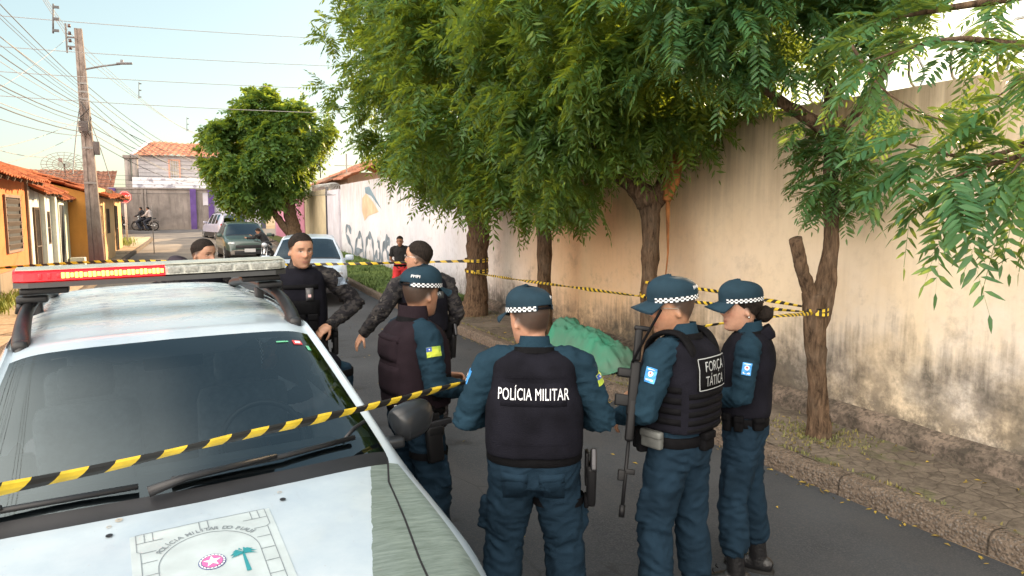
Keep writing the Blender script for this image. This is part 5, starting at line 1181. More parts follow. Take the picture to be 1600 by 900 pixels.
for sg in (-1, 1):
    P = [HMg @ Vector((sg*(.032+.021*math.cos(a)), .098-.010*abs(math.cos(a)), .008+.016*math.sin(a))) for a in np.linspace(0, 2*PI, 17)]; mb.tube(P, .0022, 6, caps=False)
    mb.tube([HMg @ Vector(p) for p in ((sg*.054, .088, .012), (sg*.076, .05, .012), (sg*.080, .0, .008), (sg*.080, -.012, -.012))], .0022, 6)
mb.tube([HMg @ Vector(p) for p in ((-.012, .101, .012), (0, .104, .016), (.012, .101, .012))], .002, 6); mb.build('glasses', mat('glasses_frame', (.25, .22, .18), .3, metal=.6), G_['root'])
# watch
sh, el, wr, hd, hn, cu, sg = G_['arms']['L']; dd = (wr-el).normalized(); MB().tube([wr+dd*.004, wr+dd*.03], [.033, .032], 16).build('wristwatch', CHR, G_['root'])
# rifle hanging muzzle-down in front of G
def rp(x, y, d): return at(x, y, d=d)
D_ = 3.34; top_ = rp(996, 545, D_+.05); mid_ = rp(981, 645, D_); muz = rp(971, 806, D_-.04); ax = (muz-top_).normalized(); fwdv = (rp(940, 650, D_)-rp(981, 645, D_)).normalized(); fwdv = (fwdv-ax*fwdv.dot(ax)).normalized()
rifle = empty('rifle', top_, 0, 'black rifle hanging muzzle down against the front of the bespectacled officer', 'rifle'); GM = mat('rifle_metal', (.006, .006, .007), .5, spec=.25)
q_ = Matrix((ax.cross(fwdv), fwdv, -ax)).transposed(); e_ = q_.to_euler(); L_ = (muz-top_).length
def rb(mb, y, z, d, bev=.004): b = MB(); b.box((0, 0, 0), d, bev=bev); mb.add([q_ @ Vector((p.x, p.y+y, p.z-z)) for p in map(Vector, b.v)], b.f, 0, True)
mb = MB(); rb(mb, 0, .10*1.9, (.034, .050, .26), .012); rb(mb, .0, .34, (.036, .040, .20), .012); mb.build('receiver', GM, rifle)
mb = MB(); rb(mb, 0, -.02, (.026, .038, .16), .012); rb(mb, -.015, -.10, (.026, .08, .025), .01); mb.build('stock', HOLS, rifle)
mb = MB(); mb.tube([q_ @ Vector((0, 0, -.42)), q_ @ Vector((0, 0, -L_))], .009, 10); mb.tube([q_ @ Vector((0, 0, -L_+.05)), q_ @ Vector((0, 0, -L_-.005))], .014, 10); rb(mb, -.02, .58, (.02, .045, .025)); rb(mb, .02, .60, (.03, .03, .05)); mb.build('barrel', GM, rifle)
mb = MB(); rb(mb, .05, .25, (.022, .07, .055), .006); mb.build('magazine', HOLS, rifle); mb = MB(); rb(mb, .05, .12, (.028, .07, .045), .01); mb.build('grip', HOLS, rifle)
mb = MB(); sl_ = [rp(988, 566, D_+.02), rp(1001, 541, D_-.01), rp(1016, 514, D_-.02), rp(1033, 484, D_-.0)]; sl_ = [Vector(p)-top_ for p in smooth_pts([tuple(p) for p in sl_], 5)]
mb.tube(sl_, [(.009, .005)]*len(sl_), 6); mb.build('sling', WEB, rifle)
# H: woman on the right
rz = R(47); loc, s = spot(1154, 437, 3.92, CAPT-.01, .06, rz)
H_ = person('person', 'female officer with hair in a bun, rightmost of the group, facing left', loc, rz, s,
  dict(fem=1, fat=.93, head=(R(22), R(2), 0), skin=(.46, .26, .18), armr=.92, legr=.98, capside=-1.2, vestz=1.0, armL=((-.205, .02, 1.13), (-.04, .22, 1.07), (.85, .5, .1), (.2, -.6, -.6), .8), armR=((.205, .04, 1.13), (.06, .24, 1.10), (-.9, .4, .1), (-.2, -.6, -.6), .8),
       legL=((-.11, .02), (-.105, .05, .50), .25), legR=((.13, -.10), (.11, -.04, .50), -.2)), cat='police officer', group=COPS)
sleeve_patch(H_, 'L', 'blue', 1.65, .42, .048, .066); pouch(H_, (-.185, .03, .975), (-1, .1, 0), (.05, .03, .09)); pouch(H_, (-.165, .09, .975), (-.9, .6, 0), (.04, .035, .10)); pouch(H_, (-.16, -.07, .975), (-.8, -.6, 0), (.06, .04, .07)); pouch(H_, (0, -.10, 1.455), (0, -1, .7), (.15, .07, .07), 'hood_roll', VEST, 0)
mb = MB(); mb.tube([H_['HM'] @ Vector((-.084, -.010, -.034)), H_['HM'] @ Vector((-.089, -.010, -.040))], .006, 8); mb.build('earring', CHR, H_['root'])
# E: left of the group, back to the camera-left, looking right
rz = R(-82); loc, s = spot(657, 412, 4.0, CAPT, .04, rz)
E_ = person('person', 'officer by the car mirror in maroon-black vest with a yellow-green flag on the sleeve', loc, rz, s,
  dict(fat=1.04, head=(R(14), R(2), 0), skin=(.33, .17, .105), capside=.95, vestt=.02, vestz=.99, cl=dict(vest=VESTM, collar=VESTM), armR=((.262, .0, 1.13), (.17, .25, 1.06), (-.3, .9, -.1), (-.5, -.2, -.8), .7), armL=((-.25, .02, 1.14), (-.14, .26, 1.08), (.4, .9, 0), (.4, -.3, -.8), .7),
       legL=((-.13, .0), (-.12, .03, .50), .2), legR=((.14, .03), (.13, .06, .50), -.2)), cat='police officer', group=COPS)
sleeve_patch(E_, 'R', 'flag', 1.7, .36); holster(E_, 'R', .05)
cf = Conf(E_['VB'], E_['U'] @ Vector((0, -.1, 1.28)), U3(E_, (0, -1, .05)), U3(E_, (0, 0, 1)), .3); mb = MB(); cf.plate(mb, .24, .13, .016, 0, 8, 5, 0, .03, 0, 1); cf.plate(mb, .25, .035, .022, 0, 8, 2, 0, .085, 0, 1); cf.plate(mb, .27, .16, .010, 0, 8, 5, 0, -.14, 0, 1); mb.build('vest_panel', VESTM, E_['root'])
mb = MB(); U = E_['U']; V, Fq = loft([U @ Vector((0, -.010, 1.44)), U @ Vector((0, -.008, 1.50)), U @ Vector((0, -.006, 1.535))], [(.098, .088), (.084, .080), (.080, .078)], 24, ref=U.to_3x3() @ Vector((1, 0, 0)), caps=False); mb.add(V, Fq, 0, True); mb.build('vest_collar', VESTM, E_['root'])
for k, (a, b) in enumerate(((.16, .10), (.19, .04))): pouch(E_, (a, b, 1.10), (1, .4, 0), (.06, .04, .13))
pouch(E_, (.205, -.02, .965), (1, 0, 0), (.06, .04, .10))
# D: behind E, camouflage sleeves, arm out to the left, bare head in profile
rz = R(2); loc, s = spot(656, 374, 6.1, BARE, .05, rz); CL = dict(shirt=CAMO, trousers=CAMO, vest=VEST)
D = person('person', 'bare-headed officer with glasses in camouflage sleeves reaching his open hand out to the left', loc, rz, s,
  dict(cap=0, hairh=.016, fat=1.02, sh=1.04, head=(R(52), R(-2), 0), skin=(.42, .23, .15), cl=CL, vestt=.015, armL=((-.33, .0, 1.19), (-.46, .10, 1.00), (-.5, .3, -.8), (.7, .2, -.6), .25), armR=((.275, -.05, 1.14), (.24, .12, .95), (-.1, .5, -.85), (-.8, 0, -.1), .5)), cat='police officer', group=COPS)
cf = Conf(D['VB'], D['U'] @ Vector((0.02, -.1, 1.32)), U3(D, (0, -1, .05)), U3(D, (0, 0, 1)), .3); mb = MB(); cf.plate(mb, .21, .085, .008, 0, 8, 4, 0, 0, 0, 1); g1 = mb.build('vest_label', mat('grey_label', (.045, .05, .055), .7), D['root']); mb = MB(); cf.text(mb, 'POLÍCIA', .055, sx=.75, bold=.001, off=.012); mb.build('lettering', GREYP, g1)
holster(D, 'R'); pouch(D, (.19, -.03, 1.0), (1, 0, 0), (.09, .05, .13))
mb = MB()
for sg in (-1, 1):
    P = [D['HM'] @ Vector((sg*(.032+.020*math.cos(a)), .098-.010*abs(math.cos(a)), .008+.015*math.sin(a))) for a in np.linspace(0, 2*PI, 15)]; mb.tube(P, .0022, 6, caps=False); mb.tube([D['HM'] @ Vector(p) for p in ((sg*.053, .088, .012), (sg*.08, .0, .008))], .0022, 6)
mb.tube([D['HM'] @ Vector(p) for p in ((-.012, .101, .012), (.012, .101, .012))], .002, 6); mb.build('glasses', CHR, D['root'])
# A: facing the camera beside the car
rz = R(172); loc, s = spot(466, 361, 6.0, BARE, .03, rz)
A_ = person('person', 'bare-headed officer facing the camera behind the police car with one hand on his hip', loc, rz, s,
  dict(cap=0, hairh=.018, fat=1.06, sh=1.08, head=(R(22), R(6), 0), skin=(.44, .24, .155), cl=CL, vestt=.012, vestz=.985, armL=((-.43, -.04, 1.17), (-.21, .13, 1.02), (.8, .4, -.35), (.1, -.6, -.7), .7), armR=((.30, .02, 1.15), (.17, .24, 1.20), (-.7, .5, .3), (-.2, -.6, -.6), .95)), cat='police officer', group=COPS)
holster(A_, 'L'); cf = Conf(A_['VB'], A_['U'] @ Vector((0, .1, 1.22)), U3(A_, (0, 1, .05)), U3(A_, (0, 0, 1)), .3); mb = MB(); cf.plate(mb, .27, .035, .012, 0, 8, 2, 0, .10, 0, 1); cf.plate(mb, .28, .12, .014, 0, 8, 4, 0, -.06, 0, 1); mb.build('vest_panel', WEB, A_['root'])
mb = MB(); cf.plate(mb, .055, .095, .032, 0, 3, 4, .07, .045, 0, 1); cf.plate(mb, .022, .02, .036, 1, 2, 2, .07, .035); mb.build('chest_radio', [mat('radio_grey', (.06, .06, .065), .4), mat('radio_lamp', (.55, .35, .35), .3)], A_['root'])
sh, el, wr, hd, hn, cu, sg = A_['arms']['L']; cf = Conf(A_['SB'], sh.lerp(el, .3), U3(A_, (-.6, .6, .3)), U3(A_, (0, 0, 1)), .15); mb = MB(); cf.plate(mb, .07, .06, .006, 0, 4, 4); mb.build('shoulder_patch', mat('grey_blue_patch', (.16, .20, .26), .7, var=.4, vs=40), A_['root'])
for a in (-.09, .0, .09): pouch(A_, (a, .165, 1.06), (0, 1, 0), (.075, .045, .12))
pouch(A_, (-.20, .06, .98), (-1, .3, 0), (.09, .06, .15)); pouch(A_, (.20, .06, .98), (1, .3, 0), (.07, .05, .12))
# B and C: heads showing above the light bar
rz = R(195); loc, s = spot(311, 370, 6.6, BARE, .03, rz)
B_ = person('person', 'bare-headed officer showing only his head above the light bar, looking right', loc, rz, s, dict(cap=0, hairh=.014, head=(R(32), R(8), 0), skin=(.42, .23, .15), cl=CL, vox=.0065), cat='police officer', group=COPS)
rz = R(200); loc, s = spot(268, 394, 7.0, CAPT, .03, rz)
C_ = person('person', 'figure in a plain dark cap barely showing above the light bar', loc, rz, s, dict(cap=2, head=(R(20), R(25), 0), skin=(.40, .22, .14), vox=.009, cl=dict(CL, cap=mat('dark_plum_cap', (.022, .014, .024), .85))), cat='police officer', group=COPS)
# X: navy-clad officer bending behind the car, between it and A
rz = R(120); p = at(452, 470, d=5.0)
X_ = person('person', 'officer bent forward behind the car, only a petrol-blue shoulder with a flag patch showing', (p.x+.28, p.y+.05, 0), rz, .98, dict(cap=1, lean=R(60), head=(0, R(20), 0), vox=.009, armR=((.24, .18, 1.25), (.18, .32, 1.40), (0, .6, .6), (0, 0, -1), .6), armL=((-.24, .18, 1.25), (-.18, .32, 1.40), (0, .6, .6), (0, 0, -1), .6)), cat='police officer', group=COPS)
sleeve_patch(X_, 'R', 'flag', 1.57, .3); sleeve_patch(X_, 'L', 'flag', 1.57, .3)
# R: bystander in red shorts on the verge
rz = R(165); p = at(625, 367, d=15.6); sR = (p.z-.13)/BARE
R_ = person('person', 'young man in black t-shirt and red shorts by the graffitied wall', (p.x, p.y, .13), rz, sR,
  dict(cap=0, vestkind=0, out='civil', boots=0, sleeves=0, cargo=0, hairh=.015, vox=.009, fat=.92, head=(R(-6), R(14), 0), skin=(.30, .155, .095), cl=dict(shirt=mat('black_tshirt', (.012, .012, .014), .9), trousers=mat('red_shorts_cloth', (.52, .025, .03), .8, var=.2, vs=5), boot=mat('sandal', (.05, .03, .02), .7)), shorts=1,
       armL=((-.25, -.05, 1.12), (-.10, -.17, .98), (.6, 0, -.6), (0, -1, 0), .4), armR=((.25, -.05, 1.12), (.10, -.17, .98), (-.6, 0, -.6), (0, -1, 0), .4)), cat='bystander')
# ================================================================== BARRIER TAPE
TY = mat('tape_yellow', (.66, .47, .035), .45, var=.2, vs=12); TK = mat('tape_black', (.016, .015, .014), .45)
def tape(pts, wid, stripe, label, sag=0, tw=0, fl=.35, twist=0, skew=.5, loops=()):
    P = smooth_pts([tuple(p) for p in pts], 12); n = len(P); L = [0]
    for a, b in zip(P[:-1], P[1:]): L.append(L[-1]+float(np.linalg.norm(b-a)))
    T = L[-1]; m = max(4, int(T/stripe)); sub = 2 if stripe > .05 else 1; N = m*sub; k_ = 8; V = []; F = []; mi = []
    def pos(s): s = min(max(s, 0), T); q = np.array([np.interp(s, L, [p[i] for p in P]) for i in range(3)]); q[2] -= sag*4*(s/T)*(1-s/T); return q
    for i in range(N+1):
        s = T*i/N
        a_ = tw+twist*s+.25*math.sin(s*3.1); wv = wid*(1+.12*math.sin(s*7.3)+.08*math.sin(s*17))
        for k in range(k_):
            th = 2*PI*k/k_; u = math.cos(th)*wv; v_ = math.sin(th)*wv*fl; ss_ = s+u*skew*2 if 0 < i < N else s; c = pos(ss_); t = pos(ss_+.01)-pos(ss_-.01); t /= np.linalg.norm(t)+1e-9; up = np.array([0, 0, 1.]); up -= t*up.dot(t); up /= np.linalg.norm(up); sd_ = np.cross(t, up)
            V.append(c+(up*math.cos(a_)+sd_*math.sin(a_))*u+(sd_*math.cos(a_)-up*math.sin(a_))*v_)
    for i in range(N):
        for k in range(k_): F.append((i*k_+k, i*k_+(k+1) % k_, (i+1)*k_+(k+1) % k_, (i+1)*k_+k)); mi.append((i//sub) % 2)
    mb = MB(); mb.v = [tuple(v) for v in V]; mb.f = F; mb.m = mi; mb.sm = [False]*len(F)
    for (c, r_, z_) in loops:
        for j in range(2):
            for q in range(26):
                a0, a1 = 2*PI*q/26, 2*PI*(q+1)/26; zz = lambda a: z_+j*.03+.02*math.sin(a+j)
                mb.add([(c[0]+r_*math.cos(a), c[1]+r_*math.sin(a), zz(a)+h) for a, h in ((a0, -.012), (a1, -.012), (a1, .014), (a0, .014))], [(0, 1, 2, 3)], q % 2)
    o = mb.build('barrier_tape', [TY, TK]); return tag(o, label, 'barrier tape', 'yellow and black barrier tapes')
tape([at(-90, 786, d=1.72), at(0, 765, d=1.88), at(180, 727, d=2.12), at(350, 687, d=2.38), at(500, 654, d=2.72), at(600, 630, d=3.05), at(690, 607, d=3.42), at(745, 594, d=3.62), at(800, 590, d=3.75)], .0175, .072, 'rolled black and yellow tape crossing low in front of the windscreen to the officers', fl=.5, twist=.35)
t1 = (4.84, 12.75); t3_ = (4.87, 7.0); t4_ = (4.83, 4.47)
zA = at(742, 408, d=13.4).z; zB = at(735, 428, d=13.2).z; zC = at(1005, 463, X=4.75).z; zD = at(1285, 487, X=4.85).z; zE = at(1010, 441, X=4.75).z
tape([(4.64, 12.6, zA), (1.5, 14.2, zA-.08), (-1.5, 15.8, zA-.03), at(-20, 420, X=-3.86)], .024, .11, 'barrier tape running across the whole street from the thick trunk to the orange house', fl=.15)
tape([(4.70, 12.6, zB), (4.62, 10, (zB+zC)/2+.0), (4.72, 7.0, zC)], .022, .055, 'tightly twisted tape between the thick trunk and the torn-branch tree', fl=.4, twist=2, loops=[(t1, .235, zB+.02), (t1, .235, zA)])
tape([(4.72, 6.95, zC), (4.75, 5.7, (zC+zD)/2-.01), (4.72, 4.45, zD)], .016, .05, 'lower of two twisted tapes between the torn-branch tree and the forked tree', fl=.4, twist=3, loops=[(t3_, .122, zC)])
tape([(4.74, 6.9, zE), (4.78, 5.7, (zE+zD)/2+.03), (4.76, 4.36, zD+.03)], .016, .05, 'upper of two twisted tapes between the torn-branch tree and the forked tree', fl=.4, twist=3, loops=[(t4_, .11, zD)])
tape([at(1040, 520, d=5.6), at(1130, 505, d=5.45), at(1205, 495, d=5.3), (4.73, 4.42, zD-.01)], .016, .05, 'loose tape end slanting down from the forked tree behind the female officer', fl=.4, twist=2)
# ================================================================== GREEN SHEET ON THE PAVEMENT
SHEET = cloth('green_sheet_cloth', (.055, .26, .17), .3, 2.5, c2=(.11, .20, .15), bump=.3)
V = []; F = []; nx, ny = 46, 90; cx, cy = 4.78, 8.35; zb = .152
for j in range(ny+1):
    for i in range(nx+1):
        u = i/nx*2-1; v = j/ny*2-1; x = cx+u*.56+.03*fbm(v*3, u*2, 1); y = cy+v*1.10+.04*fbm(u*3, v*2, 7)
        core = .34*math.exp(-(u/.48)**4)*math.exp(-(v/.86)**6)*(1+.45*math.exp(-((v-.55)/.22)**2)+.12*math.cos(v*6))
        fold = .034*(1-abs(fbm(x*5, y*2.0, 3))*2.6)*(.35+min(1, core*5))+.007*(1-abs(fbm(x*14, y*5, 2))*3)
        e = min(1, (1-max(abs(u), abs(v)))*8); V.append((x, y, zb+.004+max(0, core+fold*e)))
for j in range(ny):
    for i in range(nx): k = j*(nx+1)+i; F.append((k, k+1, k+nx+2, k+nx+1))
o = link('green_sheet', mesh_np('green_sheet', V, F), None, True, SHEET); tag(o, 'rumpled green sheet spread over a low shape on the pavement below the wall', 'sheet'); o.modifiers.new('t', 'SOLIDIFY').thickness = .003
# ================================================================== BACKGROUND
def pwall(name, c, c2=None, vs=1.2, stain=.5, low=.6):
    g = G(name); n = g.noise(g.pos, vs, 7, .65); c2 = c2 or tuple(q*.78 for q in c); cc = g.mix(g.ramp(n, .35, .65), c2, c)
    z = g.xyz(g.pos)[2]; st = g.noise(g.map(g.pos, (3, 3, .35)), 1.6, 7, .68); dirt = tuple(q*.3+.02 for q in c)
    cc = g.mix(g.math('MULTIPLY', g.ramp(st, .5, .72), stain), cc, dirt); cc = g.mix(g.math('MULTIPLY', g.math('MULTIPLY', g.mapr(z, 1.5, .2), g.ramp(n, .38, .55)), low), cc, (.16, .13, .10))
    g.bump(g.noise(g.pos, 12, 5), .4, .02); return g.out(cc, .92, .15)
def tilem(name, a, b, d=(.07, .035, .02)):
    g = G(name); n = g.noise(g.pos, 1.6, 7, .7); m = g.noise(g.pos, 11, 5, .7); cc = g.mix(g.ramp(n, .35, .62), b, a); cc = g.mix(g.math('MULTIPLY', g.ramp(m, .5, .68), .7), cc, d); return g.out(cc, .9, .15)
TILE = tilem('clay_tile', (.50, .155, .065), (.33, .10, .045)); TILEB = tilem('brown_clay_tile', (.30, .14, .09), (.17, .08, .055)); TILEP = tilem('pale_clay_tile', (.48, .22, .14), (.34, .15, .10))
WOODM = mat('roof_timber', (.10, .065, .04), .9, var=.3, vs=3)
def tile_roof(name, e0, e1, r1, r0, m, parent, pitch_w=.22, rows=.38, amp=.035, sagk=.03):
    """wavy clay tiles between eave line e0-e1 and ridge line r0-r1"""
    e0, e1, r0, r1 = map(Vector, (e0, e1, r0, r1)); n = (e1-e0).cross(r0-e0).normalized(); n = n if n.z > 0 else -n; Lw = (e1-e0).length; Ls = (r0-e0).length
    nc = max(6, int(Lw/pitch_w)*6); nr = max(3, int(Ls/rows)); V = []; F = []
    for j in range(nr*2):
        k = j//2; s0 = (k+(1 if j % 2 else 0))/nr
        for i in range(nc+1):
            u = i/nc; a = e0.lerp(e1, u); b = r0.lerp(r1, u); p = a.lerp(b, s0); ph = 2*PI*i/6
            wob = .014*fbm(int(i/6)*1.7, k*2.3, 1)*2; p = p+n*(amp*(1-abs(math.sin(ph/2))*1.35)+(.028 if j % 2 == 0 else 0)+wob+sagk*fbm(u*Lw*.5, s0*3, 9)*2); V.append(p)
    for j in range(nr*2-1):
        for i in range(nc): q = j*(nc+1)+i; F.append((q, q+1, q+nc+2, q+nc+1))
    o = MB().add(V, F).build(name, m, parent)
    o.modifiers.new('t', 'SOLIDIFY').thickness = .018; return o
def house(label, X0, X1, Y0, Y1, zw, ridge, m, tm, name='house', eo=.4, zb=None, side=1, ridgeX=None, cat='house', roof=True):
    """street house: front face at X1 (towards the street), back at X0; roof ridge parallel to the street"""
    zb = gz((Y0+Y1)/2) if zb is None else zb; t = empty(name, (X1, Y0, zb), label=label, cat=cat); o = Vector((X1, Y0, zb)); rx = (X0+X1)/2 if ridgeX is None else ridgeX
    mb = MB(); zr = ridge-zb; w = X1-X0
    V = [(0, 0, -.2), (0, Y1-Y0, -.2), (-w, Y1-Y0, -.2), (-w, 0, -.2), (0, 0, zw-zb), (0, Y1-Y0, zw-zb), (-w, Y1-Y0, zw-zb), (-w, 0, zw-zb), (rx-X1, 0, zr-.06), (rx-X1, Y1-Y0, zr-.06)]
    if roof: mb.add(V, [(0, 1, 5, 4), (2, 3, 7, 6), (3, 0, 4, 8, 7), (1, 2, 6, 9, 5)])
    else: mb.add(V[:8], [(0, 1, 5, 4), (2, 3, 7, 6), (3, 0, 4, 7), (1, 2, 6, 5), (4, 5, 6, 7)])
    mb.build('wall', m, t)
    if roof:
        sl = (ridge-zw)/(X1-rx); r = empty('roof', (0, 0, 0)); r.parent = t
        tile_roof('roof_slope', (eo, -.15, zw-zb-sl*eo+.05), (eo, Y1-Y0+.1, zw-zb-sl*eo+.05), (rx-X1, Y1-Y0+.1, zr+.05), (rx-X1, -.15, zr+.05), tm, r)
        tile_roof('roof_slope', (-w-.3, Y1-Y0+.1, zw-zb), (-w-.3, -.15, zw-zb), (rx-X1, -.15, zr+.05), (rx-X1, Y1-Y0+.1, zr+.05), tm, r)
        mb = MB(); mb.tube([(rx-X1, -.15, zr+.07), (rx-X1, Y1-Y0+.1, zr+.07)], .09, 8)
        mb.build('ridge_tiles', tm, r); mb = MB()
        for k in range(int((Y1-Y0)/.55)): mb.box((eo*.45, .2+k*.55, zw-zb-sl*eo*.45-.01), (eo*1.2, .05, .07), Euler((0, math.atan(sl), 0)))
        split_loose(mb.build('rafter', WOODM, r))
    return t
def opening(t, y0, y1, z0, z1, kind='window', fm=None, pm=None, x=0, bars='v', n=6):
    """window or door on the street face (local y,z) with a recessed pane, frame and bars"""
    fm = fm or WOODM; mb = MB(); w = .06
    for a, b, c, d in ((y0, z0, y1, z0+w), (y0, z1-w, y1, z1), (y0, z0+w, y0+w, z1-w), (y1-w, z0+w, y1, z1-w)): mb.box((x+.012, (a+c)/2, (b+d)/2), (.07, c-a, d-b))
    f = mb.build(kind, fm, t); MB().box((x+.004, (y0+y1)/2, (z0+z1)/2), (.02, y1-y0-.02, z1-z0-.02)).build('pane' if kind == 'window' else 'leaf', pm or DARKIN, f)
    mb = MB()
    for k in range(n):
        if bars == 'v': a = y0+w+(y1-y0-2*w)*(k+.5)/n; mb.box((x+.05, a, (z0+z1)/2), (.018, .018, z1-z0-.02))
        else: a = z0+w+(z1-z0-2*w)*(k+.5)/n; mb.box((x+.03, (y0+y1)/2, a), (.03, y1-y0-2*w-.01, (z1-z0)/n*.55), Euler((0, .5, 0)))
    if bars == 'v': mb.box((x+.05, (y0+y1)/2, (z0+z1)/2), (.014, y1-y0-.02, .03))
    if n: mb.build('bars', mat('iron_bars', (.10, .075, .06), .7, metal=.3), f)
    return f
OR = pwall('orange_paint', (.66, .23, .085), (.54, .18, .07), 1.1, .35, .9); WHW = pwall('white_paint_wall', (.66, .68, .62), None, 1.5, .35, .5); YE = pwall('yellow_orange_paint', (.58, .28, .07), None, 1.0, .35, .6); PE = pwall('pale_orange_paint', (.74, .48, .24), None, 1.2, .3, .4)
h1 = house('orange rendered house with barred windows and red clay tile roof at the left edge', -9, -3.9, 10, 20.9, 3.02, 4.25, OR, TILE, ridgeX=-6.6, eo=.45)
opening(h1, 8.35, 9.75, 1.22, 2.5, bars='h', n=7, fm=mat('brown_shutter', (.20, .13, .09), .8)); opening(h1, 5.9, 7.45, .05, 2.5, 'gate', n=9, fm=mat('iron_gate', (.07, .06, .055), .6)); opening(h1, 3.2, 4.6, 1.2, 2.4, n=6)
mb = MB(); mb.box((.015, 9.0, .42), (.05, 3.1, .84)); mb.box((.03, 10.55, 1.5), (.05, .12, 3.0)); mb.build('plinth', pwall('grey_plinth', (.30, .24, .18), None, 3, .6, .6), h1)
h2 = house('narrow whitewashed house with dark barred door beside the orange house', -9, -3.92, 20.95, 24.1, 2.78, 4.3, WHW, TILE, ridgeX=-7.0, eo=.35)
opening(h2, .35, 1.0, .1, 2.1, 'door', n=4); opening(h2, 1.7, 2.3, 1.1, 2.0, n=4)
mb = MB(); mb.box((.06, 1.35, 1.3), (.12, .22, 2.6)); mb.box((.06, 2.85, 1.3), (.12, .3, 2.6)); mb.build('pilaster', WHW, h2)
h3 = house('low white gateway wall with a tall dark door opening and greenish pillar', -8, -3.9, 24.15, 26.4, 2.62, 3.9, pwall('greenish_white_paint', (.62, .66, .50), None, 2, .4, .4), TILE, ridgeX=-6.2, eo=.2)
opening(h3, .35, 1.25, .1, 2.2, 'door', n=0, fm=WHW); mb = MB(); mb.box((.25, 1.85, .25), (.4, .4, .5), bev=.02); mb.build('step_block', WHW, h3)
h4 = house('yellow-orange house projecting past its neighbours, just behind the utility pole', -8.5, -3.2, 26.5, 31.8, 2.75, 3.55, YE, TILE, ridgeX=-5.9, eo=.45)
mb = MB(); mb.box((.012, 2.65, 1.35), (.03, 5.28, 2.7)); mb.build('front_wall', PE, h4); opening(h4, 1.2, 2.0, .1, 2.1, 'door', n=3); opening(h4, 3.0, 3.8, 1.1, 2.0, n=4)
h5 = house('pale orange house at the end of the left row with brown tiles', -10, -3.5, 32, 38.2, 2.9, 3.9, PE, TILE, ridgeX=-6.8, eo=.4)
opening(h5, 1.2, 2.2, 1.1, 2.1, n=4); opening(h5, 3.4, 4.3, .1, 2.1, 'door', n=3)
h6 = house('brown tiled house set back on the left beyond the row', -24, -5.6, 49, 49.0+5, 3.6, 5.4, PE, TILEB, ridgeX=-14)
# a roof whose tiles face the camera
bk = empty('house', (-12, 58, 1.05), label='long low house with dark brown tiles seen behind the utility pole', cat='house'); MB().box((-1.5, 2, 1.2), (15.5, 4, 2.9)).build('wall', pwall('dull_wall', (.42, .36, .33)), bk)
tile_roof('roof', (-9.5, -.4, 2.7), (6.3, -.4, 2.7), (6.3, 3.2, 4.3), (-9.5, 3.2, 4.3), TILEB, bk, .3)
# the wall across the end of the street
YW = 57.0
def wx(px_): return at(px_, 340, Y=YW).x
CONC = pwall('bare_concrete', (.30, .265, .245), (.17, .15, .14), .9, .75, .5); PUR = mat('purple_paint', (.095, .05, .20), .8, var=.2, vs=2); WHG = pwall('white_gate_paint', (.62, .60, .66), None, 1, .2, .2)
ew = empty('end_wall', (0, YW, 1.02), label='stained grey concrete wall closing the street, with purple pillars', cat='wall')
a, b = wx(172), wx(333); mb = MB(); mb.box(((a+b)/2, .1, 1.35), (b-a, .2, 3.05)); mb.box(((a+b)/2, .1, 2.93), (b-a+.1, .34, .12)); mb.build('wall_face', CONC, ew)
for px_ in (178, 303, 331): MB().box((wx(px_), -.05, 1.42), (.40, .3, 3.0)).build('pillar', PUR, ew)
mb = MB()
for px_ in (224, 229): mb.box((wx(px_), -.03, 1.4), (.12, .12, 2.9))
mb.box((wx(324), -.03, 2.2), (.5, .04, .9), mi=1); mb.build('drain_pipe', [CONC, WHG], ew)
gt = empty('garage_gate', (0, YW, 1.02), label='wide white metal gate at the end of the street, right of the purple pillar', cat='gate'); a, b = wx(334), wx(408); mb = MB()
n = 22
for k in range(n): mb.box((a+(b-a)*(k+.5)/n, .08+(k % 2)*.03, 1.35), ((b-a)/n, .05, 2.7))
mb.box(((a+b)/2, .05, 2.76), (b-a, .2, .14)); mb.build('gate_leaf', WHG, gt); MB().box((b+.15, .0, 1.35), (.35, .3, 2.8)).build('post', mat('slate_post', (.06, .065, .09), .8), gt); MB().box(((a+b)/2+.5, .02, 1.35), (.05, .05, 2.6)).build('seam_post', mat('slate_post2', (.06, .065, .09), .8), gt)
# two-storey house behind that wall
YH = 61.0
def hx(px_): return at(px_, 260, Y=YH).x
def hz(py): return at(270, py, Y=YH).z
th = empty('two_storey_house', (hx(213), YH, 1.05), label='pale two-storey house with striped red tile roof rising behind the end wall', cat='house'); o = Vector((hx(213), YH, 1.05)); W2 = hx(392)-hx(213)
WBD = pwall('weathered_boards', (.52, .50, .52), (.40, .38, .40), 1.5, .3, .1); zE = hz(243)-1.05; zR = hz(217)-1.05
mb = MB(); mb.box((W2/2, 3, zE/2), (W2, 6, zE)); mb.build('wall', WBD, th); mb = MB()
for k in range(9): mb.box((W2/2, -.012, zE-.15-k*.30), (W2, .02, .025))
mb.build('board_joints', mat('joint_grey', (.20, .19, .20), .9), th)
tile_roof('roof', (-.3, -.5, zE-.05), (W2+.3, -.5, zE-.05), (W2+.3-.0, 3.2, zR), (.75, 3.2, zR), TILEP, th, .45, .6, .06)
mb = MB(); mb.add([(-.35, -.5, zE-.12), (-.35, -.5, zE+.02), (.72, 3.2, zR+.1), (.72, 3.2, zR-.1), (-.12, -.5, zE-.12), (-.12, -.5, zE+.02), (.95, 3.2, zR+.1), (.95, 3.2, zR-.1)], [(0, 1, 2, 3), (7, 6, 5, 4), (1, 5, 6, 2), (0, 3, 7, 4), (0, 4, 5, 1)]); mb.build('bargeboard', WHG, th)
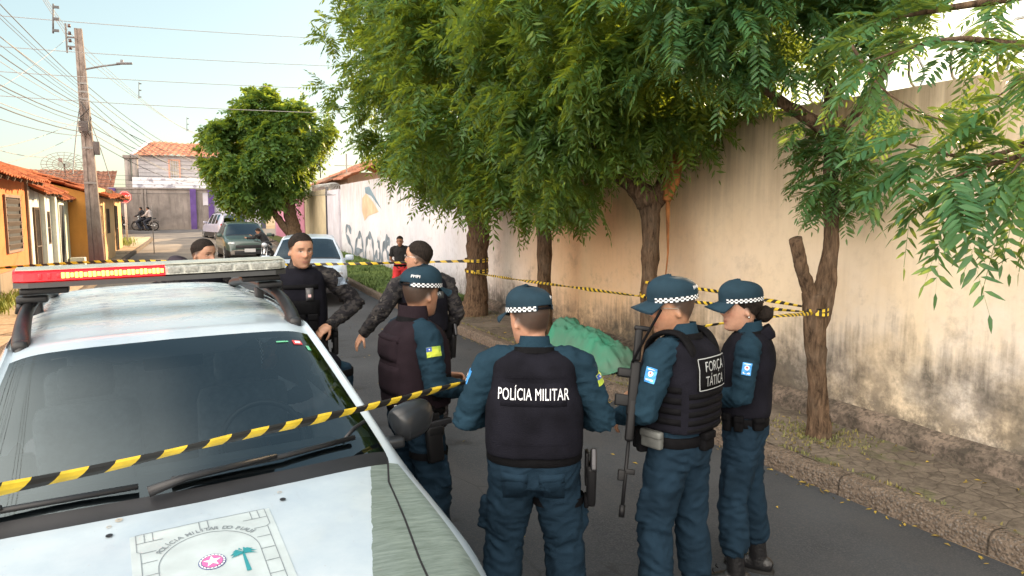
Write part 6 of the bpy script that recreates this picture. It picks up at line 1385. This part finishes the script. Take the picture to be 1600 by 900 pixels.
for (xa, xb, ya, yb) in ((263, 282, 249, 283), (309, 317, 253, 266)):
    xa, xb = hx(xa)-o.x, hx(xb)-o.x; za, zb_ = hz(yb)-1.05, hz(ya)-1.05; mb = MB(); f_ = .12
    for q in ((xa, za, xb, za+f_), (xa, zb_-f_, xb, zb_), (xa, za+f_, xa+f_, zb_-f_), (xb-f_, za+f_, xb, zb_-f_)): mb.box(((q[0]+q[2])/2, -.05, (q[1]+q[3])/2), (q[2]-q[0], .08, q[3]-q[1]))
    f = mb.build('window', mat('salmon_frame', (.62, .33, .24), .8), th); MB().box(((xa+xb)/2, -.03, (za+zb_)/2), (xb-xa-.2, .03, zb_-za-.2)).build('pane', mat('curtain', (.38, .34, .28), .7, var=.3, vs=3), f); mb = MB()
    for k in range(4): mb.box((xa+(xb-xa)*(k+1)/5, -.08, (za+zb_)/2), (.03, .03, zb_-za-.2))
    for k in range(3): mb.box(((xa+xb)/2, -.08, za+(zb_-za)*(k+1)/4), (xb-xa-.2, .03, .03))
    mb.build('bars', WHG, f)
pb_ = empty('parapet_wall', (0, YW+.9, 1.05), label='white parapet with flaking plaster along the top of the end wall', cat='wall'); g = G('flaking_plaster'); c = g.mix(g.ramp(g.noise(g.map(g.pos, (1, 1, 1.4)), 1.5, 6, .6), .40, .47), (.34, .33, .38), (.68, .68, .72)); g.out(c, .9)
a, b = wx(208), wx(420); z0p, z1p = at(270, 297, Y=YW).z-1.05, at(270, 277, Y=YW).z-1.05; MB().box(((a+b)/2, .1, (z0p+z1p)/2), (b-a, .25, z1p-z0p)).build('wall_face', g.m, pb_)
for px_ in (199, 210):
    p = at(px_, 245, Y=58.5); q = tag(MB().tube([(p.x, 58.5, 3.4), (p.x, 58.5, p.z)], .22, 8).box((p.x, 58.5, p.z), (.6, .6, .25), bev=.05).box((p.x+.1, 58.4, p.z-2.2), (.5, .5, .9), bev=.08).build('chimney_pipe', CONC), ('shorter' if px_ == 210 else 'taller')+' of two grey standpipes left of the two-storey house', 'pipe')
# right side beyond the long wall
def rwall(name, label, x0, y0, x1, y1, h, m, cat='wall', t=.2):
    e = empty(name, (x0, y0, gz(y0)), label=label, cat=cat); mb = MB(); mb.wall((0, 0), (x1-x0, y1-y0), -.2, h, -t); mb.build('wall_face' if cat == 'wall' else 'gate_leaf', m, e); return e
rwall('metal_gate', 'plain white sheet gate just beyond the end of the long painted wall', 5.42, 31.0, 5.30, 33.2, 2.85, WHG, 'gate'); rwall('side_wall', 'cream rendered wall with grey drips beyond the white sheet gate', 5.28, 33.3, 5.2, 40.2, 2.9, pwall('cream_paint', (.66, .56, .38), None, 1.2, .5, .3))
e = rwall('pink_wall', 'pink painted wall behind the lone tree', 5.18, 40.3, 4.35, 47.6, 2.75, pwall('pink_paint', (.60, .26, .36), None, 1, .25, .2)); e = rwall('corner_wall', 'grey-pink wall stub at the street corner beyond the tree', 4.3, 47.8, 8.5, 50, 2.6, pwall('grey_pink_paint', (.42, .30, .34), None, 1, .3, .3))
gd = empty('gate_post', (5.35, 33.25, gz(33)), label='thin dark post between the white sheet gate and the cream wall', cat='post'); MB().box((-.05, 0, 1.5), (.12, .1, 3.0)).build('post', mat('dark_post', (.05, .05, .06), .7), gd)
rr = empty('house', (6.3, 34, gz(34)), label='long low house with pale red tiles behind the cream wall on the right', cat='house'); MB().box((3.2, 6.5, 1.8), (6, 12, 3.9)).build('wall', pwall('rose_wall', (.5, .36, .28)), rr); tile_roof('roof', (-.3, -1.2, 3.35), (-.3, 14, 3.35), (3.4, 14, 5.0), (3.4, -1.2, 5.0), TILEP, rr, .3); tile_roof('roof', (7.2, 14, 3.35), (7.2, -1.2, 3.35), (3.4, -1.2, 5.0), (3.4, 14, 5.0), TILEP, rr, .3)
WIRE = mat('razor_wire', (.42, .42, .40), .35, metal=.8)
def coil(name, p0, p1, r, turns, label):
    p0, p1 = Vector(p0), Vector(p1); P = []; n = turns*12
    d = (p1-p0); ax = d.normalized(); sx = ax.cross(Vector((0, 0, 1))).normalized()
    for i in range(n+1):
        a = 2*PI*i/12; P.append(p0+d*(i/n)+sx*math.cos(a)*r*(1+.1*math.sin(i))+Vector((0, 0, math.sin(a)*r)))
    tag(MB().tube(P, .011, 4).build(name, WIRE), label, 'razor wire')
coil('razor_wire', (5.3, 31.2, 3.2), (5.2, 40, 3.35), .27, 26, 'coiled razor wire on top of the cream wall far down the street'); coil('razor_wire', (5.6, 1.5, 3.34), (5.6, 13.5, 3.42), .19, 34, 'coiled razor wire along the top of the long wall near the camera')
# antennas, distant masts
def dish(px_, py, Y, r, label, base):
    p = at(px_, py, Y=Y); e = empty('satellite_dish', (p.x, Y, base), label=label, cat='satellite dish'); z = p.z-base; V = []; F = []
    for j in range(5):
        for i in range(20): a = 2*PI*i/20; q = j/4; V.append((math.cos(a)*r*q, -.02+.25*r*q*q*0-.35*r*(1-q*q)*0+.3*r*q*q, z+math.sin(a)*r*q*.6))
    for j in range(4):
        for i in range(20): F.append((j*20+i, j*20+(i+1) % 20, (j+1)*20+(i+1) % 20, (j+1)*20+i))
    o = MB().add(V, F).build('dish', mat('dish_mesh', (.28, .26, .22), .7), e); wf = o.modifiers.new('w', 'WIREFRAME'); wf.thickness = .022
    mb = MB(); mb.tube([(0, .05, 0), (0, .05, z)], .03, 6); mb.tube([(0, 0, z), (0, -r*.9, z+.1)], .015, 5); mb.box((0, -r*.9, z+.12), (.12, .1, .12)); mb.build('mast', CONC, e)
dish(100, 257, 30, .75, 'wire mesh satellite dish above the tiled roofs on the left', 3.6); dish(500, 243, 38, .55, 'small dish antenna on a mast above the pale red roof right of the lone tree', 4.0)
mb = MB(); p = at(541, 240, Y=36); tag(mb.tube([(p.x, 36, 3.0), (p.x, 36, p.z)], .035, 6).box((p.x, 36, p.z-.6), (1.2, .03, .03)).build('antenna_mast', CONC), 'thin antenna mast between the lone tree and the long wall', 'antenna')
# ------------------------------------------------------------------ utility pole and street lamp
pole = empty('utility_pole', (-3.02, 25.2, .18), label='tall weathered concrete utility pole carrying cables and a street lamp on the left pavement', cat='utility pole'); g = G('pole_concrete'); n = g.noise(g.map(g.pos, (3, 3, .6)), 3, 7, .7); z = g.xyz(g.pos)[2]; c = g.mix(g.ramp(n, .35, .65), (.13, .10, .085), (.29, .235, .20)); c = g.mix(g.mapr(z, 1.8, .3), c, (.16, .03, .04)); c = g.mix(g.mapr(z, 3.3, 2.2, 0, .5), c, (.08, .065, .055)); PC_ = g.out(c, .9, .2)
tp = at(122, 45, d=23.6)-Vector((-3.02, 25.2, .18)); mb = MB(); M = 12; V = []
for k in range(M+1):
    q = k/M; c_ = Vector((tp.x*q, tp.y*q, tp.z*q)); a = .21-.10*q; b = .15-.06*q; V += [c_+Vector((x_*a, y_*b, 0)) for x_, y_ in ((-1, -1), (-.35, -1), (-.3, -.75), (.3, -.75), (.35, -1), (1, -1), (1, 1), (-1, 1))]
F = [(k*8+i, k*8+(i+1) % 8, (k+1)*8+(i+1) % 8, (k+1)*8+i) for k in range(M) for i in range(8)]+[tuple(M*8+i for i in range(8))]; mb.add(V, F); mb.build('pole', PC_, pole)
PL = lambda q, x=0, y=0, z=0: Vector((tp.x*q+x, tp.y*q+y, tp.z*q+z))
mb = MB()
for q in (.50, .565, .70, .73, .765, .36): mb.box(PL(q), (.40-.16*q, .34-.12*q, .06))
mb.build('clamp_band', mat('galvanised', (.22, .21, .20), .5, metal=.6), pole)
mb = MB(); mb.box(PL(.735, -.22, -.05), (.07, .06, .95)); mb.build('rack', mat('rack_iron', (.12, .11, .11), .6), pole) if 0 else None
rk = MB(); rk.box(PL(.955, -.36, 0, 0), (.05, .05, .95)); rk.box(PL(.96, -.22), (.3, .04, .05)); rk.box(PL(.92, -.22), (.3, .04, .05)); r_ = rk.build('insulator_rack', mat('rack_iron', (.12, .11, .11), .6), pole)
for k in range(4): MB().tube([PL(.955, -.26, 0, .36-.24*k), PL(.955, -.26, 0, .46-.24*k)], [.05, .04], 8).build('insulator', mat('brown_ceramic', (.10, .05, .04), .3), r_)
jb = MB(); jb.box(PL(.50, .25, -.05), (.18, .16, .42), bev=.02); jb.box(PL(.585, -.05, -.18), (.3, .14, .35), bev=.03); jb.tube([PL(.56, -.18, -.12), PL(.6, .1, -.2), PL(.66, .15, -.18), PL(.62, -.15, -.16), PL(.55, .1, -.18)], .025, 5); jb.tube([PL(.60, -.2, -.14), PL(.54, -.02, -.22), PL(.62, .18, -.14), PL(.69, -.1, -.14)], .02, 5); jb.build('cable_box', mat('cable_box_grey', (.10, .085, .08), .7), pole)
lamp = MB(); l0 = at(134, 108, d=23.7)-Vector((-3.02, 25.2, .18)); l1 = at(188, 100, d=23.9)-Vector((-3.02, 25.2, .18)); l2 = at(204, 98, d=24)-Vector((-3.02, 25.2, .18)); lamp.tube([l0, l0.lerp(l1, .5)+Vector((0, 0, .02)), l1], .03, 8); la = lamp.build('lamp_arm', mat('galvanised', (.20, .20, .20), .5, metal=.6), pole)
mb = MB(); mb.box(l1.lerp(l2, .4), ((l2-l1).length*1.5, .16, .06), Euler((0, R(-5), 0)), bev=.02); mb.tube([l1+Vector((.05, 0, .02)), l1+Vector((.05, 0, .14))], .05, 8); mb.build('lamp_head', mat('lamp_head_grey', (.16, .16, .17), .5), la)
CAB = mat('cable', (.09, .09, .095), .6); CABL = mat('pale_cable', (.30, .29, .28), .6)
def wire(p0, p1, sag, r, label, name='overhead_cable', m=None, n=18):
    p0, p1 = Vector(p0), Vector(p1); P = [p0.lerp(p1, i/n)-Vector((0, 0, sag*4*(i/n)*(1-i/n))) for i in range(n+1)]; o = MB().tube(P, r, 4, caps=False).build(name, m or CAB); return tag(o, label, 'cable', 'overhead cables')
Wp = lambda q, dx=0: Vector((-3.02, 25.2, .18))+PL(q, dx)
rw = random.Random(3)
hs_ = [.77, .755, .74, .72, .70, .69, .675, .66, .64, .62, .60, .585, .565, .55]
for i, h in enumerate(hs_):
    wire(Wp(h, -.1), (-3.6-.12*(i % 4), -14, 7.9-.20*i+rw.uniform(-.1, .1)), .5+.045*i+rw.uniform(0, .25), .008 if i % 3 else .013, 'dark cable fanning from the utility pole to the upper left over the houses', m=CABL if i % 4 == 3 else None)
for i, (y0_, y1_) in enumerate(((20, 57), (70, 98), (110, 133), (148, 171))): wire(at(-160, y0_-10, d=20.5), at(640, y1_+9, d=27), .12, .010, ['highest', 'second', 'third', 'lowest'][i]+' of the four thin lines crossing high over the street', m=CABL)
for i in range(9): wire(Wp(.76-.028*i, .1), (rw.uniform(-1.5, 3.5), 62, 6.6-.22*i), .5+rw.uniform(0, .5), .014, 'cable running down the street from the pole towards the two-storey house', m=CABL if i % 2 else None)
for i in range(3): wire(Wp(.99-.02*i, -.3), (-3.7+.25*i, -14, 9.6), .3, .008, 'power line leading off the top of the pole to the upper left', m=CABL)
for i in range(3): wire(Wp(.98-.03*i, -.25), (.5+.3*i, 62, 8.2), .6, .010, 'faint power line from the pole top towards the far houses', m=CABL)
for i, (a, b) in enumerate((((0, 140), (110, 55)), ((0, 205), (75, 245)), ((10, 262), (130, 205)), ((0, 232), (120, 190)))): wire(at(a[0]-60, a[1]+(8 if i else 30), d=17), at(b[0], b[1], d=24), .15, .009, 'slack service cable between the pole and the left rooftops', m=CABL)
for i in range(5): wire((-30, 58-.1*i, 4.2+.32*i), (8, 56.5, 3.7+.30*i), .3, .012, 'thin cable strung across the end of the street', m=CAB)
wire(Wp(.66, -.15), Vector((-3.45, 24.6, 3.3)), -.1, .016, 'cable dropping from the pole to the tiled roof beside it', name='drop_cable'); wire(Wp(.60, .15), Vector((-2.7, 26.8, 3.2)), -.1, .012, 'thin cable dropping right of the pole to the yellow-orange house', name='drop_cable')
for i, (px_, ya, yb, d) in enumerate(((83, 6, 52, 15), (217, 128, 154, 34), (292, 183, 205, 44))):
    a, b = at(px_, ya, d=d), at(px_, yb, d=d); mb = MB(); mb.tube([a, b], .018, 6); L_ = (a-b).length
    for k in range(3): mb.box(b.lerp(a, .1+.4*k)+Vector((.05, 0, 0)), (.12, .04, .05))
    tag(mb.build('line_spacer', CAB), 'hanging spacer on the power lines, '+['nearest, at the upper left', 'middle one right of the lamp', 'farthest, above the two-storey house'][i], 'line spacer', 'line spacers')
# stop sign
p = at(195, 308, Y=40.5); zg = gz(40.5)+.13; ss_ = empty('stop_sign', (p.x, 40.5, zg), label='red round-edged stop sign on a pale post at the left corner', cat='road sign'); MB().tube([(0, 0, 0), (0, 0, p.z-zg)], .05, 8).build('post', mat('pale_post', (.50, .44, .40), .8), ss_)
zc = p.z-zg; V = [(.32*math.cos(PI/8+k*PI/4), 0, zc+.32*math.sin(PI/8+k*PI/4)) for k in range(8)]; mb = MB(); mb.add([(x, -.07, z) for x, y, z in V]+[(x, -.05, z) for x, y, z in V], [tuple(range(8)), tuple(range(15, 7, -1))]+[(k+8, (k+1) % 8+8, (k+1) % 8, k) for k in range(8)], 0)
mb.add([(x*.9, -.074, zc+(z-zc)*.9) for x, y, z in V], [tuple(range(8))], 1); mb.add([(x*.84, -.078, zc+(z-zc)*.84) for x, y, z in V], [tuple(range(8))], 0); pl = mb.build('plate', [mat('sign_red', (.50, .03, .035), .5), WHT], ss_)
Vt, Ft = text_mesh('PARE', .22); mb = MB(); mb.add([(x*.95, -.084, zc+y) for x, y, z in Vt], Ft, 0); mb.build('lettering', WHT, pl)
mb = MB(); p = at(241, 395, d=31); tag(mb.tube([(p.x, p.y, gz(p.y)), (p.x, p.y, at(239, 320, d=31).z)], .018, 6).build('thin_rod', CONC), 'thin upright rod standing in the sunlit part of the street', 'rod')
# ================================================================== PARKED CARS
def parked(label, loc, rz, paint, sx=1, sz=1, sy=1, dark=(.05, .055, .06), extra=None, name='parked_car', grp='cars parked along the street'):
    t = empty(name, loc, rz, label, 'car', grp)
    sc = lambda VF: ([(x*sx, y*sy, z*sz) for x, y, z in VF[0]], VF[1])
    body_ = put('body', sc(pieces['body']), paint, t); put('sill', sc(pieces['sill']), BLK, t); put('cowl', sc(pieces['cowl']), BLK, t); gm_ = glassmat('car_glass', dark, .02, 2.1, (.8, .93, 1))
    for k in ('windscreen', 'rear_window', 'side_window'): o_ = put(k, sc(pieces[k]), gm_, t); (split_loose(o_) if k == 'side_window' else None)
    for s in (-1, 1):
        MB().box((s*.66*sx, 1.74*sy, .74*sz), (.26, .12, .13), Euler((R(-18), 0, s*R(-28))), bev=.04).build('headlight', LAMPG, t)
        MB().box((s*.74*sx, -2.44*sy, .86*sz), (.16, .14, .28), bev=.03).build('tail_light', REDL, t)
        mb = MB(); mb.box((s*.99*sx, .40*sy, 1.06*sz), (.2, .12, .14), bev=.04); mb.box((s*.90*sx, .42*sy, 1.02*sz), (.1, .06, .05)); mb.build('side_mirror', paint, t)
        for y in (1.25, -1.5): wheel(t, s*.80*sx, y*sy, .31, .31, .2, s)
    mb = MB(); mb.box((0, 1.86*sy, .62*sz), (1.0, .04, .12), bev=.01); mb.box((0, 1.90*sy, .38*sz), (1.1, .05, .14), bev=.01); mb.build('grille', BLK, t)
    MB().box((0, 1.93*sy, .47*sz), (.40, .01, .13)).build('number_plate', mat('plate_grey', (.5, .5, .5), .6), t)
    mb = MB(); mb.box((0, -.3*sy, .7*sz), (1.3, 3.0, .3), bev=.05)
    for s in (-.36, .36): mb.box((s, -.55, 1.0*sz), (.46, .15, .5), bev=.05); mb.box((s, -.6, 1.3*sz), (.24, .1, .15), bev=.03)
    mb.build('cabin', DARKIN, t); return t
def paintm(name, c, var=.05): m = mat(name, c, .3, var=var, vs=2, coat=.5, spec=.6); return m
p = at(480, 440, d=17.2); wc = parked('white hatchback parked facing the camera behind the bare-headed officer', (p.x+.05, p.y, gz(p.y)), R(180-9), paintm('white_car_paint', (.44, .52, .62)), .97, .93, .93, (.10, .14, .16))
p = at(384, 408, d=27.5); parked('dark green car parked facing the camera under the lone tree', (p.x, p.y+1, gz(p.y)), R(180+4), paintm('green_car_paint', (.045, .075, .065)), .95, .92, .95, (.05, .08, .05))
p = at(352, 383, d=42); pv = parked('pale purple-white SUV seen from behind, farthest of the parked cars', (p.x, p.y+2, gz(p.y)), R(14), paintm('violet_white_paint', (.33, .32, .40)), 1, 1.02, .95)
mb = MB()
for s in (-1, 1): mb.tube([(s*.57, -1.9, 1.62), (s*.58, -1, 1.70), (s*.57, -.1, 1.62)], .03, 6)
mb.build('roof_rail', BLK, pv)
# ================================================================== MOTORCYCLES AND RIDERS
def motorbike(label, loc, rz, c=(.02, .02, .022)):
    t = empty('motorcycle', loc, rz, label, 'motorcycle', 'motorcycles'); pm = paintm('bike_paint', c)
    for y in (-.62, .66):
        P = [(0, y+.29*math.cos(a), .31+.29*math.sin(a)) for a in np.linspace(0, 2*PI, 25)]; w_ = MB().tube(P, .042, 8, caps=False, ref=(1, 0, 0)).build('wheel', RUB, t); mb = MB()
        for k in range(8): a = PI*k/8; mb.tube([(0, y-.26*math.cos(a), .31-.26*math.sin(a)), (0, y+.26*math.cos(a), .31+.26*math.sin(a))], .006, 4)
        mb.tube([(-.05, y, .31), (.05, y, .31)], .05, 10); mb.build('spokes', CHR, w_)
    mb = MB(); mb.tube([(0, .30, .95), (0, .42, .80), (0, .66, .31)], .028, 6); mb.tube([(-.07, .66, .31), (-.07, .40, .85)], .02, 6); mb.tube([(.07, .66, .31), (.07, .40, .85)], .02, 6); mb.tube([(0, .35, .80), (0, .05, .42), (0, -.25, .38), (0, -.62, .31)], .03, 6); mb.tube([(0, .35, .84), (0, -.2, .72), (0, -.7, .80)], .025, 6); mb.build('frame', CHR, t)
    mb = MB(); mb.tube([(0, .36, .84), (0, .25, .88), (0, .05, .87), (0, -.10, .80)], [(.05, .05), (.12, .10), (.12, .09), (.06, .05)], 12); mb.build('tank', pm, t); mb = MB(); mb.tube([(0, -.05, .80), (0, -.2, .80), (0, -.5, .83), (0, -.75, .84)], [(.08, .04), (.12, .05), (.12, .05), (.07, .03)], 10); mb.build('seat', BLK, t)
    mb = MB(); mb.box((0, .08, .50), (.22, .32, .30), bev=.05); mb.tube([(.12, .1, .42), (.14, -.2, .30), (.14, -.75, .36)], .035, 8); mb.build('engine', BLK, t)
    mb = MB(); mb.tube([(-.34, .22, 1.06), (-.1, .34, 1.02), (.1, .34, 1.02), (.34, .22, 1.06)], .016, 6)
    for s in (-1, 1): mb.tube([(s*.22, .28, 1.05), (s*.25, .28, 1.2)], .007, 4); mb.tube([(s*.25, .27, 1.24), (s*.25, .29, 1.24)], .05, 8)
    mb.build('handlebar', BLK, t); MB().tube([(0, .40, .93), (0, .50, .93)], [.085, .07], 12).build('headlight', LAMPG, t); mb = MB(); mb.tube([(0, .92, .50), (0, .85, .62), (0, .66, .67), (0, .45, .60)], [(.05, .01)]*4, 8, ref=(1, 0, 0)); mb.tube([(0, -.95, .55), (0, -.80, .70), (0, -.60, .72)], [(.06, .015)]*3, 8, ref=(1, 0, 0)); mb.build('mudguard', pm, t); return t
SIT = dict(cap=0, vestkind=0, out='civil', boots=0, sleeves=1, cargo=0, vox=.012, hip=(0, 0, .88), lean=R(8))
def rider(label, loc, rz, s, shirt, cap_=0, arms=None, legs=None, extra=None):
    d = dict(SIT, cl=dict(shirt=mat('shirt_cloth', shirt, .9), trousers=mat('jeans', (.03, .035, .05), .9), boot=BOOTM), legL=((-.20, .12), (-.2, .38, .60), .1), legR=((.20, .12), (.2, .38, .60), -.1),
             armL=((-.25, .16, 1.18), (-.26, .42, 1.10), (0, 1, 0), (0, 0, -1), .8), armR=((.25, .16, 1.18), (.26, .42, 1.10), (0, 1, 0), (0, 0, -1), .8))
    if extra: d.update(extra)
    return person('person', label, loc, rz, s, d, cat='person')
p = at(228, 366, d=49); zz = gz(p.y); motorbike('dark motorcycle seen side-on by the end wall, ridden by two people', (p.x, p.y, zz+.006), R(66)); 
rider('rider in pale shirt at the back of the far motorcycle', (p.x+.32, p.y-.12, zz), R(66), .98, (.50, .44, .42)); rider('rider in dark shirt at the front of the far motorcycle', (p.x-.12, p.y-.05, zz), R(66), .98, (.03, .03, .035))
p = at(190, 362, d=50); motorbike('motorcycle half hidden behind the stop sign post', (p.x, p.y, gz(p.y)+.006), R(30), (.3, .05, .04)); rider('person on the motorcycle behind the stop sign post', (p.x, p.y, gz(p.y)), R(30), .98, (.25, .08, .07))
p = at(418, 412, d=22.5); zz = gz(p.y); motorbike('black motorcycle parked facing the camera between the green and white cars', (p.x, p.y, zz+.006), R(165))
p = at(417, 345, d=24.0); zz = gz(p.y); person('person', 'person in black raising an arm, standing behind the black motorcycle', (p.x, p.y, zz), R(60), (p.z-zz)/1.9, dict(SIT, hip=(0, 0, .93), lean=R(30), cl=dict(shirt=mat('black_shirt', (.012, .012, .014), .9), trousers=mat('dark_jeans', (.02, .022, .03), .9)), armL=((-.22, .25, 1.42), (-.2, .50, 1.55), (0, .5, .8), (0, 0, -1), .3), armR=((.22, .25, 1.40), (.2, .46, 1.60), (0, .4, .9), (0, 0, -1), .3)), cat='person')
# distant greenery and skyline beyond the houses
V = []; F = []
for k in range(60):
    x = -60+k*2.2; h = 4.0+1.2*abs(fbm(k*.3, 2, 1))*2; V += [(x, 110, 1), (x, 110+2, h+1), (x, 116, h+1), (x, 118, 1)]
